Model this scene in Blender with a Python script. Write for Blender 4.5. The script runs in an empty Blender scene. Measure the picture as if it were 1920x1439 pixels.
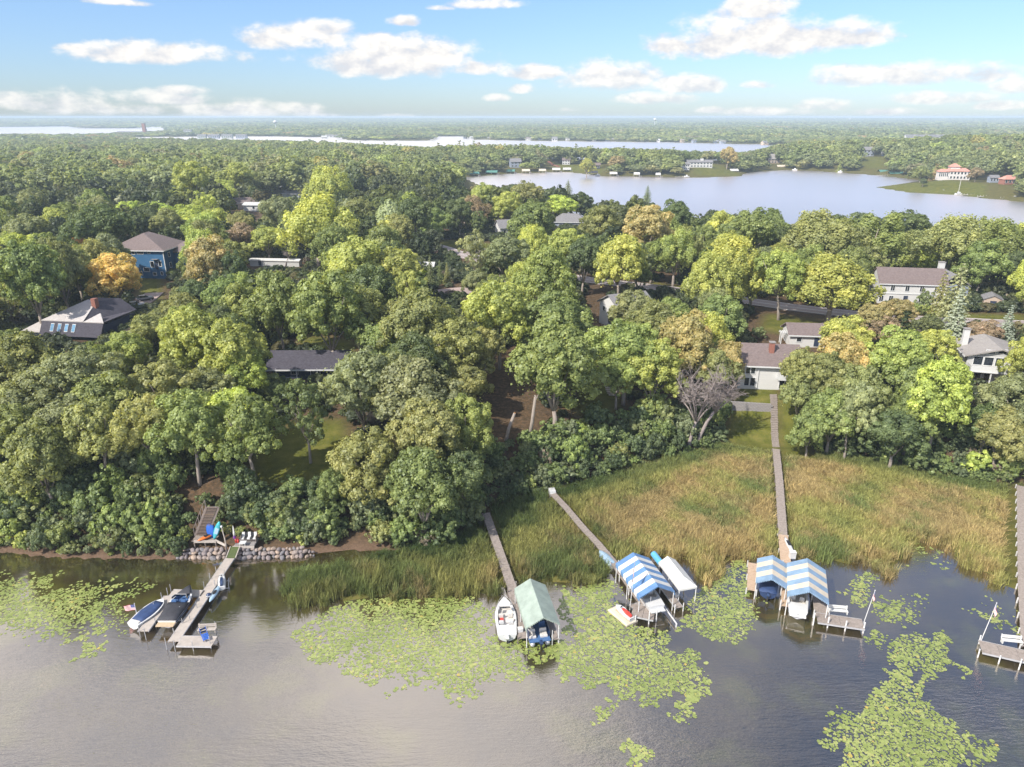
import bpy, bmesh, math, random
import numpy as np
from mathutils import Vector, Matrix
random.seed(7); RNG = np.random.default_rng(11)
C = bpy.context.scene.collection
SC = bpy.context.scene
R = math.radians

# ---------------------------------------------------------------- camera (drone, 55 m above the lake)
FPX, CAMZ, PITCH = 1333.0, 55.0, R(20.54)
cam = bpy.data.cameras.new('camera'); cam.sensor_width = 36; cam.lens = 36*FPX/1920
cam.clip_start = 1; cam.clip_end = 60000
co = bpy.data.objects.new('camera', cam); C.objects.link(co)
co.location = (0, 0, CAMZ); co.rotation_euler = (R(90)-PITCH, 0, 0); SC.camera = co

# ---------------------------------------------------------------- light, sky, exposure
SUN_EL, SUN_AZ = R(43), R(-131)            # azimuth measured from +Y towards +X: sun stands to the left and behind
SUN_STRENGTH, SKY_STRENGTH, EXPOSURE = 3.05, 0.15, 1.22
sun = bpy.data.lights.new('sun', 'SUN'); sun.energy = SUN_STRENGTH; sun.angle = R(0.55); sun.color = (1, .95, .87)
so = bpy.data.objects.new('sun', sun); C.objects.link(so)
sd = Vector((math.sin(SUN_AZ)*math.cos(SUN_EL), math.cos(SUN_AZ)*math.cos(SUN_EL), math.sin(SUN_EL)))
so.rotation_euler = sd.to_track_quat('Z', 'Y').to_euler(); so.location = (-100, -80, 200)
SC.view_settings.view_transform = 'Standard'; SC.view_settings.look = 'None'
SC.view_settings.gamma = 1; SC.view_settings.exposure = EXPOSURE; SC.view_settings.use_curve_mapping = False
SC.cycles.max_bounces = 7; SC.cycles.diffuse_bounces = 4; SC.cycles.glossy_bounces = 3
SC.cycles.transparent_max_bounces = 8; SC.cycles.volume_bounces = 0; SC.cycles.transmission_bounces = 3
SC.cycles.use_adaptive_sampling = True; SC.cycles.adaptive_threshold = 0.02
SC.cycles.use_denoising = True
SC.cycles.sample_clamp_indirect = 6

def ray(px, py):
    a, b = (px-960)/FPX, (719.5-py)/FPX
    c, s = math.cos(PITCH), math.sin(PITCH)
    return Vector((a, c+b*s, -s+b*c))
def spot(px, py, z=0.0):                    # the place on the level z seen at a point of the photograph
    d = ray(px, py); t = (z-CAMZ)/d.z
    return Vector((d.x*t, d.y*t, z))
def proj(x, y, z):
    c, s = math.cos(PITCH), math.sin(PITCH)
    dz = z-CAMZ; dep = y*c-dz*s; up = y*s+dz*c
    return 960+FPX*x/dep, 719.5-FPX*up/dep, dep

UNSEEN_DECK = (7.1, 4.2, 2)  # cloud deck offset, picked for brighter water at left, darker at right
def world():
    w = bpy.data.worlds.new('World'); SC.world = w; w.use_nodes = True
    nt = w.node_tree; nt.nodes.clear(); N = nt.nodes.new; L = nt.links.new
    def m(op, a, b=None, c=None, clamp=False):
        n = N('ShaderNodeMath'); n.operation = op; n.use_clamp = clamp
        for i, v in enumerate((a, b, c)):
            if v is None: continue
            if isinstance(v, (int, float)): n.inputs[i].default_value = v
            else: L(v, n.inputs[i])
        return n.outputs[0]
    sky = N('ShaderNodeTexSky'); sky.sky_type = 'NISHITA'; sky.sun_disc = False
    sky.sun_elevation = SUN_EL; sky.sun_rotation = SUN_AZ; sky.altitude = 300
    sky.air_density = 1.0; sky.dust_density = .4; sky.ozone_density = 2.0
    tc = N('ShaderNodeTexCoord'); D = tc.outputs['Generated']
    sp = N('ShaderNodeSeparateXYZ'); L(D, sp.inputs[0]); x, y, z = sp.outputs
    az = m('ARCTAN2', x, y); el = m('ARCSINE', z)
    def noise(vec, scale, detail, rough=.55):
        n = N('ShaderNodeTexNoise'); n.inputs['Scale'].default_value = scale; n.inputs['Detail'].default_value = detail
        n.inputs['Roughness'].default_value = rough; L(vec, n.inputs['Vector']); return n
    mp = N('ShaderNodeMapping'); mp.inputs['Scale'].default_value = (1, 1, 1.8); L(D, mp.inputs[0])
    n1 = noise(mp.outputs[0], 26, 9, .6); n2 = noise(mp.outputs[0], 9, 3, .5)
    mp2 = N('ShaderNodeMapping'); mp2.inputs['Scale'].default_value = (1, 1, 1.8); mp2.inputs['Location'].default_value = (.006, .0, -.013); L(D, mp2.inputs[0])
    n3 = noise(mp2.outputs[0], 26, 5, .6)
    nd = m('ADD', m('MULTIPLY', m('SUBTRACT', n1.outputs['Fac'], .5), 3.4), m('MULTIPLY', m('SUBTRACT', n2.outputs['Fac'], .5), 1.5))
    M = S = None; W = None
    clouds = [(300,98,135,24,1),(560,66,95,30,1),(610,50,50,18,1),(735,105,150,40,1.1),(700,92,70,34,1),(885,126,50,16,1),(1000,134,62,16,1),(1135,142,85,30,1),
      (1290,157,66,18,1),(1225,183,66,13,.9),(1400,65,165,46,1.15),(1570,62,125,30,1),(1280,82,62,16,.9),(1415,14,68,26,1),(1690,137,200,24,.95),
      (1790,132,90,22,.95),(1755,182,100,14,.8),(1905,160,40,16,.9),(70,188,120,20,.55),(200,202,130,12,.45),(305,182,80,15,.75),(340,170,42,10,.75),(480,206,130,17,.7),
      (1540,196,60,12,.8),(1440,208,90,9,.7),(1335,206,26,7,.8),(1890,196,60,10,.7),(1660,208,60,8,.8),(930,183,24,9,.9),(757,38,30,11,.9),(900,6,60,12,.9),
      (1420,158,34,9,.8),(980,166,22,9,.7),(600,216,40,5,.7),(740,217,34,5,.6),(1070,205,18,5,.6),(215,2,60,9,.9),(140,88,32,7,.5),(830,14,20,5,.5)]
    for (px, py, sx, sy, st) in clouds:
        sx, sy = sx*1.12, sy*1.2
        d = ray(px, py).normalized(); a0 = math.atan2(d.x, d.y); e0 = math.asin(d.z)
        d1 = ray(px+sx, py).normalized(); d2 = ray(px, py-sy).normalized()
        sa = abs(math.atan2(d1.x, d1.y)-a0); se = abs(math.asin(d2.z)-e0)
        u = m('MULTIPLY', m('SUBTRACT', az, a0), 1/sa); v = m('MULTIPLY', m('SUBTRACT', el, e0-se*.25), 1/se)
        vv = m('MAXIMUM', v, m('MULTIPLY', v, -1.7))
        dd = m('ADD', m('MULTIPLY', u, u), m('MULTIPLY', vv, vv))
        k = m('MULTIPLY', m('SUBTRACT', 1.05, dd), st)
        M = k if M is None else m('MAXIMUM', M, k)
        g = m('MAXIMUM', m('MULTIPLY', k, 1), 0.0)
        S = m('MULTIPLY', g, v) if S is None else m('MULTIPLY_ADD', g, v, S)
        W = g if W is None else m('ADD', W, g)
    def ss(lo, hi, v):
        n = N('ShaderNodeMapRange'); n.interpolation_type = 'SMOOTHSTEP'; n.inputs['From Min'].default_value = lo; n.inputs['From Max'].default_value = hi
        L(v, n.inputs['Value']); return n.outputs[0]
    dens = m('ADD', m('MAXIMUM', M, -2.0), nd)
    mask = m('MULTIPLY', ss(-.42, .85, dens), m('ADD', .78, m('MULTIPLY', ss(R(.3), R(4), el), .22)))
    vert = m('DIVIDE', S, m('MAXIMUM', W, .02))
    shade = m('ADD', m('MULTIPLY', vert, .42), m('ADD', m('MULTIPLY', m('SUBTRACT', n1.outputs['Fac'], n3.outputs['Fac']), 3.6), .52), clamp=True)
    # unseen broken cloud deck above the frame, shaped for fill light and lake reflections
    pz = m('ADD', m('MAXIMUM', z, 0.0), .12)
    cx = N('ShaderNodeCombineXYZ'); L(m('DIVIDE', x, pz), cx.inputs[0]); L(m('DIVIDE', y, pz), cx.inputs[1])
    mp4 = N('ShaderNodeMapping'); mp4.inputs['Location'].default_value = UNSEEN_DECK; L(cx.outputs[0], mp4.inputs[0])
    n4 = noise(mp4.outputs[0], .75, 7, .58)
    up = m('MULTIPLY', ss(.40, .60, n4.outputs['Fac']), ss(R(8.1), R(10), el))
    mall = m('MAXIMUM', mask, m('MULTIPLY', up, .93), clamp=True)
    dim = N('ShaderNodeMapRange'); dim.inputs['From Min'].default_value = R(-1); dim.inputs['From Max'].default_value = R(14); dim.inputs['To Min'].default_value = .335; dim.inputs['To Max'].default_value = .56; L(el, dim.inputs[0])
    tn = N('ShaderNodeMix'); tn.data_type = 'RGBA'; tn.blend_type = 'MULTIPLY'; tn.inputs[0].default_value = 1; L(sky.outputs[0], tn.inputs['A']); 
    tg = N('ShaderNodeMix'); tg.data_type = 'RGBA'; L(ss(R(0), R(9), el), tg.inputs[0]); tg.inputs['A'].default_value = (.76, .90, 1.20, 1); tg.inputs['B'].default_value = (.75, .855, 1.05, 1); L(tg.outputs['Result'], tn.inputs['B'])
    vm = N('ShaderNodeVectorMath'); vm.operation = 'SCALE'; L(tn.outputs['Result'], vm.inputs[0]); L(dim.outputs[0], vm.inputs['Scale'])
    b1 = N('ShaderNodeBackground'); L(vm.outputs[0], b1.inputs[0]); b1.inputs[1].default_value = SKY_STRENGTH
    mixc = N('ShaderNodeMix'); mixc.data_type = 'RGBA'; L(shade, mixc.inputs['Factor'])
    mixc.inputs['A'].default_value = (.70, .715, .76, 1); mixc.inputs['B'].default_value = (1, .965, .915, 1)
    b2 = N('ShaderNodeBackground'); L(mixc.outputs['Result'], b2.inputs[0]); L(m('MULTIPLY_ADD', up, .42, .48), b2.inputs[1])  # unseen deck gets extra strength over the visible clouds, as added fill
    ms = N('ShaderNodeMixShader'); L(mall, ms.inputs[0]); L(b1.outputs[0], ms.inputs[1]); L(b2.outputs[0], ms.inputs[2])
    o = N('ShaderNodeOutputWorld'); L(ms.outputs[0], o.inputs[0])
    w.cycles.sampling_method = 'MANUAL'; w.cycles.sample_map_resolution = 512
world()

# ---------------------------------------------------------------- helpers
def ss(a, b, v):
    t = np.clip((v-a)/(b-a), 0, 1); return t*t*(3-2*t)
def tag(o, label=None, cat=None, group=None, kind=None):
    if label: o['label'] = label
    if cat: o['category'] = cat
    if group: o['group'] = group
    if kind: o['kind'] = kind
    return o
def empty(name, loc=(0, 0, 0), rz=0.0, label=None, cat=None, group=None):
    o = bpy.data.objects.new(name, None); C.objects.link(o); o.empty_display_size = .3
    o.location = loc; o.rotation_euler = (0, 0, rz); tag(o, label, cat, group); return o
class MB:
    """collects boxes, bars, tubes, lofts; builds one mesh object"""
    def __init__(s): s.v, s.f, s.m = [], [], []
    def add(s, vs, fs, mi=0):
        o = len(s.v); s.v += [tuple(p) for p in vs]; s.f += [tuple(i+o for i in f) for f in fs]; s.m += [mi]*len(fs); return s
    def hexa(s, p, mi=0):                    # p: 4 bottom points ccw, 4 top points
        return s.add(p, [(3, 2, 1, 0), (4, 5, 6, 7), (0, 1, 5, 4), (1, 2, 6, 5), (2, 3, 7, 6), (3, 0, 4, 7)], mi)
    def box(s, c, d, rz=0.0, mi=0):
        x, y, z = (k/2 for k in d); ca, sa = math.cos(rz), math.sin(rz)
        P = []
        for k in (-z, z):
            for a, b in ((-x, -y), (x, -y), (x, y), (-x, y)):
                P.append((c[0]+a*ca-b*sa, c[1]+a*sa+b*ca, c[2]+k))
        return s.hexa(P, mi)
    def bar(s, a, b, w, h=None, mi=0):       # square bar from a to b
        a, b = Vector(a), Vector(b); h = h or w; d = (b-a).normalized()
        up = Vector((0, 0, 1)) if abs(d.z) < .95 else Vector((0, 1, 0))
        r = d.cross(up).normalized(); u = r.cross(d)
        P = [q+r*i*w/2+u*j*h/2 for q in (a, b) for i, j in ((-1, -1), (1, -1), (1, 1), (-1, 1))]
        return s.add(P, [(0, 1, 2, 3), (7, 6, 5, 4), (1, 0, 4, 5), (2, 1, 5, 6), (3, 2, 6, 7), (0, 3, 7, 4)], mi)
    def tube(s, pts, r, n=8, mi=0, cap=True):
        pts = [Vector(p) for p in pts]; rs = r if isinstance(r, (list, tuple)) else [r]*len(pts)
        o = len(s.v); vs = []
        for i, p in enumerate(pts):
            d = (pts[min(i+1, len(pts)-1)]-pts[max(i-1, 0)]).normalized()
            a = d.orthogonal().normalized() if i == 0 else (a-d*a.dot(d)).normalized()
            b = d.cross(a)
            for k in range(n):
                t = 2*math.pi*k/n; vs.append(p+(a*math.cos(t)+b*math.sin(t))*rs[i])
        fs = []
        for i in range(len(pts)-1):
            for k in range(n):
                fs.append((i*n+k, i*n+(k+1) % n, (i+1)*n+(k+1) % n, (i+1)*n+k))
        if cap: fs += [tuple(reversed(range(n))), tuple(range((len(pts)-1)*n, len(pts)*n))]
        return s.add(vs, fs, mi)
    def loft(s, secs, mi=0, close=False, cap=True):     # sections with equal point counts
        n = len(secs[0]); vs = [p for q in secs for p in q]; fs = []
        for i in range(len(secs)-1):
            for k in range(n if close else n-1):
                fs.append((i*n+k, i*n+(k+1) % n, (i+1)*n+(k+1) % n, (i+1)*n+k))
        if cap: fs += [tuple(reversed(range(n))), tuple(range((len(secs)-1)*n, len(secs)*n))]
        return s.add(vs, fs, mi)
    def build(s, name, mat, parent=None, smooth=False, kind=None, label=None):
        me = bpy.data.meshes.new(name); me.from_pydata(s.v, [], s.f)
        for q in (mat if isinstance(mat, (list, tuple)) else [mat]): me.materials.append(q)
        if any(s.m): me.polygons.foreach_set('material_index', s.m)
        if smooth: me.polygons.foreach_set('use_smooth', [True]*len(s.f))
        bm = bmesh.new(); bm.from_mesh(me); bmesh.ops.recalc_face_normals(bm, faces=bm.faces); bm.to_mesh(me); bm.free()
        me.update(); o = bpy.data.objects.new(name, me); C.objects.link(o)
        if parent: o.parent = parent
        tag(o, label, kind=kind); return o
def copy_tree(o, parent=None):
    c = o.copy(); C.objects.link(c)
    if parent: c.parent = parent
    for ch in o.children: copy_tree(ch, c)
    return c

# ---------------------------------------------------------------- materials
def mat(name, col, rough=.7, var=.12, scale=6.0, bump=0.0, metal=0.0, spec=.4, col2=None, stretch=(1, 1, 1), coat=0.0, coords='Object'):
    m = bpy.data.materials.new(name); m.use_nodes = True; nt = m.node_tree; b = nt.nodes['Principled BSDF']
    b.inputs['Roughness'].default_value = rough; b.inputs['Metallic'].default_value = metal
    b.inputs['Specular IOR Level'].default_value = spec; b.inputs['Coat Weight'].default_value = coat
    tc = nt.nodes.new('ShaderNodeTexCoord'); mp = nt.nodes.new('ShaderNodeMapping'); mp.inputs['Scale'].default_value = stretch
    nt.links.new(tc.outputs[coords], mp.inputs[0])
    n = nt.nodes.new('ShaderNodeTexNoise'); n.inputs['Scale'].default_value = scale; n.inputs['Detail'].default_value = 6
    n.inputs['Roughness'].default_value = .65; nt.links.new(mp.outputs[0], n.inputs['Vector'])
    rp = nt.nodes.new('ShaderNodeValToRGB'); e = rp.color_ramp.elements; e[0].position, e[1].position = .3, .7
    c2 = col2 or [min(1, c*(1+var)) for c in col]; c1 = [c*(1-var) for c in col] if not col2 else col
    e[0].color = (*c1, 1); e[1].color = (*c2, 1); nt.links.new(n.outputs['Fac'], rp.inputs[0]); nt.links.new(rp.outputs[0], b.inputs['Base Color'])
    if bump:
        bp = nt.nodes.new('ShaderNodeBump'); bp.inputs['Strength'].default_value = bump; bp.inputs['Distance'].default_value = .05
        nt.links.new(n.outputs['Fac'], bp.inputs['Height']); nt.links.new(bp.outputs[0], b.inputs['Normal'])
    return m
# ---------------------------------------------------------------- the lie of the land
def P0(*a): return [tuple(spot(x, y))[:2] for x, y in a]
TOE = P0((0,1036),(100,1046),(300,1050),(440,1046),(590,1040),(660,1032),(720,1034),(800,1030),(880,1004),(915,966),(960,940),(1100,905),(1250,866),(1370,832),(1480,842),(1600,862),(1700,882),(1800,902),(1895,916))
TOE = [(-600, TOE[0][1]-4)]+TOE+[(120, TOE[-1][1]-3), (600, TOE[-1][1]-10)]
TX, TY = np.array([p[0] for p in TOE]), np.array([p[1] for p in TOE])
def toe(x): return np.interp(x, TX, TY)
LAKE2 = P0((870,333),(960,326),(1060,323),(1130,331),(1200,331),(1300,334),(1390,331),(1402,324),(1480,319),(1560,323),(1650,330),(1730,339),(1690,345),(1640,352),(1700,361),(1790,366),(1850,373),(1920,379))+[(700,470),(700,300),(400,262),(200,280),(120,310),(60,372),(20,460),(-12,570)]
LAKE3 = P0((240,272),(520,278),(700,288),(830,296),(960,301),(1100,303),(1250,306),(1370,304),(1480,276),(1440,271),(1330,269),(1260,267),(1000,264),(890,262),(880,256),(815,256),(805,264),(650,263),(640,258),(520,256),(400,256),(240,257.5))
LAKE4 = P0((-60,258),(90,260),(210,256),(330,250),(312,238),(260,238),(250,241),(160,241),(155,237),(-60,239))
LAKE5 = P0((1060,239),(1135,239),(1140,236),(1060,236))
def inside(poly, x, y):
    r = np.zeros(x.shape, bool); n = len(poly)
    for i in range(n):
        x1, y1 = poly[i]; x2, y2 = poly[(i+1) % n]
        if y1 == y2: continue
        c = ((y1 > y) != (y2 > y)) & (x < (x2-x1)*(y-y1)/(y2-y1)+x1); r ^= c
    return r
def sdist(poly, x, y):                      # positive on land
    d = np.full(x.shape, 1e9); n = len(poly)
    for i in range(n):
        x1, y1 = poly[i]; x2, y2 = poly[(i+1) % n]; dx, dy = x2-x1, y2-y1; q = dx*dx+dy*dy+1e-9
        t = np.clip(((x-x1)*dx+(y-y1)*dy)/q, 0, 1); d = np.minimum(d, np.hypot(x-x1-t*dx, y-y1-t*dy))
    return np.where(inside(poly, x, y), -d, d)
MARSH = P0((530,1118),(560,1142),(640,1128),(740,1120),(840,1118),(930,1118),(960,1090),(1050,1092),(1110,1092),(1160,1074),(1230,1090),(1300,1102),(1345,1088),(1372,1052),(1410,1046),(1560,1058),(1640,1058),(1662,1082),(1690,1052),(1715,1018),(1770,1024),(1800,1056),(1850,1084),(1910,1108),(2100,1140),(2100,930),(1895,912),(1800,898),(1700,878),(1600,858),(1480,838),(1370,828),(1250,862),(1100,901),(960,936),(915,962),(880,1000),(800,1026),(715,1040),(650,1062),(560,1074))
DOCKBOX = [P0((985,1128),(1000,1090),(1035,1090),(1060,1200),(990,1200)), P0((1160,1085),(1200,1040),(1300,1055),(1320,1120),(1240,1170)), P0((1400,1120),(1405,1048),(1565,1060),(1560,1160)), P0((1120,1062),(1128,1036),(1150,1045),(1160,1070))]
def lumps(x, y, s, seed=0):
    return (np.sin(x/s+seed)*np.cos(y/s*1.3+seed*2)+.6*np.sin(x/s*2.1-y/s*1.7+seed)+.4*np.cos(x/s*3.7+y/s*2.9+seed*3))/2
def height(x, y):
    x = np.asarray(x, float); y = np.asarray(y, float)
    D = np.hypot(x, y); dn = y-toe(x)
    P = 5.4*ss(.5, 13, dn)+2.8*ss(8, 55, dn)
    s2, s3, s4, s5 = sdist(LAKE2, x, y), sdist(LAKE3, x, y), sdist(LAKE4, x, y), sdist(LAKE5, x, y)
    far = ss(350, 1100, D)
    h = P*(1-far)+far*3.0
    h = h+far*lumps(x, y, 160)*1.5
    h = h*(.12+.88*ss(0, 42, s2))
    h = h+15*np.exp(-((x-640)/170)**2-((y-900)/230)**2)*ss(0, 160, s2)+4*np.exp(-((x-430)/70)**2-((y-860)/100)**2)*ss(10, 90, s2)
    h = h+24*ss(5200, 9500, D)+lumps(x, y, 1500, 3)*5*ss(4500, 8000, D)
    h = h+lumps(x, y, 9, 1)*.16*ss(2, 12, dn)
    s = np.minimum(np.minimum(s2, s3), np.minimum(s4, s5))
    h = np.where(s < 0, -1.0, h*ss(-2, 8, s)+.15*ss(0, 3, s))
    w = np.where(inside(MARSH, x, y), .10, -1.0)
    for q in DOCKBOX: w = np.where(inside(q, x, y), -1.0, w)
    h = np.where(dn < 0, np.maximum(w, np.where(w > 0, w, -1.0+1.0*ss(-3, 0.3, dn))), np.maximum(h, .12*ss(0, .6, dn)))
    return np.where(s < 0, -1.0, h)
def hz(x, y): return float(height(np.array([x]), np.array([y]))[0])
def ground_spot(px, py, lift=0.0):          # where the line of sight of a photo point meets the terrain
    z = 5.0
    for _ in range(14):
        p = spot(px, py, z+lift); z = .5*z+.5*hz(p.x, p.y)
    p = spot(px, py, z+lift); return Vector((p.x, p.y, z))
LAWNS = [[tuple(ground_spot(x, y))[:2] for x, y in q] for q in (
  [(470,915),(480,850),(560,790),(640,790),(650,850),(620,915)], [(1360,830),(1375,770),(1390,722),(1452,726),(1462,850)], [(1468,850),(1462,740),(1500,740),(1520,860)],
  [(1085,775),(1090,690),(1140,690),(1160,770)], [(265,575),(262,520),(300,525),(300,580)], [(1430,618),(1440,590),(1560,605),(1640,620),(1560,640)], [(1225,548),(1225,530),(1300,540),(1300,556)],
  [(850,700),(880,650),(900,660),(890,690)], [(990,480),(1000,462),(830,450),(820,462)], [(1740,620),(1750,590),(1920,590),(1920,620)], [(560,660),(575,630),(660,640),(660,660)])]
FARLAWNS = [P0((1040,322),(1048,316),(1130,318),(1130,329),(1060,322)), P0((1298,332),(1302,318),(1330,316),(1382,326),(1390,331)), P0((1610,322),(1612,312),(1650,312),(1660,325)), P0((1640,353),(1665,347),(1740,347),(1790,353),(1850,361),(1850,373),(1700,362))]
def terrain():
    nr, nt_ = 330, 330
    r = np.exp(np.linspace(math.log(62), math.log(14500), nr)); t = np.radians(np.linspace(-52, 52, nt_))
    RR, TT = np.meshgrid(r, t, indexing='ij'); x, y = RR*np.sin(TT), RR*np.cos(TT)
    x, y = x.ravel(), y.ravel(); z = height(x, y)
    v = np.stack([x, y, z], 1).ravel()
    i = np.arange(nr-1)[:, None]*nt_+np.arange(nt_-1)[None]
    q = np.stack([i, i+1, i+nt_+1, i+nt_], -1).reshape(-1, 4)
    me = bpy.data.meshes.new('ground'); me.vertices.add(len(x)); me.vertices.foreach_set('co', v)
    me.loops.add(q.size); me.loops.foreach_set('vertex_index', q.ravel()[::1].astype(np.int32))
    me.polygons.add(len(q)); me.polygons.foreach_set('loop_start', np.arange(len(q))*4); me.polygons.foreach_set('loop_total', np.full(len(q), 4))
    me.polygons.foreach_set('use_smooth', np.ones(len(q), bool)); me.update(); me.flip_normals()
    lawn = np.zeros(len(x))
    for L in LAWNS: lawn = np.maximum(lawn, ss(2.5, -1.5, sdist(L, x, y)))
    for L in FARLAWNS: lawn = np.maximum(lawn, ss(4, -2, sdist(L, x, y)))
    lawn = np.maximum(lawn, np.where((y-toe(x)) < 0, .75, 0)*(z > 0))
    lawn = np.maximum(lawn, .6*ss(420, 520, np.hypot(x, y)))
    shore = ss(3.2, .2, y-toe(x))*(x < spot(760, 1035).x)*(y-toe(x) > -.8)
    a = me.attributes.new('lawn', 'FLOAT', 'POINT'); a.data.foreach_set('value', lawn)
    a = me.attributes.new('shore', 'FLOAT', 'POINT'); a.data.foreach_set('value', shore)
    m = bpy.data.materials.new('forest_floor'); m.use_nodes = True; nt = m.node_tree; N, L = nt.nodes.new, nt.links.new
    b = nt.nodes['Principled BSDF']; b.inputs['Roughness'].default_value = .95; b.inputs['Specular IOR Level'].default_value = .1
    g = N('ShaderNodeNewGeometry')
    def nz(s, d=6):
        n = N('ShaderNodeTexNoise'); n.inputs['Scale'].default_value = s; n.inputs['Detail'].default_value = d; n.inputs['Roughness'].default_value = .7; L(g.outputs['Position'], n.inputs['Vector']); return n.outputs['Fac']
    def ramp(f, *st):
        r_ = N('ShaderNodeValToRGB'); e = r_.color_ramp.elements
        e[0].position, e[0].color = st[0][0], (*st[0][1], 1); e[1].position, e[1].color = st[-1][0], (*st[-1][1], 1)
        for p_, c_ in st[1:-1]: k = e.new(p_); k.color = (*c_, 1)
        L(f, r_.inputs[0]); return r_.outputs[0]
    litter = ramp(nz(1.6, 10), (.3, (.040, .030, .018)), (.5, (.085, .058, .034)), (.62, (.13, .080, .046)), (.75, (.06, .062, .026)))
    grass = ramp(nz(.35, 9), (.3, (.055, .062, .012)), (.5, (.10, .105, .02)), (.72, (.17, .15, .04)))
    sand = ramp(nz(3, 8), (.3, (.08, .052, .034)), (.7, (.19, .125, .085)))
    def at(n):
        k = N('ShaderNodeAttribute'); k.attribute_name = n; return k.outputs['Fac']
    m1 = N('ShaderNodeMix'); m1.data_type = 'RGBA'; L(at('lawn'), m1.inputs[0]); L(litter, m1.inputs['A']); L(grass, m1.inputs['B'])
    m2 = N('ShaderNodeMix'); m2.data_type = 'RGBA'; L(at('shore'), m2.inputs[0]); L(m1.outputs['Result'], m2.inputs['A']); L(sand, m2.inputs['B'])
    L(m2.outputs['Result'], b.inputs['Base Color'])
    bp = N('ShaderNodeBump'); bp.inputs['Strength'].default_value = .6; bp.inputs['Distance'].default_value = .15; L(nz(3.5, 8), bp.inputs['Height']); L(bp.outputs[0], b.inputs['Normal'])
    me.materials.append(m)
    o = bpy.data.objects.new('ground', me); C.objects.link(o); tag(o, kind='structure')
terrain()

def water():
    m = bpy.data.materials.new('lake_water'); m.use_nodes = True; nt = m.node_tree; nt.nodes.clear(); N, L = nt.nodes.new, nt.links.new
    g = N('ShaderNodeNewGeometry')
    def mapped(sc, rot=0):
        k = N('ShaderNodeMapping'); k.inputs['Scale'].default_value = sc; k.inputs['Rotation'].default_value = (0, 0, rot); L(g.outputs['Position'], k.inputs[0]); return k.outputs[0]
    def nz(v, s, d=4, r=.55):
        n = N('ShaderNodeTexNoise'); n.inputs['Scale'].default_value = s; n.inputs['Detail'].default_value = d; n.inputs['Roughness'].default_value = r; L(v, n.inputs['Vector']); return n.outputs['Fac']
    # bed and weed showing through the shallows: brown, olive, yellowish patches
    rp = N('ShaderNodeValToRGB'); e = rp.color_ramp.elements
    e[0].position, e[0].color = .34, (.020, .019, .010, 1); e[1].position, e[1].color = .75, (.11, .078, .030, 1)
    k = e.new(.52); k.color = (.042, .034, .014, 1); k = e.new(.62); k.color = (.062, .058, .014, 1)
    L(nz(mapped((1, 1, 1)), .11, 7, .62), rp.inputs[0])
    df = N('ShaderNodeBsdfDiffuse'); L(rp.outputs[0], df.inputs[0])
    wind = nz(mapped((1, 1.6, 1)), .035, 2)
    w1 = nz(mapped((.55, 2.2, 1), R(-6)), 1.5, 3, .6); w2 = nz(mapped((.8, 2.0, 1), R(14)), 4.5, 2); w3 = nz(mapped((.35, 1.0, 1), R(4)), .42, 2)
    def mth(op, a, b):
        n = N('ShaderNodeMath'); n.operation = op
        for i, v in enumerate((a, b)):
            if isinstance(v, (int, float)): n.inputs[i].default_value = v
            else: L(v, n.inputs[i])
        return n.outputs[0]
    hgt = mth('ADD', mth('ADD', w1, mth('MULTIPLY', w2, .35)), mth('MULTIPLY', w3, 1.4))
    mr = N('ShaderNodeMapRange'); mr.inputs['From Min'].default_value = .35; mr.inputs['From Max'].default_value = .65; mr.inputs['To Min'].default_value = .10; mr.inputs['To Max'].default_value = .34; L(wind, mr.inputs[0])
    yy = N('ShaderNodeSeparateXYZ'); L(g.outputs['Position'], yy.inputs[0])
    def span(a, b, c, d):
        q = N('ShaderNodeMapRange'); q.interpolation_type = 'SMOOTHSTEP'
        for i, v in zip(('From Min', 'From Max', 'To Min', 'To Max'), (a, b, c, d)): q.inputs[i].default_value = v
        L(yy.outputs[1], q.inputs[0]); return q.outputs[0]
    calm = mth('MULTIPLY', span(50, 67, 1.0, .22), span(250, 420, 1, .25))     # sheltered along the reeds, open water ruffled
    bp = N('ShaderNodeBump'); bp.inputs['Distance'].default_value = .22; L(mth('MULTIPLY', mr.outputs[0], calm), bp.inputs['Strength']); L(hgt, bp.inputs['Height'])
    gl = N('ShaderNodeBsdfGlossy'); L(span(150, 420, .05, .34), gl.inputs['Roughness']); gl.inputs['Color'].default_value = (1, .915, .875, 1); L(bp.outputs[0], gl.inputs['Normal'])
    fr = N('ShaderNodeFresnel'); fr.inputs['IOR'].default_value = 2.5; L(bp.outputs[0], fr.inputs['Normal'])
    ms = N('ShaderNodeMixShader'); L(mth('MINIMUM', mth('MULTIPLY', fr.outputs[0], 1.62), .97), ms.inputs[0]); L(df.outputs[0], ms.inputs[1]); L(gl.outputs[0], ms.inputs[2])
    o = N('ShaderNodeOutputMaterial'); L(ms.outputs[0], o.inputs[0])
    b = MB(); S = 15000
    b.add([(-S, -600, 0), (S, -600, 0), (S, S, 0), (-S, S, 0)], [(0, 1, 2, 3)])
    tag(b.build('lake_water', m), kind='structure')
water()

def haze():
    m = bpy.data.materials.new('haze'); m.use_nodes = True; nt = m.node_tree; nt.nodes.clear()
    v = nt.nodes.new('ShaderNodeVolumePrincipled'); v.inputs['Density'].default_value = HAZE; v.inputs['Color'].default_value = (.72, .87, 1, 1); v.inputs['Anisotropy'].default_value = 0
    o = nt.nodes.new('ShaderNodeOutputMaterial'); nt.links.new(v.outputs[0], o.inputs['Volume'])
    b = MB(); b.box((0, 7400, 30), (30400, 16400, 64)); tag(b.build('haze', m), 'pale summer haze hanging over the lakes and woods', kind='stuff')
HAZE = .00018
haze()
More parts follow.
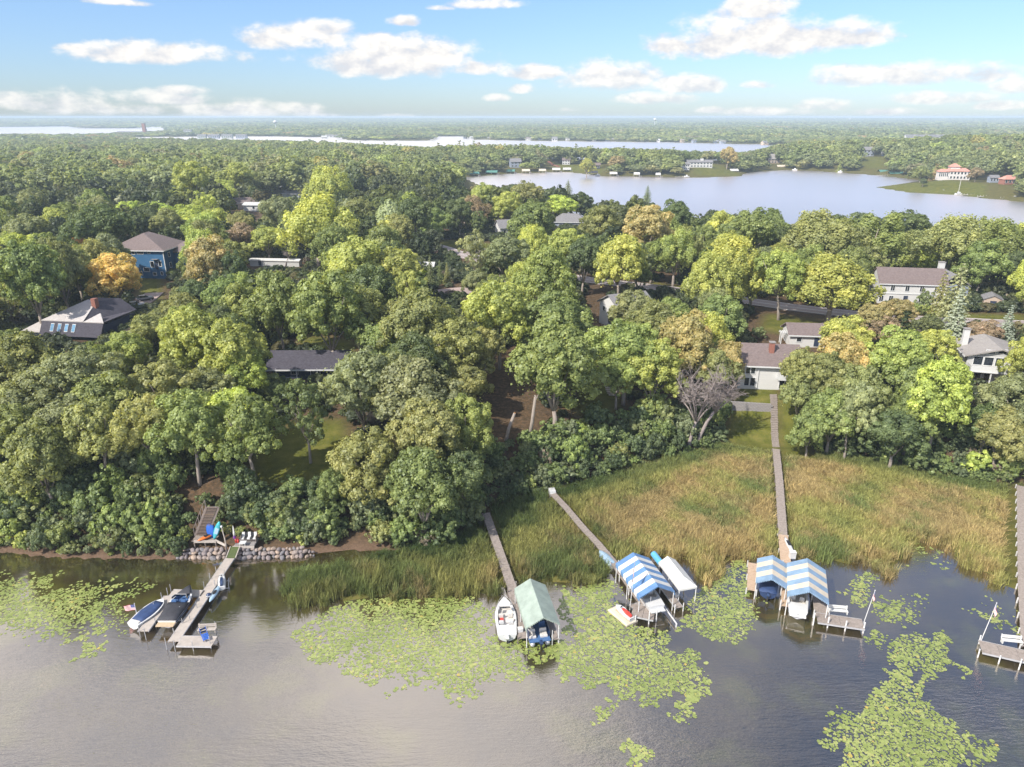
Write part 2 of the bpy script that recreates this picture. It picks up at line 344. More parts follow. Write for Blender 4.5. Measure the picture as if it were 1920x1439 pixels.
# ---------------------------------------------------------------- foliage
def leaf_mat(name, instanced):
    m = bpy.data.materials.new(name); m.use_nodes = True; nt = m.node_tree; nt.nodes.clear(); N, L = nt.nodes.new, nt.links.new
    if instanced:
        a = N('ShaderNodeAttribute'); a.attribute_type = 'INSTANCER'; a.attribute_name = 'tint'; col = a.outputs['Color']
    else:
        a = N('ShaderNodeObjectInfo'); col = a.outputs['Color']
    v = N('ShaderNodeAttribute'); v.attribute_name = 'leafvar'
    hs = N('ShaderNodeHueSaturation'); hs.inputs['Saturation'].default_value = .86; L(col, hs.inputs['Color'])
    mr = N('ShaderNodeMapRange'); mr.inputs['To Min'].default_value = .50; mr.inputs['To Max'].default_value = 1.5; L(v.outputs['Fac'], mr.inputs[0]); L(mr.outputs[0], hs.inputs['Value'])
    mh = N('ShaderNodeMapRange'); mh.inputs['To Min'].default_value = .515; mh.inputs['To Max'].default_value = .48; L(v.outputs['Fac'], mh.inputs[0]); L(mh.outputs[0], hs.inputs['Hue'])
    d = N('ShaderNodeBsdfDiffuse'); L(hs.outputs[0], d.inputs[0]); t = N('ShaderNodeBsdfTranslucent')
    tw = N('ShaderNodeMix'); tw.data_type = 'RGBA'; tw.blend_type = 'MULTIPLY'; tw.inputs[0].default_value = 1; L(hs.outputs[0], tw.inputs['A']); tw.inputs['B'].default_value = (1.0, .95, .45, 1); L(tw.outputs['Result'], t.inputs[0])
    gl = N('ShaderNodeBsdfGlossy'); gl.inputs['Roughness'].default_value = .5; gl.inputs['Color'].default_value = (.9, .95, 1, 1)
    ms = N('ShaderNodeMixShader'); ms.inputs[0].default_value = .5; L(d.outputs[0], ms.inputs[1]); L(t.outputs[0], ms.inputs[2])
    m2 = N('ShaderNodeMixShader'); m2.inputs[0].default_value = .022; L(ms.outputs[0], m2.inputs[1]); L(gl.outputs[0], m2.inputs[2])
    o = N('ShaderNodeOutputMaterial'); L(m2.outputs[0], o.inputs[0]); return m
LEAF, LEAF_I = leaf_mat('leaves', False), leaf_mat('woodland_leaves', True)
BARK = mat('bark', (.20, .165, .135), .95, scale=5, bump=.6, col2=(.34, .29, .25), stretch=(1, 1, .25))
DEADWOOD = mat('dead_wood', (.20, .165, .15), .9, scale=4, col2=(.33, .28, .26))

def unit(v): return v/np.maximum(np.linalg.norm(v, axis=-1, keepdims=True), 1e-9)
def cards(name, pos, nrm, size, var, material, rng, aspect=1.0, up=None):
    """one quad per leaf clump, facing nrm"""
    n = len(pos); nrm = unit(nrm); rv = rng.normal(size=(n, 3)) if up is None else up+rng.normal(size=(n, 3))*.25
    a = unit(np.cross(nrm, rv)); b = np.cross(nrm, a); s = size[:, None]*.5
    j = 1+rng.uniform(-.35, .35, (n, 4))
    v = np.stack([pos+(-a*aspect-b)*s*j[:, :1], pos+(a*aspect-b)*s*j[:, 1:2], pos+(a*aspect+b)*s*j[:, 2:3], pos+(-a*aspect+b)*s*j[:, 3:]], 1)
    v[:, ::2] += (nrm*size[:, None]*.18)[:, None]
    me = bpy.data.meshes.new(name); me.vertices.add(n*4); me.vertices.foreach_set('co', v.ravel())
    me.loops.add(n*4); me.loops.foreach_set('vertex_index', np.arange(n*4, dtype=np.int32))
    me.polygons.add(n); me.polygons.foreach_set('loop_start', np.arange(n)*4); me.polygons.foreach_set('loop_total', np.full(n, 4)); me.update()
    at = me.attributes.new('leafvar', 'FLOAT', 'FACE'); at.data.foreach_set('value', np.clip(var, 0, 1))
    me.materials.append(material); return me
def blob_crown(rng, W, z0, z1, lobes, per, leaf, shape=1.0, flat=.9, ragged=.25, material=None, plume=0.0, lr=(.13, .37), raw=False):
    """crown of lobes spread over an uneven dome of width W between z0 and z1"""
    R0 = W/2; H = z1-z0; P, Nn, S, V = [], [], [], []
    big = unit(rng.normal(size=(5, 3))); amp = rng.uniform(-.26, .24, 5)      # uneven outline
    for i in range(lobes):
        f = (i+.5)/lobes; ct = 1-1.70*f**.95; st = math.sqrt(max(0, 1-ct*ct)); ph = i*2.39996+rng.uniform(-.5, .5)
        prof = st**shape; d = np.array([math.cos(ph)*prof, math.sin(ph)*prof, ct])
        rr = rng.uniform(1-ragged, 1.03)*(1 if rng.random() > .12 else .75)*(1+sum(a*max(0, float(b@d))**2 for a, b in zip(amp, big)))
        rl = R0*rng.uniform(*lr)*(1-.2*(f > .75))
        c = np.array([d[0]*(R0-rl*.6)*rr, d[1]*(R0-rl*.6)*rr, z0+H*.5+d[2]*(H*.5-rl*.6)*rr])
        n = int(per*(rl/(R0*.26))**2*rng.uniform(.8, 1.15)); dirv = d*.75+np.array([0, 0, .5]); q = unit(rng.normal(size=(n, 3))*.85+dirv)
        bump = 1+.16*np.sin(q@rng.normal(size=3)*6+rng.uniform(0, 6))+.12*np.sin(q@rng.normal(size=3)*11)
        p = c+q*rl*bump[:, None]*rng.uniform(.72, 1.06, (n, 1))*np.array([1, 1, flat])
        if plume: p[:, 2] += plume*rng.random(n)**2*rl
        lv = np.clip(.5+rng.normal()*.12, .2, .85)
        P.append(p); Nn.append(q+rng.normal(size=(n, 3))*.38); S.append(np.full(n, leaf)*rng.uniform(.6, 1.4, n)); V.append(np.clip(lv+rng.normal(size=n)*.17, 0, 1))
    nst = int(len(np.concatenate(P))*.05); ds = unit(rng.normal(size=(nst, 3))+np.array([0, 0, .3])); P.append(np.array([0, 0, z0+H*.5])+ds*np.array([R0, R0, H*.5])*rng.uniform(.55, 1.02, (nst, 1))); Nn.append(ds+rng.normal(size=(nst, 3))*.5); S.append(rng.uniform(.6, 1.1, nst)*leaf); V.append(rng.uniform(.2, .8, nst))
    P = np.concatenate(P); rad = np.percentile(np.hypot(P[:, 0], P[:, 1]), 98.5); P[:, :2] *= R0/rad; zt = np.percentile(P[:, 2], 99.7); P[:, 2] = np.where(P[:, 2] > z0, z0+(P[:, 2]-z0)*(z1-z0)/(zt-z0), P[:, 2])
    if raw: return P, np.concatenate(Nn), np.concatenate(S), np.concatenate(V)
    return cards('crown', P, np.concatenate(Nn), np.concatenate(S), np.concatenate(V), material or LEAF, rng)
def grown_crown(rng, W, z0, z1, lobes, per, leaf, n_sub=4, material=None, plume=0.0, flat=.9, spread=1.0):
    """an uneven crown: a leader mass and several limb masses at different heights"""
    H = z1-z0; A = []; tot = .8+n_sub*.36
    A.append((0, 0, blob_crown(rng, W*rng.uniform(.62, .76), z0+H*rng.uniform(.16, .30), z1, int(lobes*.8/tot), per, leaf, rng.uniform(.7, .95), flat, .3, plume=plume, raw=True)))
    a0 = rng.uniform(0, 6.28)
    for i in range(n_sub):
        a = a0+i*6.283/n_sub+rng.uniform(-.45, .45); w = W*rng.uniform(.40, .60); q = (W/2-w*.45)*rng.uniform(.8, 1.1)*spread; zt = z0+H*rng.uniform(.52, .93); zb = max(z0+H*rng.uniform(-.05, .2), zt-w*rng.uniform(.85, 1.2))
        A.append((math.cos(a)*q, math.sin(a)*q, blob_crown(rng, w, zb, zt, int(lobes*.36/tot), per*.55, leaf, rng.uniform(.7, .95), flat, .34, plume=plume, raw=True)))
    P = np.concatenate([p+np.array([x, y, 0]) for x, y, (p, n, s, v) in A]); N = np.concatenate([q[2][1] for q in A]); S = np.concatenate([q[2][2] for q in A]); V = np.concatenate([np.clip(q[2][3]+rng.uniform(-.12, .12), 0, 1) for q in A])
    r = np.percentile(np.hypot(P[:, 0], P[:, 1]), 98); P[:, :2] *= W/2/r
    return cards('crown', P, N, S, V, material or LEAF, rng)
def trunk_mesh(rng, H, r, z_fork, spread, n=6, mt=None, lean=0.0, name='trunk', twigs=0):
    b = MB(); top = Vector((lean*H, rng.uniform(-.02, .02)*H, z_fork))
    b.tube([(0, 0, -1.2), (lean*H*.25, 0, z_fork*.3), (lean*H*.6, 0, z_fork*.7), top], [r*1.25, r, r*.85, r*.7], 7)
    for i in range(n):
        a = i*2.4+rng.uniform(-.5, .5); q = spread*rng.uniform(.55, 1); zt = z_fork+(H-z_fork)*rng.uniform(.35, .8)
        m1 = Vector((top.x+math.cos(a)*q*.4, top.y+math.sin(a)*q*.4, z_fork+(zt-z_fork)*.45)); e = Vector((top.x+math.cos(a)*q, top.y+math.sin(a)*q, zt))
        b.tube([top-Vector((0, 0, .4)), m1, e], [r*.5, r*.34, r*.1], 5)
        for k in range(twigs):
            s = m1.lerp(e, rng.uniform(.1, .95)); d = Vector((rng.normal(), rng.normal(), abs(rng.normal())*.7+.1)).normalized()*spread*rng.uniform(.25, .55)
            q1 = s+d*.5+Vector((0, 0, .1)); q2 = s+d
            b.tube([s, q1, q2], [r*.17, r*.12, r*.05], 3)
            for _ in range(4):
                d2 = (d.normalized()+Vector((rng.normal(), rng.normal(), rng.normal()))*.7).normalized()*spread*.2; s2 = s.lerp(q2, rng.uniform(.3, 1)); b.tube([s2, s2+d2], [r*.08, r*.035], 3)
    o = b.build(name, mt or BARK, smooth=True); me = o.data; bpy.data.objects.remove(o); return me
def conifer_crown(rng, W, H, tiers, per, leaf, material, z0=.8, gap=0.0, taper=1.0):
    P, Nn, S, V = [], [], [], []
    for t in range(tiers):
        f = t/(tiers-1); z = z0+(H-z0)*f; rr = W/2*(1-f)**taper*rng.uniform(.8, 1.08)+.12
        nb = max(4, int(11*(1-f)+4))
        for k in range(nb):
            a = 2*math.pi*k/nb+t*.7+rng.uniform(-.2, .2); L_ = rr*rng.uniform(.72, 1.1); n = max(3, int(per*(L_/(W/2)+.15)))
            u = rng.random(n)**.7; p = np.stack([math.cos(a)*L_*u, math.sin(a)*L_*u, z+(.18*L_*(1-u)-.22*L_*u)+rng.normal(size=n)*.07*leaf*3], 1)
            p[:, :2] += rng.normal(size=(n, 2))*leaf*.75*(.4+u[:, None]*.4)
            P.append(p); Nn.append(np.stack([math.cos(a)*.5+rng.normal(size=n)*.45, math.sin(a)*.5+rng.normal(size=n)*.45, np.full(n, .9)], 1))
            S.append(np.full(n, leaf)*rng.uniform(.7, 1.3, n)); V.append(np.clip(.35+.35*u+rng.normal(size=n)*.16, 0, 1))
    return cards('crown', np.concatenate(P), np.concatenate(Nn), np.concatenate(S), np.concatenate(V), material, rng)
def willow_crown(rng, W, z0, z1, material, n_str=420):
    P, Nn, S, V = [], [], [], []
    for i in range(n_str):
        a = rng.uniform(0, 6.283); q = math.sqrt(rng.random())*W/2; zt = z0+(z1-z0)*(1-.55*(q/(W/2))**2)*rng.uniform(.9, 1.02)
        ln = rng.uniform(.25, .7)*(z1-z0)*(.35+.65*q/(W/2)); n = int(8+ln*3.2); u = np.linspace(0, 1, n)
        lv = rng.uniform(.3, .7)
        P.append(np.stack([math.cos(a)*(q+.35*u)+rng.normal(size=n)*.12, math.sin(a)*(q+.35*u)+rng.normal(size=n)*.12, zt-ln*u**1.2], 1))
        Nn.append(np.stack([math.cos(a)+rng.normal(size=n)*.4, math.sin(a)+rng.normal(size=n)*.4, .55-.35*u], 1)); S.append(rng.uniform(.3, .6, n)); V.append(np.clip(lv+rng.normal(size=n)*.12, 0, 1))
    return cards('crown', np.concatenate(P), np.concatenate(Nn), np.concatenate(S), np.concatenate(V), material, rng)

# prototypes, nominal size W 12 m x H 15 m; a tree is an Empty > trunk, crown (shared meshes)
PROTO = {}
def protos():
    g = np.random.default_rng(5)
    for i, (lob, per, leaf, shp, rag) in enumerate(((96, 320, .245, .80, .26), (110, 290, .235, .95, .32), (84, 350, .25, .72, .24), (120, 265, .235, .85, .36), (100, 310, .245, .9, .30))):
        PROTO['broad%d' % i] = (grown_crown(g, 12, (1.6, 2.4, 1.4, 2.8, 1.8)[i], 15, int(lob*1.15), per, leaf, (4, 5, 3, 5, 4)[i]), trunk_mesh(g, 15, .34, 3.6, 4.0))
    for i in range(3):
        PROTO['tall%d' % i] = (grown_crown(g, 12, (3.6, 3.0, 4.2)[i], 15, 110, 310, .235, (4, 5, 4)[i]), trunk_mesh(g, 15, .30, 5.6, 4.0, lean=(-.05, .06, .02)[i]))
    for i in range(3):                        # poplar-like, sprays pointing up
        PROTO['plume%d' % i] = (grown_crown(g, 12, 1.4, 15, 120, 275, .235, (5, 4, 6)[i], plume=1.3, flat=1.1), trunk_mesh(g, 15, .36, 3.2, 3.6))
    for i in range(2):
        PROTO['airy%d' % i] = (grown_crown(g, 12, 2.6, 15, 66, 190, .25, 5, flat=.65, spread=1.15), trunk_mesh(g, 15, .3, 4.5, 4.6, n=9))
    PROTO['spruce0'] = (conifer_crown(g, 7, 15, 26, 22, .28, LEAF), trunk_mesh(g, 14, .22, 13, .3, n=1))
    PROTO['spruce1'] = (conifer_crown(g, 6, 15, 22, 20, .28, LEAF, taper=.8), trunk_mesh(g, 14, .22, 13, .3, n=1))
    PROTO['pine0'] = (conifer_crown(g, 7, 15, 14, 24, .30, LEAF, z0=4.5, taper=.55), trunk_mesh(g, 14.5, .24, 13.5, .3, n=1))
    PROTO['willow0'] = (willow_crown(g, 12, .8, 15, LEAF), trunk_mesh(g, 13, .4, 4, 4))
    PROTO['bare0'] = (None, trunk_mesh(g, 15, .42, 4.5, 5.2, n=12, mt=DEADWOOD, lean=.10, twigs=20))
    PROTO['bare1'] = (None, trunk_mesh(g, 15, .40, 7.0, 4.4, n=10, mt=DEADWOOD, lean=.22, twigs=22))
    for i in range(3):                        # shrubs, nominal 4 m x 3.4 m
        PROTO['bush%d' % i] = (grown_crown(g, 4, -.3, 3.4, 50, 85, .18, 4), trunk_mesh(g, 3, .07, .5, 1.2, n=4, name='stem'))
protos()
# tints: leaf colours of late summer
TINT = dict(W=(.29,.235,.062), G=(.116,.156,.040), L=(.200,.235,.045), D=(.072,.102,.034), O=(.142,.164,.050), B=(.138,.165,.074), Y=(.31,.255,.045), A=(.29,.18,.075), T=(.22,.20,.075), K=(.18,.145,.095), E=(.150,.200,.042), V=(.215,.275,.042), S=(.22,.24,.20), P=(.085,.05,.05), U=(.17,.21,.185), N=(.085,.112,.042))
CWORD = dict(W='golden tan', G='mid green', L='light green', D='dark green', O='olive green', B='grey green', Y='yellow', A='orange tinged', T='tan yellow', K='brownish', E='fresh green', V='bright yellow-green', S='silvery', P='purple leaved', U='blue green', N='sombre green')
TREES = []                                    # (x, y, W, tint, label info) of every single tree placed
def place_tree(kind, x, y, W, H, tint, label=None, cat='tree', name=None, group=None, rz=None, z=None):
    cm, tm = PROTO[kind]; nz = (4.0, 3.4) if kind.startswith('bush') else ((7.0, 15.0) if kind[:4] in ('spru', 'pine') else (12.0, 15.0))
    nm = name or {'spr': 'spruce_tree', 'pin': 'pine_tree', 'wil': 'willow_tree', 'bar': 'bare_tree', 'bus': 'shrub'}.get(kind[:3], 'broadleaf_tree')
    z = hz(x, y) if z is None else z
    o = empty(nm, (x, y, z-.1), random.uniform(0, 6.28) if rz is None else rz, label, cat, group)
    o.scale = (W/nz[0], W/nz[0]*random.uniform(.88, 1.1), H/nz[1]); o.rotation_euler.x = random.uniform(-.05, .05)
    c = [q*k_ for q, k_ in zip(TINT[tint], (2.55, 2.38, 2.0))]; j = [random.uniform(.95, 1.06), random.uniform(.97, 1.03), random.uniform(.9, 1.12)]; f = random.uniform(.88, 1.12)
    for nm2, me in (('trunk' if not kind.startswith('bush') else 'stem', tm), ('crown', cm)):
        if me is None: continue
        k = bpy.data.objects.new(nm2, me); C.objects.link(k); k.parent = o; k.color = (c[0]*f*j[0], c[1]*f*j[1], c[2]*f*j[2], 1)
    TREES.append(dict(o=o, x=x, y=y, z=z, W=W, H=H, kind=kind, tint=tint, label=label)); return o
def solve_tree(px, py, w, k):                 # ground position from the crown's top point, its width in the photo and height = k x width
    dx = ray(px, py); D = 120.0; x = y = 0
    for _ in range(60):
        t = D/dx.y; x, y, zt = dx.x*t, D, CAMZ+dx.z*t
        dep = y*math.cos(PITCH)-(zt-9-CAMZ)*math.sin(PITCH); W = w*dep/FPX
        g = hz(x, y)
        want = (CAMZ-g)/((-dx.z/dx.y)+k*w/FPX*dep/D)
        D = .5*D+.5*max(60, min(want, 900))
    return x, y, W, k*W
def scatter(name, pts, scl, rz, tint, pid, objs, label=None):
    n = len(pts); me = bpy.data.meshes.new(name); me.vertices.add(n); me.vertices.foreach_set('co', np.asarray(pts, float).ravel())
    for nm, ty, fld, dat in (('scl', 'FLOAT_VECTOR', 'vector', scl), ('rz', 'FLOAT', 'value', rz), ('tint', 'FLOAT_COLOR', 'color', np.concatenate([tint, np.ones((n, 1))], 1)), ('pid', 'INT', 'value', pid)):
        a = me.attributes.new(nm, ty, 'POINT'); a.data.foreach_set(fld, np.ascontiguousarray(dat).ravel())
    o = bpy.data.objects.new(name, me); C.objects.link(o); tag(o, label, kind='stuff')
    col = bpy.data.collections.new(name+'_kinds')
    for q in objs: col.objects.link(q)
    ng = bpy.data.node_groups.new(name+'_scatter', 'GeometryNodeTree'); ng.interface.new_socket('Geometry', in_out='INPUT', socket_type='NodeSocketGeometry'); ng.interface.new_socket('Geometry', in_out='OUTPUT', socket_type='NodeSocketGeometry')
    N, L = ng.nodes.new, ng.links.new; gi, go = N('NodeGroupInput'), N('NodeGroupOutput')
    ip = N('GeometryNodeInstanceOnPoints'); ci = N('GeometryNodeCollectionInfo'); ci.inputs[0].default_value = col; ci.inputs['Separate Children'].default_value = True; ci.inputs['Reset Children'].default_value = True
    def na(nm, ty):
        q = N('GeometryNodeInputNamedAttribute'); q.data_type = ty; q.inputs[0].default_value = nm; return q.outputs[0]
    cx = N('ShaderNodeCombineXYZ'); L(na('rz', 'FLOAT'), cx.inputs[2])
    L(gi.outputs[0], ip.inputs['Points']); L(ci.outputs[0], ip.inputs['Instance']); ip.inputs['Pick Instance'].default_value = True
    L(na('pid', 'INT'), ip.inputs['Instance Index']); L(cx.outputs[0], ip.inputs['Rotation']); L(na('scl', 'FLOAT_VECTOR'), ip.inputs['Scale']); L(ip.outputs[0], go.inputs[0])
    md = o.modifiers.new('scatter', 'NODES'); md.node_group = ng; return o
def loose(name, me):                          # a prototype that stands nowhere in the scene itself
    return bpy.data.objects.new(name, me)
# ---------------------------------------------------------------- single trees (crown top in the photo, width, height/width, leaf colour)
HAND = [
 # wooded bluff above the boat dock
 ('broad0',60,792,155,1.2,'O',None),('tall0',165,752,138,1.28,'O','tall olive tree with leaning pale trunk above the dirt shore'),('tall1',252,742,138,1.28,'O','thin brownish olive tree on the bluff above the covered boats'),
 ('tall2',345,738,148,1.26,'G',"full green tree on a pale trunk standing beside the dark bank stairs"),('tall0',458,745,140,1.3,'G','full green tree with twin pale trunks above the shore patio'),
 ('airy0',565,708,112,1.55,'D','dark spreading oak with bare lower trunk on the shaded bluff lawn'),
 ('broad1',672,655,170,1.15,'B',None),('broad3',775,672,180,1.1,'B',None),('broad2',800,752,150,1.2,'O',None),('broad4',872,745,112,1.35,'E','bright green rounded tree at the edge of the brown leafy slope'),
 ('broad0',690,805,140,1.3,'O','yellowing tree overhanging the rocky shore end'),('broad3',790,845,150,1.3,'G','large green tree leaning over the reeds beside the sandy spit'),('broad1',870,840,110,1.3,'D',None),('broad2',620,880,70,1.3,'G',None),
 ('broad2',34,622,128,1.1,'O',None),('broad0',232,622,92,1.15,'E','small fresh green round tree below the dark house with skylights'),('broad1',130,655,165,1.05,'B',None),('broad4',340,585,140,1.15,'L',None),
 ('broad0',432,598,145,1.2,'L',None),('broad3',448,652,104,1.25,'V','yellow-green round tree in front of the dark roofed cabin'),('broad3',60,690,140,1.1,'B',None),('broad2',190,700,150,1.1,'O',None),('broad4',300,680,140,1.1,'O',None),
 ('broad1',272,588,90,1.0,'O',None),('broad0',120,745,130,1.1,'B',None),('broad4',10,720,120,1.1,'O',None),('broad1',385,690,110,1.1,'B',None),('broad2',505,700,70,1.1,'D',None),
 # between the cabin and the road
 ('broad2',515,508,128,1.3,'G','tall dense green tree on the near side of the long white roof'),('broad4',612,510,145,1.35,'G','tall dense green tree just behind the dark roofed cabin'),('broad0',660,445,130,1.1,'L',None),
 ('broad1',740,462,105,1.15,'L',None),('broad3',692,538,64,1.1,'E',None),('broad0',780,545,165,1.15,'O',None),('broad2',720,600,120,1.1,'G',None),('broad4',850,600,130,1.15,'O',None),
 ('broad1',935,525,150,1.15,'L',None),('broad3',975,565,85,1.25,'Y','yellow turning tree amid green crowns behind the steep leafy slope'),('broad0',1040,548,140,1.1,'G',None),('broad2',1045,605,190,1.2,'G','big pale green tree on two trunks above the brown leafy slope'),
 ('broad4',905,615,90,1.2,'O',None),('broad3',1020,462,140,1.25,'E',None),('broad1',948,440,90,1.2,'B',None),('airy1',890,432,66,1.7,'B','tall grey-green pine-like tree with bare mid trunk by the road'),('broad0',892,505,64,1.1,'B',None),
 ('tall2',1165,442,122,1.15,'L','tall yellowish green tree with dark trunk before the road bend'),('broad4',1225,455,80,.95,'G',None),('broad1',1095,440,90,1.3,'D',None),('broad0',1190,545,92,1.0,'B','grey-green dome tree hiding most of the white gable house'),('broad3',1258,558,95,1.0,'G',None),
 ('broad1',1178,600,140,1.2,'E',None),('broad4',1232,640,130,1.15,'L',None),('broad2',1290,584,125,1.2,'T','orange topped tree between the white gable house and road'),('broad0',1366,640,80,1.25,'T','yellowish brown tree touching the brown roof of the white house'),('broad3',1345,655,92,1.1,'O',None),
 ('broad1',1160,665,90,1.2,'G',None),
 # cottonwoods along the road
 ('plume0',1342,474,112,1.15,'L',None),('plume1',1375,444,140,1.0,'L',None),('plume2',1420,468,105,1.1,'L',None),('tall1',1478,468,112,1.2,'E','road side tree with long bare leaning trunk beyond the road lawn'),
 ('plume0',1572,479,178,.72,'L','wide bright yellow-green tree next to the white colonial house'),('plume1',1555,395,150,.85,'O',None),('plume2',1640,398,160,.75,'G',None),('broad1',1700,395,110,.8,'D',None),
 ('plume0',1795,402,150,.92,'O',None),('plume1',1880,408,140,.85,'G',None),('plume2',1940,420,120,.85,'L',None),('broad3',1405,395,110,1.1,'G',None),('broad0',1440,390,90,1.1,'G',None),('broad4',1215,385,110,1.1,'T',None),('broad2',1265,375,85,1.1,'D',None),
 ('plume1',1270,430,90,1.2,'E',None),('plume2',1745,462,80,.7,'L',None),('plume0',1860,470,80,.7,'O',None),
 # right hand wood
 ('broad2',1592,592,92,1.1,'L',None),('broad0',1585,625,110,1.2,'T','tan yellow crown rising beside the small garage roof'),('broad1',1548,655,110,1.35,'O',None),('broad4',1620,690,120,1.35,'O',None),('broad3',1570,730,110,1.2,'G',None),('broad2',1695,615,140,1.15,'E',None),
 ('broad0',1635,650,80,1.3,'L',None),('broad1',1735,675,120,1.2,'G',None),('broad3',1780,672,150,1.3,'V','large vivid yellow-green tree below the balcony house'),('broad4',1765,620,84,1.1,'L',None),('broad2',1720,735,110,1.2,'G',None),('broad1',1690,770,110,1.1,'D',None),
 ('broad4',1942,632,90,1.3,'L',None),('broad0',1928,700,125,1.3,'B',None),('broad2',1890,765,110,1.2,'O',None),('tall0',1610,715,95,1.7,'B','half bare grey trunked tree facing the reed bed'),('broad3',1510,690,84,1.5,'O',None),('broad1',1503,650,80,1.45,'O',None),('broad0',1525,770,80,1.2,'G',None),('broad1',1860,760,90,1.2,'D',None),
 ('broad4',1640,570,80,.9,'T',None),('broad1',1690,560,70,.9,'T','tan shrubby tree in front of the white colonial house'),('airy0',1665,595,80,.9,'K',None),('broad2',1850,600,70,.9,'K',None),('broad3',1745,590,60,1.0,'N',None),
 ('spruce0',1806,537,70,1.75,'U','tall blue spruce between the colonial house and balcony house'),('spruce1',1898,572,52,1.6,'U','small blue spruce standing near the tan shed'),('bush1',1738,543,34,1.2,'N','round dark shrub at the corner of the colonial house'),('pine0',1777,510,40,2.6,'O','thin tall conifer beside the big blue spruce'),
 # bare trees
 ('bare0',410,540,62,.95,'K','leafless grey tree behind the bright green crowns of the bluff'),
 # round the blue house
 ('broad1',40,450,125,1.45,'G',None),('broad0',100,444,105,1.5,'O',None),('broad2',150,442,62,1.3,'A','orange tinged tree beside the blue three-storey house'),('broad3',192,438,82,1.2,'B',None),('broad4',208,477,114,.95,'W','tan yellow oak on the lawn before the blue house'),
 ('broad2',382,441,98,1.3,'T','yellow topped tree close beside the blue house'),('broad0',430,470,66,1.5,'D',None),('broad1',497,424,82,.85,'L',None),('broad3',358,524,68,1.15,'D',None),('broad4',334,538,50,1.2,'O',None),('broad2',305,575,70,.8,'O',None),
 ('broad0',45,402,100,1.0,'B',None),('broad2',96,390,64,1.1,'L',None),('broad3',175,384,130,1.0,'D','wide dark green crown behind the blue house roof'),('broad4',240,378,76,.8,'V',None),('broad1',290,378,84,.8,'V',None),('broad0',345,384,90,.8,'V',None),('broad2',400,390,84,.85,'L',None),('broad1',450,395,60,1.2,'O',None),
 ('broad4',242,361,62,.8,'S','silver leaved tree behind the row of yellow-green crowns'),('bush0',296,372,26,1.0,'P','dark purple shrub behind the row of yellow-green crowns'),('spruce0',70,350,28,2.0,'N','dark spruce rising among the crowns left of the silver tree'),
 ('plume0',585,362,150,1.0,'L','broad light green tree in the middle of the wood'),('plume1',615,312,100,1.0,'L',None),('willow0',735,372,74,1.15,'B','weeping willow hanging in dark curtains near the road'),('broad1',690,368,36,1.1,'Y',None),('willow0',652,372,60,1.1,'B',None),
 ('broad3',440,305,68,1.05,'L',None),('broad0',415,337,58,.9,'V',None),('broad2',482,322,42,1.2,'O',None),('broad4',350,303,84,1.2,'L',None),('broad1',180,318,48,1.0,'L',None),('broad0',640,408,90,1.25,'L',None),('broad4',700,430,70,1.2,'G',None),
 ('bare1',530,464,28,1.3,'K','small reddish bare tree at the end of the long white roof'),('spruce1',806,478,30,2.1,'N','dark spruce in the hedge before the paved drive'),('broad3',770,360,50,1.2,'V',None),('broad0',812,390,80,.8,'G',None),('broad1',1000,375,100,1.0,'G',None),
 ('broad2',1050,366,74,.75,'V','yellow-green tree before the grey hip roof and the bay'),('broad4',955,360,70,1.0,'L',None),('broad3',870,370,60,.95,'O',None),('broad0',905,343,60,1.1,'L',None),('broad1',985,340,80,1.0,'O',None),('pine0',1066,338,24,1.9,'N',None),('pine0',1215,348,20,2.0,'N','lone ragged pine silhouetted against the bay'),
 ('broad2',1130,385,90,1.0,'O',None),('spruce1',790,484,24,2.1,'N',None),('spruce1',824,488,22,2.0,'N',None),('spruce0',838,492,22,1.9,'O',None),('broad4',1116,405,56,.9,'G',None),('broad0',985,400,80,.9,'G',None),
]
for (kd, px, py, w, k, ti, lb) in HAND:
    if kd.startswith('bare') : rzv = random.uniform(-.4, .4)
    else: rzv = None
    if ti in ('D',) and random.random() < .3: pass
    x, y, W, H = solve_tree(px, py, w, k); place_tree(kd, x, y, W, H, ti, lb, rz=rzv)

for kd, px, py, W, H, rzv, lb in (('bare0', 1290, 838, 10, 16.5, .3, 'bare grey dead tree at the wood edge above the marsh'), ('bare1', 1304, 834, 10, 14.5, -.2, 'leaning dead tree with a pale curved trunk beside the shaded lawn')):
    g_ = ground_spot(px, py); place_tree(kd, g_.x, g_.y, W, H, 'K', lb, rz=rzv)
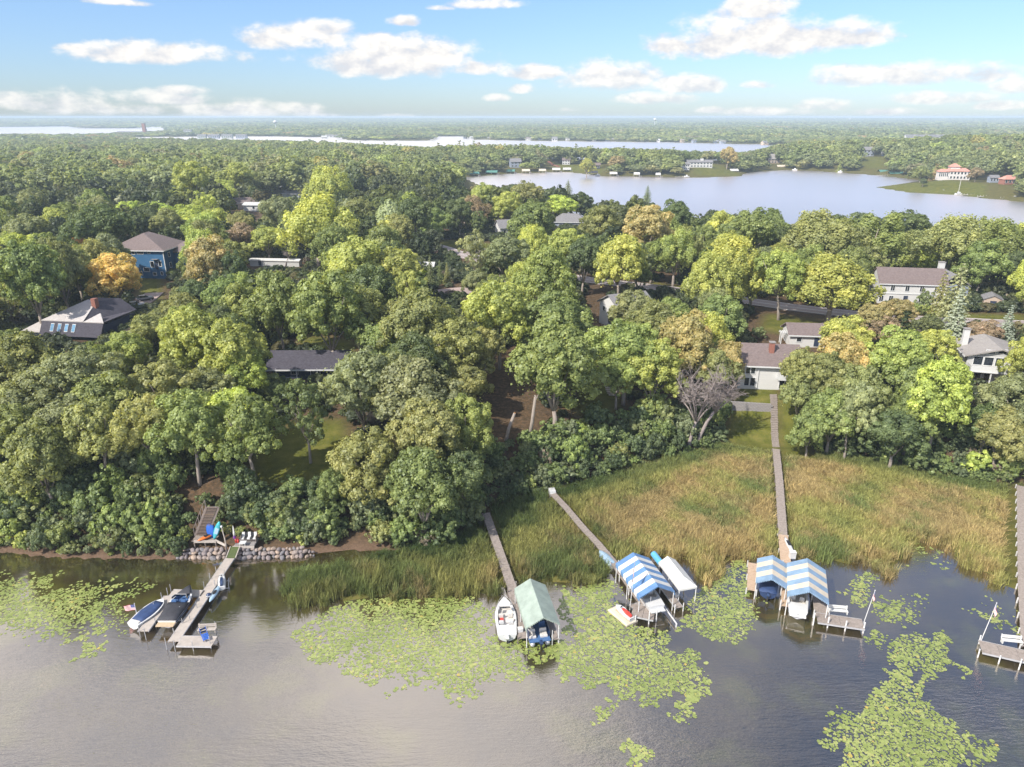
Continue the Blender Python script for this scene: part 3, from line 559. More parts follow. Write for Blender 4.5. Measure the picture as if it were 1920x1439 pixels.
# bushes one can pick out along the bank and the marsh edge
for (px, py, w, ti, lb) in ((945,872,44,'N','dark rounded shrub at the marsh edge beside the narrow boardwalk end'),(1002,862,36,'D','dark shrub right next to the rounded one at the marsh edge'),(1085,800,44,'E','fresh green bush standing out below the leafy slope'),(1160,838,44,'O','olive bush at the foot of the wooded bank'),
  (1828,852,56,'V','bright yellow-green shrub at the reed edge'),(1590,820,60,'D','dark bush below the half bare tree'),(1660,822,60,'G','green bush between the dark bush and reed bed'),(1720,842,66,'N','broad sombre bush at the reed edge'),(1890,860,60,'G','green bush at the head of the plank walk'),
  (765,975,74,'G','leafy bush under the big tree beside the sandy spit'),(828,968,80,'D','dark bush under the big tree facing the reeds'),(715,985,60,'O','olive bush at the head of the sandy spit'),(880,945,66,'N','sombre bush where the weathered plank walk starts'),
  (30,975,60,'E','light bush above the dirt shore at the frame edge'),(45,1000,40,'L','low pale bush hanging over the dirt shore'),(120,985,60,'G','round bush on the bank near a leaning pale trunk'),(205,970,70,'D','dark bush on the bank before the covered boats'),(285,985,60,'G','green creeper clad bush on the bank'),
  (350,990,28,'G','low bush at the foot rail of the bank stairs'),(358,962,30,'D','dark bush half way up the bank stairs'),(410,958,32,'N','sombre bush on the far side of the bank stairs'),(416,982,26,'E','fresh bush behind the teal paddle board'),(388,926,36,'D','dark bush over the top of the bank stairs'),(432,985,26,'O','olive bush behind the dock lamp'),(452,990,28,'G','green bush behind the furled umbrella'),(420,940,34,'N','sombre bush under the twin pale trunks'),
  (318,965,46,'D','dark bush beside the bank stairs'),(486,948,46,'G','bush behind the striped bench'),(540,940,76,'D','dark bush above the boulder wall'),(610,960,64,'G','bush at the far end of the boulder wall'),(1420,618,30,'N','small dark shrub behind the brown roofed white house'),(1712,572,26,'E','clipped green hedge bush before the colonial house front'),(1728,575,26,'G','second hedge bush along the colonial house front'),(1746,578,26,'E','third hedge bush along the colonial house front'),(1762,582,24,'L','end hedge bush along the colonial house front'),(1505,735,34,'O','olive shrub beside the white house steps')):
    g = ground_spot(px, py+w*.62); W = w*(g.y*math.cos(PITCH)+45*math.sin(PITCH))/FPX
    place_tree('bush%d' % random.randrange(3), g.x, g.y, W, W*.85, ti, lb, cat='shrub', group='shrubs along the bank')

# ---------------------------------------------------------------- what must stay in view: photo boxes of buildings and clearings with their distance
def dist_at(px, py): return ground_spot(px, py).y
CLEAR = [(255,436,332,530),(64,568,210,634),(515,655,634,708),(1108,556,1150,606),(1660,500,1770,574),(1402,648,1466,735),(1478,608,1530,648),(1815,634,1900,725),(1845,550,1918,582),(1236,526,1292,556),(1425,575,1548,628),
  (820,456,868,492),(820,536,880,560),(1050,412,1092,428),(920,424,940,445),(480,490,552,505),(240,560,285,585),(480,790,640,915),(1080,690,1170,800),(860,690,1030,840),(1340,735,1520,860),(440,356,485,395),(510,345,560,365),(785,495,822,505),(1085,535,1130,560)]
CLEARD = [dist_at((a+c)/2, d)+(16 if i == 0 else 0) for i, (a, b, c, d) in enumerate(CLEAR)]
ROAD = [tuple(spot(px, py, 8))[:2] for px, py in ((740,440),(790,456),(850,476),(960,505),(1100,528),(1250,545),(1350,560),(1480,580),(1600,594),(1760,606),(2000,616))]
FOOT = []                                    # house footprints (x, y, radius)
for px, py, r_ in ((285,505,15),(140,625,12),(575,700,10),(1150,600,9),(1712,568,13),(1438,725,10),(1510,640,6),(1870,715,12),(1868,575,5),(1070,425,12),(940,440,8),(515,502,14),(850,550,9),(265,575,6),(465,380,8),(535,360,8)):
    g = ground_spot(px, py); FOOT.append((g.x, g.y, r_))
def seg_d(x, y, line):
    d = 1e9
    for (x1, y1), (x2, y2) in zip(line, line[1:]):
        dx, dy = x2-x1, y2-y1; t = max(0, min(1, ((x-x1)*dx+(y-y1)*dy)/(dx*dx+dy*dy))); d = min(d, math.hypot(x-x1-t*dx, y-y1-t*dy))
    return d
def blocks(x, y, z, W, H):
    x0, yt, dep = proj(x, y, z+H); hw = W*.5*FPX/dep; _, yb, _ = proj(x, y, z+H*.15)
    for (a, b, c, d), D in zip(CLEAR, CLEARD):
        if y < D+4 and x0+hw > a and x0-hw < c and yb > b and yt < d: return True
    return False
SKYLINE = ((860,345),(1000,340),(1100,346),(1200,362),(1300,384),(1400,392),(1445,418),(1475,412),(1560,390),(1700,397),(1730,436),(1790,402),(1960,420))
NEARSIDE = ((860,690),(1000,600),(1200,450),(1400,400),(1700,330),(1960,320))
def too_tall(x, y, z):                        # would stand against the bay where the photo shows open water
    px, py, _ = proj(x, y, z)
    return 860 < px < 1960 and y < np.interp(px, *zip(*NEARSIDE)) and py < np.interp(px, *zip(*SKYLINE))+3
def fill():
    g = np.random.default_rng(21); cand = []; off = []
    kinds = ['broad0','broad1','broad2','broad3','broad4','plume0','plume1','airy0','airy1','tall1','spruce0','pine0']; kp = np.array([14,14,14,14,14,7,7,3,3,4,2.5,2.5]); kp = kp/kp.sum()
    tl, tp = list('GODLBETVAKN'), np.array([22,18,11,18,10,10,1.2,3.4,.3,.8,5]); tp = tp/tp.sum()
    grid = {}
    def near(x, y, W):
        for i in range(int(x//20)-1, int(x//20)+2):
            for j in range(int(y//20)-1, int(y//20)+2):
                for (a, b, c) in grid.get((i, j), ()):
                    if math.hypot(a-x, b-y) < .36*(W+c): return True
        return False
    def put(x, y, W): grid.setdefault((int(x//20), int(y//20)), []).append((x, y, W))
    for t in TREES: put(t['x'], t['y'], t['W'])
    N = 16000; D = np.sqrt(g.random(N)*(470**2-85**2)+85**2); T = np.radians(g.uniform(-50, 50, N)); X, Y = D*np.sin(T), D*np.cos(T)
    Z = height(X, Y); DN = Y-toe(X); LW = np.min([sdist(L, X, Y) for L in LAWNS], 0); S2 = sdist(LAKE2, X, Y)
    for x, y, z, dn, lw, s2 in zip(X, Y, Z, DN, LW, S2):
        if dn < 7 or lw < 2 or s2 < 9 or seg_d(x, y, ROAD) < 8.5: continue
        if any(math.hypot(x-a, y-b) < r_+3 for a, b, r_ in FOOT): continue
        W = g.uniform(8, 14.5)*(1+.12*(g.random() < .15)); kd = str(g.choice(kinds, p=kp)); k = g.uniform(1.05, 1.4)
        if kd[:4] in ('spru', 'pine'): W *= .5; k = 2.2
        H = W*k*(.8+.2*min(1, s2/60))
        if near(x, y, W) or blocks(x, y, z, W, H) or too_tall(x, y, z+H): continue
        put(x, y, W); x0, yt, dep = proj(x, y, z+H)
        if x0 < -120 or x0 > 2040: off.append((0, kd, x, y, z, W, H, str(g.choice(tl, p=tp)))); continue
        cand.append((W/dep, kd, x, y, z, W, H, str(g.choice(tl, p=tp))))
    cand.sort(reverse=True); room = 290-len([t for t in TREES if not t['kind'].startswith('bush')])
    for c in cand[:room]: place_tree(c[1], c[2], c[3], c[5], c[6], c[7], z=c[4])
    return cand[room:]+off, grid
rest, GRID = fill()

# ---------------------------------------------------------------- woodland beyond: one mass
L3SKY = ((150,262),(240,264),(300,263),(530,264),(640,269),(800,277),(850,273),(900,269),(1000,273),(1100,277),(1250,282),(1390,288),(1440,278),(1500,262),(1560,240))
L4SKY = ((-100,251),(90,252),(210,250),(330,247),(345,240))
def clip_sky(x, y, z, H, W, line, lakes, g):      # trees this side of a far lake stay low enough to show its water
    H, W = H.copy(), W.copy(); px = 960+FPX*x/(y*math.cos(PITCH)+50*math.sin(PITCH)); lim = np.interp(px, *zip(*line)); far = np.interp(px, *zip(*line), left=0, right=0) > 242
    near = np.interp(px, (-100, 300, 830, 1480), (1500, 1420, 1080, 1180)) if lakes[0] is LAKE3 else np.full(len(x), 2450.0)
    for i in np.nonzero(far & (y < near) & (px > line[0][0]) & (px < line[-1][0]))[0]:
        r = ray(px[i], lim[i]+g.uniform(-2.5, 2)); top = CAMZ+y[i]*r.z/r.y; h = min(H[i], max(3.0, top-z[i])); W[i] *= max(.55, min(1, h/H[i]*1.25)); H[i] = h
    return H, W
def woodland():
    g = np.random.default_rng(31); tl = 'GODLBETYVAKN'; tp = np.array([20,26,9,17,13,5,5,1,2,.8,2.5,3]); tp /= tp.sum()
    objs = []
    for i, (lob, per, leaf) in enumerate(((60, 46, .72), (70, 40, .70), (54, 52, .74), (76, 36, .68))):
        objs.append(loose('wood_a%d' % i, grown_crown(g, 12, .8, 15, int(lob*1.2), per, leaf*.95, (3, 4, 5, 3)[i], LEAF_I)))
    objs.append(loose('wood_a4', conifer_crown(g, 6, 15, 11, 8, .8, LEAF_I)))
    P, Sc, Rz, Ti, Id = [], [], [], [], []
    for (_, kd, x, y, z, W, H, ti) in rest:
        P.append((x, y, z-.3)); con = kd[:4] in ('spru', 'pine'); Sc.append((W/(6 if con else 12),)*2+(H/15,)); Rz.append(g.uniform(0, 6.28)); Ti.append(TINT[ti]); Id.append(4 if con else g.integers(0, 4))
    # jittered grid to 1600 m
    def band(d0, d1, step, wm):
        nx = int(d1*.86*2/step); ny = int((d1-d0*.72)/step)
        gx, gy = np.meshgrid((np.arange(nx)-nx/2)*step, d0*.72+np.arange(ny)*step); x = (gx+g.uniform(-.48, .48, gx.shape)*step).ravel(); y = (gy+g.uniform(-.48, .48, gx.shape)*step).ravel()
        D = np.hypot(x, y); z = height(x, y); s = np.min([sdist(L, x, y) for L in (LAKE2, LAKE3, LAKE4, LAKE5)], 0); keep = (D > d0) & (D <= d1) & (z > .05) & (s > np.where((D > 1150) & (D < 2600), 15, 5)) & (np.abs(x) < y*.84+30)
        for L in FARLAWNS: keep &= sdist(L, x, y) > 3
        for (a, b, r_) in FARFOOT: keep &= np.hypot(x-a, y-b) > r_
        if d0 < 1000:                         # lake-front gardens before the far houses are kept open down to the water
            px = 960+FPX*x/(y*math.cos(PITCH)+48*math.sin(PITCH))
            for hx, hw, hy in FARVIEW: keep &= ~((np.abs(px-hx) < hw) & (y < hy+8) & (y > hy-260) & (D > 480))
        return x[keep], y[keep], z[keep], s[keep], D[keep]
    x, y, z, s, D = band(470, 1750, 12, 11)
    ok = np.array([not too_tall(a, b, c+11) for a, b, c in zip(x, y, z)]); x, y, z, s, D = x[ok], y[ok], z[ok], s[ok], D[ok]
    n = len(x); W = g.uniform(13, 23, n); f = (.55+.45*ss(0, 60, s))*(1-.30*ss(900, 1500, D)); H = (W*.5+7)*g.uniform(.9, 1.25, n)*f
    H, W = clip_sky(x, y, z, H, W, L3SKY, (LAKE3,), g)
    ci = g.choice(12, n, p=tp); con = g.random(n) < .05
    P = np.concatenate([np.array(P), np.stack([x, y, z-.3], 1)]); W2 = np.where(con, W*.5/6, W/12)
    Sc = np.concatenate([np.array(Sc), np.stack([W2, W2, np.where(con, H*1.15, H)/15], 1)]); Rz = np.concatenate([np.array(Rz), g.uniform(0, 6.28, n)])
    TT = np.array([TINT[c] for c in tl]); Ti = np.concatenate([np.array(Ti), (TT[ci]*.5+.5*np.array([.142, .160, .055]))*2.3*g.uniform(.82, 1.15, (n, 1))]); Id = np.concatenate([np.array(Id), np.where(con, 4, g.integers(0, 4, n))]).astype(np.int32)
    scatter('woodland', P, Sc, Rz, Ti, Id, objs, 'late summer broadleaf woodland round the bays behind the single trees')
    # far woods: groves of a dozen crowns
    gro = []
    for q in range(4):
        Pp, Nn, Ss, V = [], [], [], []
        for t in range(16):
            cx, cy = g.uniform(-27, 27, 2); r_ = g.uniform(4.5, 7.5); hh = g.uniform(8, 15); nn = 56; d = unit(g.normal(size=(nn, 3))+[0, 0, .7])
            Pp.append(np.array([cx, cy, hh*.55])+d*np.array([r_, r_, hh*.45])*g.uniform(.8, 1.05, (nn, 1))); Nn.append(d+g.normal(size=(nn, 3))*.3); Ss.append(g.uniform(2.2, 3.6, nn)); V.append(np.clip(g.uniform(.2, .8)+g.normal(size=nn)*.15, 0, 1))
        gro.append(loose('grove_a%d' % q, cards('grove', np.concatenate(Pp), np.concatenate(Nn), np.concatenate(Ss), np.concatenate(V), LEAF_I, g)))
    Ps, Sc, Ti = [], [], []
    for d0, d1, st in ((1700, 4200, 34), (4200, 12500, 62)):
        x, y, z, s, D = band(d0, d1, st, 40); n = len(x); k = st/34
        Ps.append(np.stack([x, y, z-.5], 1)); hs = g.uniform(.8, 1.2, n)*(.55+.45*ss(0, 300, s)); hs = clip_sky(x, y, z, hs*15, hs*15, L4SKY, (LAKE4,), g)[0]/15; Sc.append(np.stack([np.full(n, 1.25*k), np.full(n, 1.25*k), hs*(1+.25*(k > 1.2))], 1)); Ti.append((TT[g.choice(12, n, p=tp)]*g.uniform(.85, 1.1, (n, 1))*.6+np.array(TINT['O'])*.4)*2.0)
    Ps, Sc, Ti = np.concatenate(Ps), np.concatenate(Sc), np.concatenate(Ti); n = len(Ps)
    scatter('far_woods', Ps, Sc, g.uniform(0, 6.28, n), Ti, g.integers(0, 4, n).astype(np.int32), gro, 'hazy woods stretching to the horizon beyond the lakes')
    print('woodland', len(P), 'groves', n)
FARVIEW = [(hx, hw, spot(hx, hy, hz_).y) for hx, hw, hy, hz_ in ((1312,27,316,5),(1284,10,327,1),(1788,40,349,1),(1624,16,304,4),(1657,7,303,5),(1449,16,311,2),(1893,18,357,2),(1862,10,350,3),(966,13,318,2),(1062,9,308,5),(1018,6,303,5),(1036,12,310,4))]
FARFOOT = []
for px, py, r_ in ((965,316,16),(1062,306,14),(1312,312,22),(1284,328,9),(1450,306,16),(1622,302,18),(1660,300,12),(1785,348,26),(1893,352,18),(1895,330,14),(1860,345,12),(835,306,14),(1740,262,75),(1102,322,10)):
    g_ = spot(px, py, 3); FARFOOT.append((g_.x, g_.y, r_))
woodland()

# ---------------------------------------------------------------- undergrowth on the bank, reeds, lily pads
def undergrowth():
    g = np.random.default_rng(41); objs = [loose('scrub_a%d' % i, grown_crown(g, 4, -.4, 3.0, 44, 105, .17, (3, 4, 5)[i], LEAF_I)) for i in range(3)]
    n = 9000; x = g.uniform(-115, 120, n); dn = g.uniform(.6, 17, n); y = toe(x)+dn
    lw = np.min([sdist(L, x, y) for L in LAWNS], 0); pxs = np.array([proj(a, b, 2)[0] for a, b in zip(x, y)]); pys = np.array([proj(a, b, 2)[1] for a, b in zip(x, y)])
    keep = (lw > 1.2) & (dn < np.where(pxs < 700, 13, np.where(pxs < 1380, 10, 15)))
    keep &= ~((pxs > 640) & (pxs < 745) & (dn < 3.5)); keep &= ~((pxs > 935) & (pxs < 1030) & (pys < 812) & (pys > 600)); keep &= ~(((pxs > 342) & (pxs < 428) & (pys > 932)) | ((pxs > 395) & (pxs < 496) & (pys > 985))); keep &= ~((pxs > 1355) & (pxs < 1525))
    keep &= ~((pxs > 905) & (pxs < 935) & (pys > 930)); keep &= (dn > np.where((pxs > 335) & (pxs < 620), 2.2, .6)); keep &= (pxs < 1903) | (pxs > 1950)
    x, y, dn = x[keep], y[keep], dn[keep]; k = []
    grid = {}
    for i in range(len(x)):
        key = (int(x[i]/1.35), int(y[i]/1.35))
        if key in grid: continue
        grid[key] = 1; k.append(i)
    x, y, dn = x[k], y[k], dn[k]; n = len(x); z = height(x, y); W = g.choice([1.6, 2.2, 3.0, 4.4, 5.4], n, p=[.25, .3, .25, .14, .06])*g.uniform(.85, 1.2, n)*(.55+.45*ss(0, 4, dn)); tl = 'NDGBOELK'; TT = 2.0*np.array([TINT[c] for c in tl]); ti = TT[g.choice(8, n, p=[.13, .19, .25, .08, .14, .11, .06, .04])]*g.uniform(.85, 1.15, (n, 1))
    scatter('bank_undergrowth', np.stack([x, y, z-.1], 1), np.stack([W/4, W/4, W/4*g.uniform(.6, 1.5, n)], 1), g.uniform(0, 6.28, n), ti, g.integers(0, 3, n).astype(np.int32), objs, 'dense green undergrowth covering the lake bank')
undergrowth()

def forest_scrub():
    g = np.random.default_rng(43); objs = [loose('low_scrub_a%d' % i, blob_crown(g, 4, -.4, 3.0, 30, 44, .34, .7, .85, .3, LEAF_I)) for i in range(3)]
    n = 9000; D = np.sqrt(g.random(n)*(330**2-92**2)+92**2); T = np.radians(g.uniform(-40, 40, n)); x, y = D*np.sin(T), D*np.cos(T); dn = y-toe(x); z = height(x, y)
    keep = (dn > 14) & (np.min([sdist(L, x, y) for L in LAWNS], 0) > 2.5) & (sdist(LAKE2, x, y) > 4); x, y, z = x[keep], y[keep], z[keep]
    keep = np.array([seg_d(a, b, ROAD) > 6.5 and all(math.hypot(a-c, b-d) > r_*.85 for c, d, r_ in FOOT) and not slope_clear(a, b, c_) for a, b, c_ in zip(x, y, z)]); x, y, z = x[keep], y[keep], z[keep]; n = len(x)
    W = g.uniform(2.2, 5.2, n); TT = np.array([TINT[c] for c in 'NDGBOKT']); ti = TT[g.choice(7, n, p=[.2, .25, .22, .1, .15, .05, .03])]*g.uniform(.8, 1.15, (n, 1))
    scatter('forest_undergrowth', np.stack([x, y, z-.1], 1), np.stack([W/4, W/4, W/4*g.uniform(.55, 1, n)], 1), g.uniform(0, 6.28, n), ti, g.integers(0, 3, n).astype(np.int32), objs, 'low scrub growing under the trees of the wood')
def slope_clear(x, y, z):
    px, py, _ = proj(x, y, z+1); return (870 < px < 1025 and 660 < py < 830) or (1080 < px < 1165 and 690 < py < 790) or (1095 < px < 1150 and 530 < py < 610) or (1400 < px < 1560 and 570 < py < 740)
forest_scrub()
WALKS = []                                    # plank walks through the reeds, filled in by name: (polyline, half width)
WALK_B = [spot(911, 962, .7), spot(938, 1038, .7), spot(963, 1110, .7), spot(985, 1196, .7)]
WALK_C = [spot(1037, 926, .7), spot(1092, 986, .7), spot(1150, 1050, .7), spot(1228, 1148, .7)]
WALK_D = [spot(1459, 838, .7), spot(1465, 940, .7), spot(1477, 1050, .7), spot(1498, 1150, .7)]
WALK_E = [spot(1911, 915, .7), spot(1917, 1100, .7), spot(1925, 1235, .7)]
SLIPS = [(WALK_B, 1.0), (WALK_C, .95), (WALK_D, .95), (WALK_E, 1.5)]
def reeds():
    g = np.random.default_rng(51); objs = []
    m = bpy.data.materials.new('reeds'); m.use_nodes = True; nt = m.node_tree; nt.nodes.clear(); N, L = nt.nodes.new, nt.links.new
    a = N('ShaderNodeAttribute'); a.attribute_type = 'INSTANCER'; a.attribute_name = 'tint'; v = N('ShaderNodeAttribute'); v.attribute_name = 'leafvar'
    hs = N('ShaderNodeHueSaturation'); L(a.outputs['Color'], hs.inputs['Color']); mr = N('ShaderNodeMapRange'); mr.inputs['To Min'].default_value = .45; mr.inputs['To Max'].default_value = 1.55; L(v.outputs['Fac'], mr.inputs[0]); L(mr.outputs[0], hs.inputs['Value'])
    d = N('ShaderNodeBsdfDiffuse'); t = N('ShaderNodeBsdfTranslucent'); L(hs.outputs[0], d.inputs[0]); L(hs.outputs[0], t.inputs[0]); ms = N('ShaderNodeMixShader'); ms.inputs[0].default_value = .3; L(d.outputs[0], ms.inputs[1]); L(t.outputs[0], ms.inputs[2]); o = N('ShaderNodeOutputMaterial'); L(ms.outputs[0], o.inputs[0])
    for q in range(4):
        vs, fs, lv = [], [], []
        for b in range(44):
            a0 = g.uniform(0, 6.28); r0 = g.uniform(0, .55); h = g.uniform(1.1, 2.1); ln = g.uniform(.1, .95); w = g.uniform(.025, .06); t0 = g.uniform(0, 6.28)
            x, y = r0*math.cos(a0), r0*math.sin(a0); dx, dy = math.cos(t0), math.sin(t0); px, py = -dy*w/2, dx*w/2; o_ = len(vs)
            for f, wd, bend in ((0, 1, 0), (.55, 1, .25), (1, .25, 1)):
                cx, cy, cz = x+dx*ln*bend, y+dy*ln*bend, h*(f-.12*bend*ln)
                vs += [(cx-px*wd, cy-py*wd, cz), (cx+px*wd, cy+py*wd, cz)]
            fs += [(o_, o_+1, o_+3, o_+2), (o_+2, o_+3, o_+5, o_+4)]; c = np.clip(g.normal(.5, .22), 0, 1); lv += [c, c]
        me = bpy.data.meshes.new('tuft'); me.from_pydata(vs, [], fs); at = me.attributes.new('leafvar', 'FLOAT', 'FACE'); at.data.foreach_set('value', np.array(lv, dtype=np.float32)); me.materials.append(m); objs.append(loose('tuft_a%d' % q, me))
    mx, my = np.array([p[0] for p in MARSH]), np.array([p[1] for p in MARSH]); st = .58
    gx, gy = np.meshgrid(np.arange(mx.min(), min(mx.max(), 84), st), np.arange(my.min(), my.max(), st)); x = (gx+g.uniform(-.5, .5, gx.shape)*st).ravel(); y = (gy+g.uniform(-.5, .5, gx.shape)*st).ravel()
    sm = sdist(MARSH, x, y); pat = lumps(x, y, 3.0, 2)*.5+lumps(x, y, 7.5, 5)*.6+g.normal(size=len(x))*.16; keep = (sm < .4+.5*lumps(x, y, 1.6, 1)) & ((sm < -1) | (g.random(len(x)) < .8))
    for i, (W, hw) in enumerate(SLIPS):
        keep &= np.array([seg_d(a, b, [(p.x, p.y) for p in W]) for a, b in zip(x, y)]) > hw+.35
    for q in DOCKBOX: keep &= ~inside(q, x, y)
    lw = np.min([sdist(L, x, y) for L in LAWNS], 0); keep &= lw > 1
    keep &= g.random(len(x)) < np.where(sm > -1.2, .5, np.where(sm > -2.5, .8, .95))
    x, y, pat, sm = x[keep], y[keep], pat[keep], sm[keep]; n = len(x)
    edge = ss(-9, -1.0, sm)                   # taller, greener at the water; short sedge near the bank
    px = np.array([proj(a, b, 0)[0] for a, b in zip(x, y)])
    right = ss(1060, 1250, px)
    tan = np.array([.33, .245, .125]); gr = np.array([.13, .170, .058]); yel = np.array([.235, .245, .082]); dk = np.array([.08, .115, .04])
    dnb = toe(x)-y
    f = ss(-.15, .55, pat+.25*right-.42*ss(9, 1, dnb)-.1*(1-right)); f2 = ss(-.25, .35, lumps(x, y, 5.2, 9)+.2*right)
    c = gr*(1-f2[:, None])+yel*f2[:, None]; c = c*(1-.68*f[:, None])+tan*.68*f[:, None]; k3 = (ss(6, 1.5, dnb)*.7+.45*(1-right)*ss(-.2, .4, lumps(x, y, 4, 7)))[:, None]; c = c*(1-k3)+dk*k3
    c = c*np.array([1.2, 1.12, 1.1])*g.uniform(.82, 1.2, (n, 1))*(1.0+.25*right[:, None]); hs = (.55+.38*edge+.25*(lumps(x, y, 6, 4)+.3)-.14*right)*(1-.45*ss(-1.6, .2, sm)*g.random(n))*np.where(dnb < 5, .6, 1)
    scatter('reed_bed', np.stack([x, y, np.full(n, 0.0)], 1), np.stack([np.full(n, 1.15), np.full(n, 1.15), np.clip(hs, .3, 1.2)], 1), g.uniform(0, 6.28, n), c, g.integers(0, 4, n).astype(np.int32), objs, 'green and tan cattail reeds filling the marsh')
    # short sward on the open lawns
    print('reeds', n)
reeds()
PADS = [('wide bed of lily pads in the shaded water by the covered boats', 1.0, [(-40,1080),(60,1076),(150,1095),(215,1090),(285,1092),(268,1115),(235,1150),(228,1188),(130,1202),(60,1198),(-40,1188)], .50),
 ('small loose clump of lily pads off the big shaded bed', 1.0, [(148,1215),(165,1203),(182,1208),(180,1225),(155,1230)], .75),
 ('bed of lily pads between the reeds and the white open boat', 1.0, [(560,1200),(600,1150),(650,1128),(760,1112),(900,1116),(925,1140),(920,1190),(1000,1230),(1010,1262),(940,1268),(908,1300),(855,1312),(800,1290),(700,1276),(640,1250),(575,1230)], .62),
 ('bed of lily pads beyond the green canopy', 1.0, [(1050,1120),(1110,1100),(1165,1130),(1165,1160),(1240,1172),(1250,1215),(1312,1238),(1332,1280),(1310,1308),(1215,1318),(1130,1290),(1050,1272),(1040,1236),(1060,1180)], .78),
 ('narrow tongue of lily pads near the open lake', 1.0, [(1262,1318),(1290,1302),(1306,1330),(1290,1346)], .85),
 ('bed of lily pads between the white canopy and striped canopies', 1.0, [(1345,1075),(1400,1045),(1418,1105),(1405,1150),(1418,1188),(1350,1200),(1280,1180),(1275,1140),(1310,1112)], .72),
 ('scattered lily pads beside the slender flagpole', 1.0, [(1585,1112),(1612,1070),(1668,1090),(1660,1118),(1728,1118),(1722,1152),(1690,1180),(1640,1150)], .5),
 ('lily pads in the inlet of the reeds', 1.0, [(1690,1032),(1712,1020),(1760,1026),(1770,1060),(1700,1062)], .4),
 ('middle bed of lily pads in the dark water', 1.0, [(1630,1205),(1690,1185),(1765,1195),(1795,1248),(1745,1272),(1660,1245)], .68),
 ('big bed of lily pads in the dark near corner of the lake', 1.0, [(1545,1352),(1620,1332),(1650,1285),(1705,1268),(1745,1320),(1800,1372),(1850,1398),(1810,1470),(1600,1480),(1560,1385)], .74),
 ('lily pads before the bench on the outer plank walk', 1.0, [(1812,1135),(1850,1128),(1906,1150),(1902,1190),(1840,1182)], .45),
 ('tiny raft of lily pads alone in open water', 1.0, [(1175,1402),(1192,1400),(1210,1422),(1195,1432),(1178,1415)], .8), ('pair of lily pad clusters alone off the big bed', 1.0, [(1122,1328),(1138,1322),(1150,1334),(1132,1342)], .7),
 ('lily pads along the mouth of the green canopy', 1.0, [(930,1190),(1045,1190),(1050,1222),(1020,1238),(960,1225)], .8), ('thin lily pads along the reed front', 1.0, [(1040,1098),(1110,1096),(1160,1080),(1170,1125),(1050,1122)], .5)]
def pads():
    g = np.random.default_rng(61)
    m = bpy.data.materials.new('lily_pad'); m.use_nodes = True; nt = m.node_tree; b = nt.nodes['Principled BSDF']; N, L = nt.nodes.new, nt.links.new
    a = N('ShaderNodeAttribute'); a.attribute_name = 'leafvar'; rp = N('ShaderNodeValToRGB'); e = rp.color_ramp.elements
    e[0].color = (.15, .19, .045, 1); e[1].color = (.40, .31, .07, 1); e[1].position = 1
    k = e.new(.5); k.color = (.235, .275, .075, 1); k = e.new(.85); k.color = (.33, .35, .12, 1); L(a.outputs['Fac'], rp.inputs[0]); L(rp.outputs[0], b.inputs['Base Color'])
    b.inputs['Roughness'].default_value = .32; b.inputs['Specular IOR Level'].default_value = .6
    for lab, _, poly, dens in PADS:
        W = P0(*poly); wx = [p[0] for p in W]; wy = [p[1] for p in W]; step = .235
        gx, gy = np.meshgrid(np.arange(min(wx)-1, max(wx)+1, step), np.arange(min(wy)-1, max(wy)+1, step)); x = (gx+g.uniform(-.45, .45, gx.shape)*step).ravel(); y = (gy+g.uniform(-.45, .45, gx.shape)*step).ravel()
        s = sdist(W, x, y); pat = lumps(x, y, 1.5, 3)*.6+lumps(x, y, .7, 6)*.4+.35*lumps(x, y, 4, 1)
        keep = (s < .2+1.5*lumps(x, y, 1.3, 8)+1.0*lumps(x, y, .5, 2)) & (pat+g.normal(size=len(x))*.30 < (dens-.50)*2.2+1.0*ss(.8, -6.0, s)-.22+.35*lumps(x, y, 2.3, 4))
        keep &= ~(inside(MARSH, x, y)); x, y = x[keep], y[keep]
        for q in PADHOLES: kk = ~inside(q, x, y); x, y = x[kk], y[kk]
        n = len(x)
        if not n: continue
        r = g.choice([.075, .115, .16, .215], n, p=[.25, .3, .3, .15])*g.uniform(.85, 1.15, n); t0 = g.uniform(0, 6.28, n); ns = 8; vs = np.zeros((n, ns+1, 3)); tilt = g.normal(size=(n, 2))*.02; z0 = .008+g.random(n)*.016
        vs[:, 0] = np.stack([x, y, z0], 1)
        for k in range(ns):
            t = t0+.25+k*(6.283-.5)/(ns-1); dx, dy = np.cos(t)*r, np.sin(t)*r; vs[:, k+1] = np.stack([x+dx, y+dy, z0+dx*tilt[:, 0]+dy*tilt[:, 1]+g.random(n)*.008], 1)
        base = (np.arange(n)*(ns+1))[:, None, None]; f = (np.array([(0, k+1, k+2) for k in range(ns-1)])[None]+base).reshape(-1, 3)
        me = bpy.data.meshes.new('lily_pads'); me.vertices.add(n*(ns+1)); me.vertices.foreach_set('co', vs.ravel()); me.loops.add(f.size); me.loops.foreach_set('vertex_index', f.ravel().astype(np.int32))
        me.polygons.add(len(f)); me.polygons.foreach_set('loop_start', np.arange(len(f))*3); me.polygons.foreach_set('loop_total', np.full(len(f), 3)); me.update()
        at = me.attributes.new('leafvar', 'FLOAT', 'FACE'); at.data.foreach_set('value', np.repeat(np.clip(g.normal(.42, .2, n)+.22*lumps(x, y, 3.1, 7), 0, .88)+(g.random(n) < .05)*.3, ns-1).clip(0, 1)); me.materials.append(m)
        o = bpy.data.objects.new('lily_pad_bed', me); C.objects.link(o); tag(o, lab, kind='stuff')
PADHOLES = [P0((925,1116),(965,1116),(985,1205),(1048,1195),(1040,1088),(1000,1085),(980,1140),(960,1205),(935,1205)), P0((1150,1135),(1235,1130),(1245,1180),(1195,1175),(1160,1160)), P0((1230,1120),(1290,1150),(1260,1180),(1240,1170))]
pads()
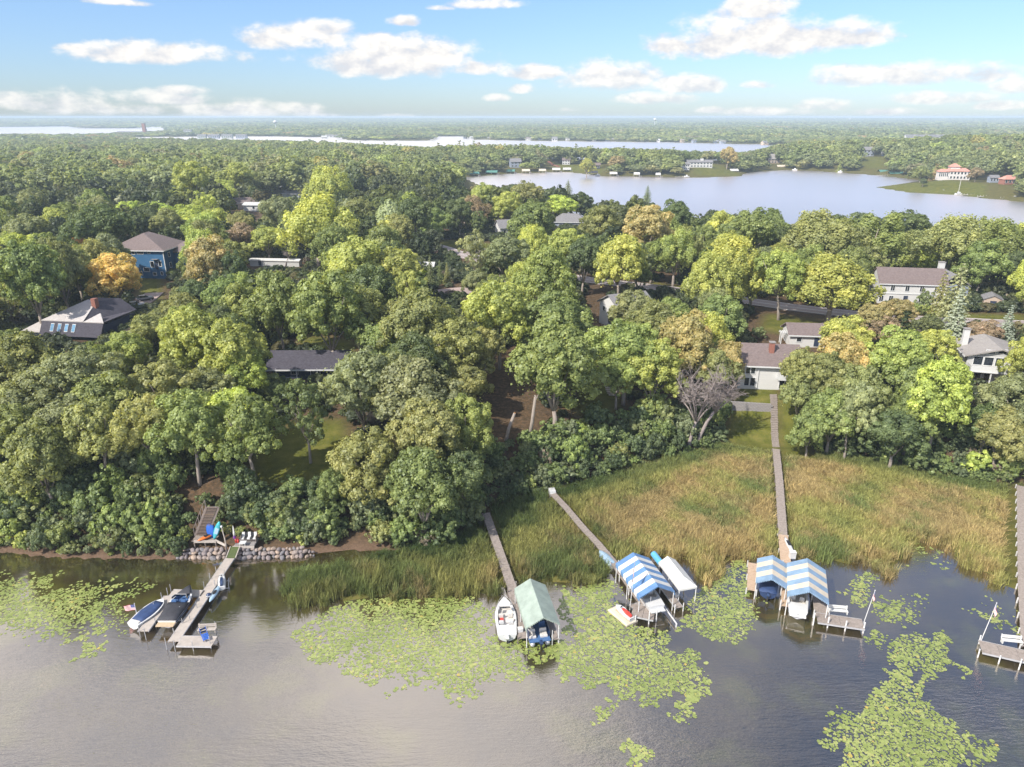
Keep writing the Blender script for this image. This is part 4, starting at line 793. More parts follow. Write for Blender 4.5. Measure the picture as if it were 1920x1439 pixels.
# ---------------------------------------------------------------- roads and paved ground
ASPHALT = mat('asphalt', (.24, .195, .185), .92, scale=.8, col2=(.32, .27, .255), coords='Generated')
PAVING = mat('drive_paving', (.26, .19, .17), .92, scale=.7, col2=(.36, .28, .25), coords='Generated')
LINE = mat('road_paint', (.62, .60, .56), .8, scale=2)
def strip(name, line, hw, lift, m, n=60):
    P = [Vector((x, y, 0)) for x, y in line]; pts = []
    for i in range(len(P)-1):
        for k in range(12): pts.append(P[i].lerp(P[i+1], k/12))
    pts.append(P[-1]); b = MB(); vs, fs = [], []
    for i, p in enumerate(pts):
        d = (pts[min(i+1, len(pts)-1)]-pts[max(i-1, 0)]).normalized(); r = Vector((d.y, -d.x, 0))
        off, w = hw if isinstance(hw, tuple) else (0, hw)
        zc = max(hz(p.x+r.x*q, p.y+r.y*q) for q in (-4.5, 0, 4.5))+lift
        for q in (off-w, off+w): s = p+r*q; vs.append((s.x, s.y, zc))
        for q in (off-w, off+w): s = p+r*q; vs.append((s.x, s.y, zc-(.9 if lift < .3 else .001)))
    for i in range(len(pts)-1): a, c = 4*i, 4*i+4; fs += [(a, a+1, c+1, c), (a+2, a, c, c+2), (a+1, a+3, c+3, c+1)]
    b.add(vs, fs); return tag(b.build(name, m), kind='structure')
strip('road', ROAD, 3.6, .22, ASPHALT)
for off in (-3.2, 3.2, 0): strip('road_line', ROAD, (off, .11), .226, LINE)
strip('side_road', [tuple(spot(px, py, 8))[:2] for px, py in ((812,462),(850,478),(900,492))][:1]+[tuple(spot(px, py, 8))[:2] for px, py in ((860,482),(920,470),(1000,456))], 2.6, .235, ASPHALT)
strip('driveway', [tuple(spot(px, py, 8.2))[:2] for px, py in ((818,553),(850,549),(900,545))], 4.2, .25, PAVING)
strip('driveway', [tuple(spot(px, py, 8.2))[:2] for px, py in ((235,596),(265,572),(290,552))], 2.4, .25, PAVING)
strip('driveway', [tuple(spot(px, py, 8.2))[:2] for px, py in ((1506,622),(1540,618),(1590,600))], 2.2, .25, PAVING)

# ---------------------------------------------------------------- houses
def roofmat(n, a, b): return mat(n, a, .9, scale=2.2, col2=b, stretch=(1, 1, 3), bump=.3)
M_ = dict(pale_roof=roofmat('pale_shingles', (.34, .31, .295), (.46, .43, .41)),
 
 brown=roofmat('brown_shingles', (.115, .088, .082), (.20, .155, .145)), slate=roofmat('dark_shingles', (.035, .031, .042), (.08, .074, .09)), grey=roofmat('grey_shingles', (.13, .125, .13), (.24, .23, .23)),
 tan=roofmat('tan_shingles', (.21, .19, .175), (.31, .285, .265)), terra=roofmat('terracotta_tiles', (.38, .17, .13), (.55, .29, .23)), greenroof=roofmat('green_metal_roof', (.06, .17, .14), (.10, .24, .2)),
 white=mat('white_siding', (.53, .52, .50), .7, scale=1.5, var=.06, stretch=(.2, .2, 6)), offw=mat('off_white_siding', (.44, .435, .42), .75, scale=1.5, var=.08, stretch=(.2, .2, 6)), blue=mat('blue_siding', (.03, .11, .22), .6, scale=2, var=.15, stretch=(.2, .2, 6)),
 navy=mat('charcoal_siding', (.02, .028, .055), .7, scale=2, var=.2, stretch=(.2, .2, 6)), bluegrey=mat('blue_grey_siding', (.25, .28, .34), .7, scale=2, var=.1, stretch=(.2, .2, 6)), pinkw=mat('pale_stucco', (.56, .52, .50), .85, scale=3, var=.05),
 brick=mat('red_brick', (.26, .11, .08), .9, scale=9, var=.25), trim=mat('white_trim', (.58, .58, .57), .55, scale=4, var=.04), glass=mat('window_glass', (.02, .026, .034), .08, scale=.8, var=.4, spec=.9), skyglass=mat('skylight_glass', (.10, .22, .34), .06, scale=1, var=.3, spec=1.0),
 door=mat('dark_door', (.03, .04, .07), .5, scale=3), tanwall=mat('tan_boards', (.42, .33, .26), .85, scale=2.5, var=.12, stretch=(4, 4, .3)), stone=mat('grey_stone', (.24, .22, .21), .95, scale=6, var=.3, bump=.5), wood=mat('grey_timber', (.25, .205, .17), .9, scale=5, var=.25, stretch=(1, 1, 1)), greygreen=mat('grey_green_siding', (.30, .33, .31), .7, scale=2, var=.1))
def on(face, L, W, u, z, out=0.0):            # a point on a wall face: u along it seen from outside
    return {'F': (u, -W/2-out, z), 'B': (-u, W/2+out, z), 'L': (-L/2-out, -u, z), 'R': (L/2+out, u, z)}[face]
RZ = {'F': 0.0, 'B': math.pi, 'L': -math.pi/2, 'R': math.pi/2}
def fbox(b, face, L, W, u, z, w, h, d, out, mi=0):
    p = on(face, L, W, u, z, out); b.box(p, (w, d, h), RZ[face], mi)
def window(par, face, L, W, u, z, w, h, frame='trim', glass='glass', mull=1, fw=.13):
    b = MB()
    for s in (-1, 1): fbox(b, face, L, W, u+s*(w/2+fw/2), z, fw, h+2*fw, .14, .02); fbox(b, face, L, W, u, z+s*(h/2+fw/2), w, fw, .14, .02)
    for k in range(1, mull): fbox(b, face, L, W, u-w/2+w*k/mull, z, .07, h, .10, .03)
    f = b.build('window', M_[frame], par); g = MB(); fbox(g, face, L, W, u, z, w, h, .04, .005); g.build('pane', M_[glass], f); return f
def gable_roof(b, L, W, z, rise, ov, th=.22, axis='x', end=0.0):
    l, w = L/2+ov, W/2+ov; k = rise/(W/2) if axis == 'x' else rise/(L/2)
    for s in (-1, 1):
        if axis == 'x':
            e = z-ov*k; pts = [(-l, s*w, e), (l, s*w, e), (l-end, 0, z+rise), (-l+end, 0, z+rise)]
        else:
            e = z-ov*k; pts = [(s*l, -w, e), (s*l, w, e), (0, w-end, z+rise), (0, -w+end, z+rise)]
        b.hexa([(x, y, q) for x, y, q in pts]+[(x, y, q+th) for x, y, q in pts])
    if end:
        for s in (-1, 1):
            if axis == 'x': t = [(s*l, -w, z-ov*k), (s*l, w, z-ov*k), (s*(l-end), 0, z+rise)]
            else: t = [(-l, s*w, z-ov*k), (l, s*w, z-ov*k), (0, s*(w-end), z+rise)]
            o = [(x, y, q) for x, y, q in t]+[(x, y, q+th) for x, y, q in t]; b.add(o, [(2, 1, 0), (3, 4, 5), (0, 1, 4, 3), (1, 2, 5, 4), (2, 0, 3, 5)])
    return b
def house(name, label, cat, pos, rz, L, W, H, wall, roof, rise, axis='x', end=0.0, ov=.5, wins=(), doors=(), chim=(), trim=True, group=None, base=3.0):
    t = empty(name, pos, rz, label, cat, group); b = MB()
    b.box((0, 0, (H-base)/2), (L, W, H+base))
    if not end:
        if axis == 'x':
            for s in (-1, 1): x = s*(L/2-.1); b.add([(x-.1, -W/2, H), (x-.1, W/2, H), (x-.1, 0, H+rise), (x+.1, -W/2, H), (x+.1, W/2, H), (x+.1, 0, H+rise)], [(0, 1, 2), (5, 4, 3), (0, 3, 4, 1), (1, 4, 5, 2), (2, 5, 3, 0)])
        else:
            for s in (-1, 1): y = s*(W/2-.1); b.add([(-L/2, y-.1, H), (L/2, y-.1, H), (0, y-.1, H+rise), (-L/2, y+.1, H), (L/2, y+.1, H), (0, y+.1, H+rise)], [(0, 1, 2), (5, 4, 3), (0, 3, 4, 1), (1, 4, 5, 2), (2, 5, 3, 0)])
    b.build('wall', M_[wall], t); r = gable_roof(MB(), L, W, H+.02, rise, ov, axis=axis, end=end).build('roof', M_[roof], t)
    if trim:
        k = (rise/(W/2) if axis == 'x' else rise/(L/2))*ov; f = MB()
        for s in (-1, 1):
            if axis == 'x' or end: f.box((0, s*(W/2+ov+.04), H+.08-k), (L+2*ov, .08, .26))
            if axis == 'y' or end: f.box((s*(L/2+ov+.04), 0, H+.08-k), (.08, W+2*ov, .26))
        f.build('fascia', M_['trim'], t, kind='stuff')
    for w in wins: window(t, w[0], L, W, *w[1:5], **(w[5] if len(w) > 5 else {}))
    for d in doors:
        b = MB(); fbox(b, d[0], L, W, d[1], d[2], d[3], d[4], .12, .03); q = b.build('door', M_['door'], t); h = MB(); fbox(h, d[0], L, W, d[1]+d[3]*.36, d[2], .08, .08, .1, .12); h.build('handle', M_['trim'], q)
    for (x, y, h, m, s) in chim:
        b = MB(); b.box((x, y, H+h/2), (s, s, h)); q = b.build('chimney', M_[m], t); c = MB(); c.box((x, y, H+h+.09), (s+.22, s+.22, .18)); c.build('chimney_cap', M_['stone'], q)
    return t
def gp(px, py, z=None):
    p = ground_spot(px, py) if z is None else spot(px, py, z); return p
# blue three-storey house
p = gp(282, 522); BL = p
t = house('blue_house', 'tall blue three-storey house with white trimmed windows and brown hip roof', 'house', (p.x-2.4, p.y+7, p.z+.1), R(-4), 17, 14, 8.7, 'blue', 'brown', 4.0, axis='y', end=6.2, ov=.7,
  wins=[('F', 1.2, 7.9, 1.9, .9), ('F', 4.0, 8.0, .8, .8), ('F', -1.0, 7.8, .8, 1.0), ('F', -2.6, 7.8, .8, 1.0), ('F', 4.4, 4.3, 1.0, 1.7), ('F', 6.9, 4.5, .8, 1.6), ('F', 2.3, 2.6, 1.7, 1.1), ('F', 4.7, 1.3, 1.0, .9), ('F', 7.0, 1.5, .6, .9), ('F', .3, 1.4, .9, .9), ('R', -4, 6.8, 1.0, 1.2), ('R', -4, 3.6, 1.0, 1.4), ('L', 2, 5, 1.2, 1.5)], doors=[('F', 5.75, 4.0, .9, 2.4)])
b = MB(); b.box((5.75, -7.5, 5.9), (2.0, 1.0, .12)); b.build('door_canopy', M_['grey'], t)
b = MB(); b.box((8.46, -7.04, 4.3), (.22, .2, 8.6)); b.build('corner_board', M_['trim'], t)
b = MB(); b.box((12.4, 3, 3.0), (8.2, 8, 8.6)); w_ = b.build('wing', M_['blue'], t); q = gable_roof(MB(), 9, 8, 0, 2.3, .6, end=3.2, axis='x').build('roof', M_['brown'], w_); q.location = (12, 3, 7.32)
# dark house with skylights
p = gp(150, 640); a = empty('dark_house', (p.x-1.2, p.y+7.5, p.z-.6), R(-8), 'dark charcoal house with pale hip roof and four skylights', 'house')
b = MB(); b.box((0, 0, 1.2), (14.5, 11, 5.4)); b.build('wall', M_['navy'], a)
b = MB(); b.add([(-7.5, -5.5, 4.6), (7.5, -5.5, 4.6), (7.5, -7.4, 1.6), (-7.5, -7.4, 1.6), (-7.5, -5.3, 4.4), (7.5, -5.3, 4.4), (7.5, -7.1, 1.5), (-7.5, -7.1, 1.5)], [(0, 1, 2, 3), (7, 6, 5, 4), (0, 3, 7, 4), (1, 5, 6, 2), (3, 2, 6, 7), (0, 4, 5, 1)]); ms_ = b.build('steep_roof_slope', M_['slate'], a)
for i in range(4):
    b = MB(); x = -4.6+i*1.75; f = lambda s, dx, o: (x+dx, -5.5-1.9*s-o*.84, 4.6-3.0*s+o*.53)
    b.hexa([f(.2, -.42, .02), f(.2, .42, .02), f(.72, .42, .02), f(.72, -.42, .02), f(.2, -.42, .12), f(.2, .42, .12), f(.72, .42, .12), f(.72, -.42, .12)]); k = b.build('skylight', M_['trim'], ms_)
    b = MB(); b.hexa([f(.23, -.36, .122), f(.23, .36, .122), f(.69, .36, .122), f(.69, -.36, .122), f(.23, -.36, .15), f(.23, .36, .15), f(.69, .36, .15), f(.69, -.36, .15)]); b.build('pane', M_['skyglass'], a).parent = ms_
z0 = 4.62; A_ = (-7.7, -5.6); apex = (-.6, 1.2, 7.9)
b = MB(); b.add([(-7.7, -5.6, z0), (2.6, -5.6, z0), (1.8, .8, 7.6), apex, (-7.7, -5.6, z0-.2), (2.6, -5.6, z0-.2), (1.8, .8, 7.3), (-.6, 1.2, 7.6)], [(0, 1, 2, 3), (7, 6, 5, 4), (0, 4, 5, 1), (1, 5, 6, 2), (2, 6, 7, 3), (3, 7, 4, 0)]); b.build('pale_roof_slope', M_['pale_roof'], a)
b = MB(); b.add([(-7.7, -5.6, z0), apex, (-3, 6, 7.2), (-7.7, 6, z0), (7.6, -5.4, z0), (7.6, 6, z0), (1.8, .8, 7.6), (4, 6, 7.2), (3.0, -5.4, z0)], [(0, 1, 2, 3), (4, 5, 7, 6, 8), (1, 6, 7, 2)]); b.build('roof', M_['slate'], a)
b = MB(); b.add([(2.8, -5.75, z0), (7.7, -5.75, z0), (5.2, -3.0, 6.0), (2.8, -5.75, z0-.2), (7.7, -5.75, z0-.2), (5.2, -2.6, 5.7)], [(0, 1, 2), (5, 4, 3), (0, 3, 4, 1), (1, 4, 5, 2), (2, 5, 3, 0)]); b.build('porch_roof', M_['pale_roof'], a)
b = MB(); b.box((2.2, -.3, 7.4), (1.0, 1.2, 2.4)); b.build('chimney', M_['brick'], a)
b = MB(); b.add([(-12.4, -6.8, 2.2), (-7.5, -6.8, 2.2), (-7.5, -3.4, 3.5), (-10.4, -3.4, 3.5), (-12.4, -6.8, 2.0), (-7.5, -6.8, 2.0), (-7.5, -3.4, 3.2), (-10.4, -3.4, 3.2)], [(0, 1, 2, 3), (7, 6, 5, 4), (0, 4, 5, 1), (1, 5, 6, 2), (2, 6, 7, 3), (3, 7, 4, 0)]); b.build('low_roof', M_['pale_roof'], a)
b = MB(); b.box((-9.6, -4.6, .0), (4, 4, 3.6)); b.build('low_wing', M_['navy'], a)
# dark roofed cabin
p = gp(574, 712); t = house('dark_roofed_cabin', 'low dark roofed cabin with a posted porch among tall trees', 'cabin', (p.x+.3, p.y+3.6, p.z), R(1), 13.5, 6.4, 2.6, 'navy', 'slate', 1.9, ov=1.0,
   wins=[('F', 1.2, 1.4, 1.2, 1.7), ('F', 3.0, 1.4, 1.2, 1.7), ('F', -2.5, 1.5, 1.2, 1.0)], doors=[('F', 4.9, 1.1, 1.0, 2.1)])
for x in (-5.8, -1.9, 2.0, 5.8):
    b = MB(); b.box((x, -4.0, .5), (.16, .16, 3.7)); b.build('porch_post', M_['trim'], t)
# white gable house
p = gp(1136, 618); house('white_gable_house', 'white gabled house half hidden by a grey-green dome tree', 'house', (p.x+5.2, p.y+4.5, p.z+.3), R(24), 9.5, 8.5, 5.0, 'white', 'grey', 2.2, wins=[('L', .5, 3.6, 1.0, 1.2), ('L', -2.2, 3.6, .9, 1.2), ('F', -3.2, 3.7, .9, 1.2), ('F', -3.0, 1.2, 1.4, 1.6), ('L', .6, 1.2, 1.1, 1.4)])
# white colonial
p = gp(1712, 572); t = house('white_colonial_house', 'long white two-storey colonial house with weathered brown roof', 'house', (p.x, p.y+4.6, p.z+.1), R(-9), 16.5, 8.6, 5.4, 'white', 'brown', 3.3, ov=.35,
  wins=[('F', x, 4.2, .95, 1.45, dict(mull=2)) for x in (-5.0, -1.4, 2.2, 5.8)]+[('F', x, 1.3, .95, 1.5, dict(mull=2)) for x in (-5.0, 2.4, -7.4, 5.8)]+[('R', 0, 4.2, 1, 1.4)], doors=[('F', -1.4, 1.1, 1.05, 2.2)], chim=[(7.9, 1.0, 5.0, 'white', 1.3)])
b = MB(); b.box((0, -4.36, 2.75), (16.5, .16, .22)); b.build('belt_board', M_['trim'], t)
b = MB(); b.box((11.6, 3.5, 1.6), (7.2, 8, 6.2)); w_ = b.build('wing', M_['bluegrey'], t); q = gable_roof(MB(), 7.2, 8, 0, 2.6, .4, axis='y').build('roof', M_['grey'], w_); q.location = (11.6, 3.5, 4.7)
# white house at the head of the marsh walk
p = gp(1432, 732); HW = p
t = house('white_lake_house', 'white two-level lake house with brown roof at the top of the marsh walk', 'house', (p.x+1.2, p.y+4.8, p.z+.2), R(-7), 11, 9, 4.9, 'white', 'brown', 2.6, ov=.7,
  wins=[('F', -3.9, 3.7, .75, 1.5), ('F', -2.95, 3.7, .75, 1.5), ('F', -3.9, 1.3, .85, 1.6), ('F', -2.8, 1.3, .85, 1.6), ('F', 3.0, 3.6, 1.4, 1.5, dict(mull=2)), ('F', 3.2, 1.1, 2.0, 1.8, dict(mull=2))], chim=[(0.6, -1.8, 3.6, 'brick', .9)])
b = MB(); b.box((3.6, -5.2, 2.35), (4.2, 1.5, .16)); bal = b.build('balcony', M_['trim'], t)
b = MB(); b.box((3.6, -5.9, 2.85), (4.2, .08, .8)); b.box((1.54, -5.2, 2.85), (.08, 1.4, .8)); b.build('railing', M_['trim'], bal)
for x in (-4.9, -1.95):
    b = MB(); b.box((x, -4.62, 2.4), (.5 if x < -3 else .14, .16, 4.6)); b.build('trim_board', M_['trim'], t)
b = MB(); b.box((-2.2, -.6, 6.9), (.5, .5, .6)); b.box((-3.4, .4, 6.8), (.35, .35, .5)); b.build('roof_vent', M_['trim'], t, kind='stuff')
# garage + arbor + silver car
p = gp(1508, 650); house('small_garage', 'small white garage with brown roof beside the tan yellow crown', 'garage', (p.x+1.0, p.y+2.6, p.z+.2), R(-6), 8.2, 6.5, 2.6, 'white', 'brown', 1.6, wins=[('F', -2.2, 1.5, 1.0, .9)], doors=[('F', 1.5, 1.1, 1.0, 2.0)])
p = gp(1469, 644); t = empty('garden_arbor', p, R(-6), 'white garden arbor standing by the small garage', 'arbor')
for x, y in ((-.8, -.6), (.8, -.6), (-.8, .6), (.8, .6)):
    b = MB(); b.box((x, y, 1.2), (.16, .16, 2.6)); b.build('post', M_['trim'], t)
b = MB(); b.box((0, -.6, 2.55), (2.3, .12, .2)); b.box((0, .6, 2.55), (2.3, .12, .2))
for k in range(5): b.box((-.9+k*.45, 0, 2.72), (.1, 1.9, .14))
b.build('top_beam', M_['trim'], t, kind='stuff')
def car(label, pos, rz, col):
    t = empty('parked_car', pos, rz, label, 'car'); m = mat('car_paint', col, .3, scale=2, var=.03, spec=.7, coat=.6)
    secs = []
    for x, zl, zh, w in ((-2.25, .5, .72, .78), (-2.1, .3, .95, .88), (-1.0, .28, 1.0, .92), (.9, .28, 1.0, .92), (1.9, .3, .92, .88), (2.2, .42, .75, .78)):
        secs.append([(x, -w, zl), (x, -w*1.02, (zl+zh)/2), (x, -w*.9, zh), (x, w*.9, zh), (x, w*1.02, (zl+zh)/2), (x, w, zl)])
    MB().loft(secs, close=True).build('body', m, t, smooth=False)
    secs = [[(x, -w, .99), (x, -w*.85, z), (x, w*.85, z), (x, w, .99)] for x, z, w in ((-1.85, 1.0, .76), (-1.25, 1.46, .72), (.2, 1.5, .72), (1.05, 1.0, .76))]
    c = MB().loft(secs, close=True).build('window_glass', M_['glass'], t); MB().box((-.5, 0, 1.49), (1.5, 1.16, .06)).build('roof', m, t)
    for x in (-1.4, 1.4):
        for y in (-.88, .88):
            w = MB().tube([(x, y-.1, .33), (x, y+.1, .33)], .33, 12).build('wheel', M_['door'], t); MB().tube([(x, y*1.005-.105, .33), (x, y*1.005+.105, .33)], .19, 8).build('rim', M_['trim'], w)
    for y in (-.6, .6):
        MB().box((2.16, y, .68), (.12, .3, .16)).build('headlight', M_['trim'], t); MB().box((-2.2, y, .74), (.1, .28, .14)).build('tail_light', M_['brick'], t)
p = gp(1503, 622); car('silver parked car behind the small garage', (p.x, p.y, p.z+.3), R(170), (.45, .47, .5))
p = gp(255, 578); car('pale grey parked car on the drive below the blue house', (p.x, p.y, p.z+.3), R(35), (.52, .54, .55))
p = gp(272, 566); car('dark parked car on the drive below the blue house', (p.x, p.y, p.z+.3), R(38), (.06, .06, .07))
# balcony house at the right
p = gp(1872, 722); t = house('balcony_house', 'pale grey house with white balcony, big windows and a white chimney', 'house', (p.x+.6, p.y+5.2, p.z+.2), R(-16), 10.5, 9.5, 5.2, 'offw', 'tan', 1.5, ov=.8, axis='y',
  wins=[('F', -3.4, 4.2, 1.5, 1.6), ('F', -1.6, 4.2, 1.5, 1.6), ('F', .3, 4.2, 1.5, 1.6), ('F', -1.6, 6.1, 1.4, .6), ('F', .3, 6.3, 1.4, .7), ('F', -3.0, 1.2, 1.3, 1.7), ('F', -1.2, 1.2, 1.3, 1.7)], chim=[(-4.6, 1.0, 3.6, 'white', 1.0)])
b = MB(); b.box((-1.5, -6.1, 2.75), (7.2, 2.6, .2)); bal = b.build('balcony', M_['trim'], t)
b = MB(); b.box((-1.5, -7.25, 3.35), (7.2, .08, 1.0)); b.box((-5.06, -6.0, 3.35), (.08, 2.5, 1.0)); b.box((2.06, -6.0, 3.35), (.08, 2.5, 1.0)); b.build('railing', M_['trim'], bal)
for x in (-4.9, -1.5, 1.9): b = MB(); b.box((x, -7.1, 1.2), (.2, .2, 3.4)); b.build('post', M_['trim'], t)
b = MB(); b.box((-8.6, 2.6, 1.0), (5.6, 6, 4.6)); w_ = b.build('wing', M_['offw'], t); q = gable_roof(MB(), 5.6, 6, 0, 1.2, .6).build('roof', M_['tan'], w_); q.location = (-8.6, 2.6, 3.3)
# shed and fences by the colonial
p = gp(1866, 578); house('garden_shed', 'tan garden shed with low gable roof on the grass', 'shed', (p.x, p.y+2, p.z), R(-24), 4.2, 4.6, 2.2, 'tanwall', 'grey', 1.0, axis='y', ov=.25, trim=False, doors=[('F', 0, 1.0, 1.4, 1.8)])
def fence(label, pts, h, m):
    t = empty('board_fence', pts[0], 0, label, 'fence'); o = Vector(pts[0])
    for a, c in zip(pts, pts[1:]):
        a, c = Vector(a), Vector(c); n = max(1, int((c-a).length/2.4))
        for i in range(n):
            p0, p1 = a.lerp(c, i/n)-o, a.lerp(c, (i+1)/n)-o; b = MB(); m_ = (p0+p1)/2; ang = math.atan2((p1-p0).y, (p1-p0).x)
            k = 8; L_ = (p1-p0).length
            for j in range(k): q = p0.lerp(p1, (j+.5)/k); b.box((q.x, q.y, q.z+h/2), (L_/k*.9, .04, h*(1+.03*((j*7) % 3-1))), ang)
            b.box((m_.x, m_.y, m_.z+h*.8), (L_, .03, .12), ang); b.build('fence_panel', M_[m], t, kind='stuff')
            b = MB(); b.box((p0.x, p0.y, p0.z+h/2), (.14, .14, h+.15), ang); b.build('fence_post', M_[m], t)
fence('grey board fence between the colonial house and shed', [gp(1772, 548), gp(1850, 562)], 1.7, 'wood')
fence('brown board fence running on past the shed', [gp(1885, 563), gp(1935, 566)], 1.7, 'tanwall')
p = gp(1900, 578); t = empty('covered_trailer', (p.x-1, p.y-1, p.z), R(30), 'grey covered trailer leaning beside the tan shed', 'trailer')
MB().loft([[(x, -.9*w, .5), (x, -.8*w, .5+h*.6), (x, 0, .5+h), (x, .8*w, .5+h*.6), (x, .9*w, .5)] for x, w, h in ((-2.2, .7, .6), (-1, 1, 1.0), (1, 1, 1.1), (2.4, .4, .7))], close=True).build('cover', M_['bluegrey'], t)
for y in (-.8, .8): MB().tube([(0, y-.1, .35), (0, y+.1, .35)], .35, 10).build('wheel', M_['door'], t)
# further roofs among the trees
p = gp(1070, 430); house('grey_roofed_house', 'grey hip roofed house glimpsed beyond the road trees', 'house', (p.x, p.y+5, p.z), R(-5), 15, 11, 3.2, 'bluegrey', 'grey', 2.8, end=4.5, wins=[('F', -4, 1.6, 1.4, 1.2), ('F', 3, 1.6, 1.4, 1.2)])
p = gp(934, 446); house('white_end_house', 'white gable end glimpsed by the road turning', 'house', (p.x+4, p.y+3, p.z), R(18), 9, 7, 4.4, 'white', 'grey', 2.4, wins=[('L', 0, 2.6, 1.0, 1.3), ('F', -2.5, 2.6, 1.0, 1.3)])
p = gp(516, 500); b = house('long_white_roof_building', 'very long low building with a flat white roof', 'building', (p.x, p.y+1.2, p.z+.2), R(-6), 17, 2.6, 1.7, 'offw', 'white', .35, ov=.3, trim=False, doors=[('F', -5, 1.0, 1.0, 2.0)])
p = gp(800, 510); house('white_roofed_shed', 'small white roofed shed behind the dark spruce', 'shed', (p.x, p.y+1, p.z), R(-4), 4.5, 3.5, 2.0, 'white', 'white', .8, doors=[('F', 0, 1.0, .9, 1.8)])
p = gp(456, 392); house('grey_house_in_wood', 'grey roofed house with orange gable deep in the wood', 'house', (p.x, p.y+3, p.z), R(20), 10, 8, 3.4, 'tanwall', 'brown', 2.2, wins=[('F', 0, 1.8, 1.2, 1.2)])
p = gp(473, 396); house('white_house_in_wood', 'low white house in front of the grey roofed one', 'house', (p.x, p.y+2, p.z), R(-4), 8, 6, 3.2, 'white', 'offw', 1.0, wins=[('F', 1.5, 1.8, 1.2, 1.2)])
p = gp(521, 364); house('white_walled_house', 'white walled house behind a round olive tree', 'house', (p.x, p.y+3, p.z), R(8), 9, 7, 4.6, 'white', 'grey', 1.4, wins=[('F', -2, 3.2, 1.2, 1.3), ('F', 1.5, 3.2, 1.2, 1.3)])
p = gp(548, 372); house('grey_shed_roof_house', 'low grey roofed house next to the white walled one', 'house', (p.x, p.y+2, p.z), R(-10), 11, 6, 2.8, 'greygreen', 'grey', 1.5)
# ---------------------------------------------------------------- docks, walks, canopies, boats
DK = dict(nose=mat('stair_nosing', (.17, .125, .10), .9, scale=4), grey=mat('weathered_planks', (.20, .165, .14), .9, scale=3, col2=(.33, .28, .245), stretch=(1, 1, 1), coords='Object'), pale=mat('pale_dock_deck', (.35, .305, .265), .85, scale=2, col2=(.44, .39, .345)), warm=mat('tan_planks', (.36, .25, .17), .85, scale=3, col2=(.48, .36, .26)),
  post=mat('grey_pipe', (.42, .42, .43), .45, metal=.3, scale=4), wpost=mat('white_post', (.55, .54, .53), .6, scale=4, var=.05), beam=mat('dock_beam', (.17, .14, .125), .9, scale=3, var=.25),
  green=mat('green_canvas', (.275, .325, .28), .65, scale=.9, var=.2, spec=.3), blue=mat('blue_canvas', (.10, .20, .37), .65, scale=.9, var=.2), sky=mat('faded_blue_canvas', (.185, .275, .38), .65, scale=.9, var=.2), white=mat('white_canvas', (.56, .55, .52), .65, scale=.9, var=.12), cream=mat('cream_canvas', (.53, .46, .36), .65, scale=.9, var=.14),
  gel=mat('white_gelcoat', (.55, .55, .545), .25, scale=2, var=.04, spec=.6), gelb=mat('pale_blue_gelcoat', (.30, .42, .52), .25, scale=2, var=.05, spec=.6), navy=mat('navy_gelcoat', (.02, .04, .10), .25, scale=2, spec=.6), cover=mat('charcoal_cover', (.035, .035, .042), .75, scale=2, var=.25), bcover=mat('blue_cover', (.025, .05, .13), .7, scale=2, var=.25),
  seat=mat('boat_seat', (.55, .52, .48), .6, scale=4), seatb=mat('blue_seat', (.06, .13, .28), .6, scale=4), red=mat('red_plastic', (.50, .05, .035), .35, scale=3), orange=mat('orange_plastic', (.62, .16, .03), .4, scale=3), yel=mat('golden_vinyl', (.48, .26, .06), .5, scale=3), black=mat('black_rubber', (.02, .02, .022), .5, scale=3), teal=mat('teal_board', (.05, .33, .38), .35, scale=3, var=.3), boardb=mat('blue_board', (.02, .10, .42), .35, scale=2, var=.1), tan=mat('tan_mat', (.45, .34, .22), .8, scale=4), cyl=mat('blue_vinyl', (.10, .34, .55), .4, scale=2, var=.1), purple=mat('purple_cloth', (.16, .04, .26), .8, scale=4),
  fr=mat('flag_red', (.50, .06, .07), .8, scale=4), fw=mat('flag_white', (.74, .72, .70), .8, scale=4), fb=mat('flag_blue', (.03, .05, .20), .8, scale=4))
def planks(b, p0, p1, w, z, pl=.19, gap=.02, th=.05, jit=.0):
    p0, p1 = Vector((p0[0], p0[1], 0)), Vector((p1[0], p1[1], 0)); d = p1-p0; L_ = d.length; n = max(1, int(L_/(pl+gap))); ang = math.atan2(d.y, d.x)
    for i in range(n):
        q = p0+d*((i+.5)/n); b.box((q.x, q.y, z-th/2+random.uniform(-jit, jit)), (L_/n-gap, w*random.uniform(.985, 1.015), th), ang+random.uniform(-1, 1)*jit*.6)
def walk(label, line, w, z, m='grey', posts=2.6, post_top=.0, pm='beam', jit=.008, group='plank walks and docks along the shore', z0=None):
    """a plank walk: one decking part per straight run, stringers, every post a part"""
    o = Vector((line[0].x, line[0].y, 0)); t = empty('plank_walk', o, 0, label, 'dock', group)
    for a, c in zip(line, line[1:]):
        a, c = Vector((a.x, a.y, 0))-o, Vector((c.x, c.y, 0))-o; b = MB(); planks(b, a, c, w, z, jit=jit); b.build('decking', DK[m], t, kind='stuff')
        d = (c-a).normalized(); r = Vector((d.y, -d.x, 0)); b = MB()
        for s in (-1, 1):
            q = r*(s*(w/2-.12)); b = MB(); b.bar((a.x+q.x, a.y+q.y, z-.16), (c.x+q.x, c.y+q.y, z-.16), .08, .2); b.build('stringer', DK['beam'], t)
        n = max(1, int((c-a).length/posts))
        for k in range(n+1):
            for s in (-1, 1):
                q = a.lerp(c, k/max(n, 1))+r*(s*(w/2+.05)); zt = z+post_top*random.uniform(.8, 1.1); b = MB(); b.box((q.x, q.y, (zt-1.2)/2), (.11, .11, zt+1.2)); b.build('post', DK[pm], t)
    return t
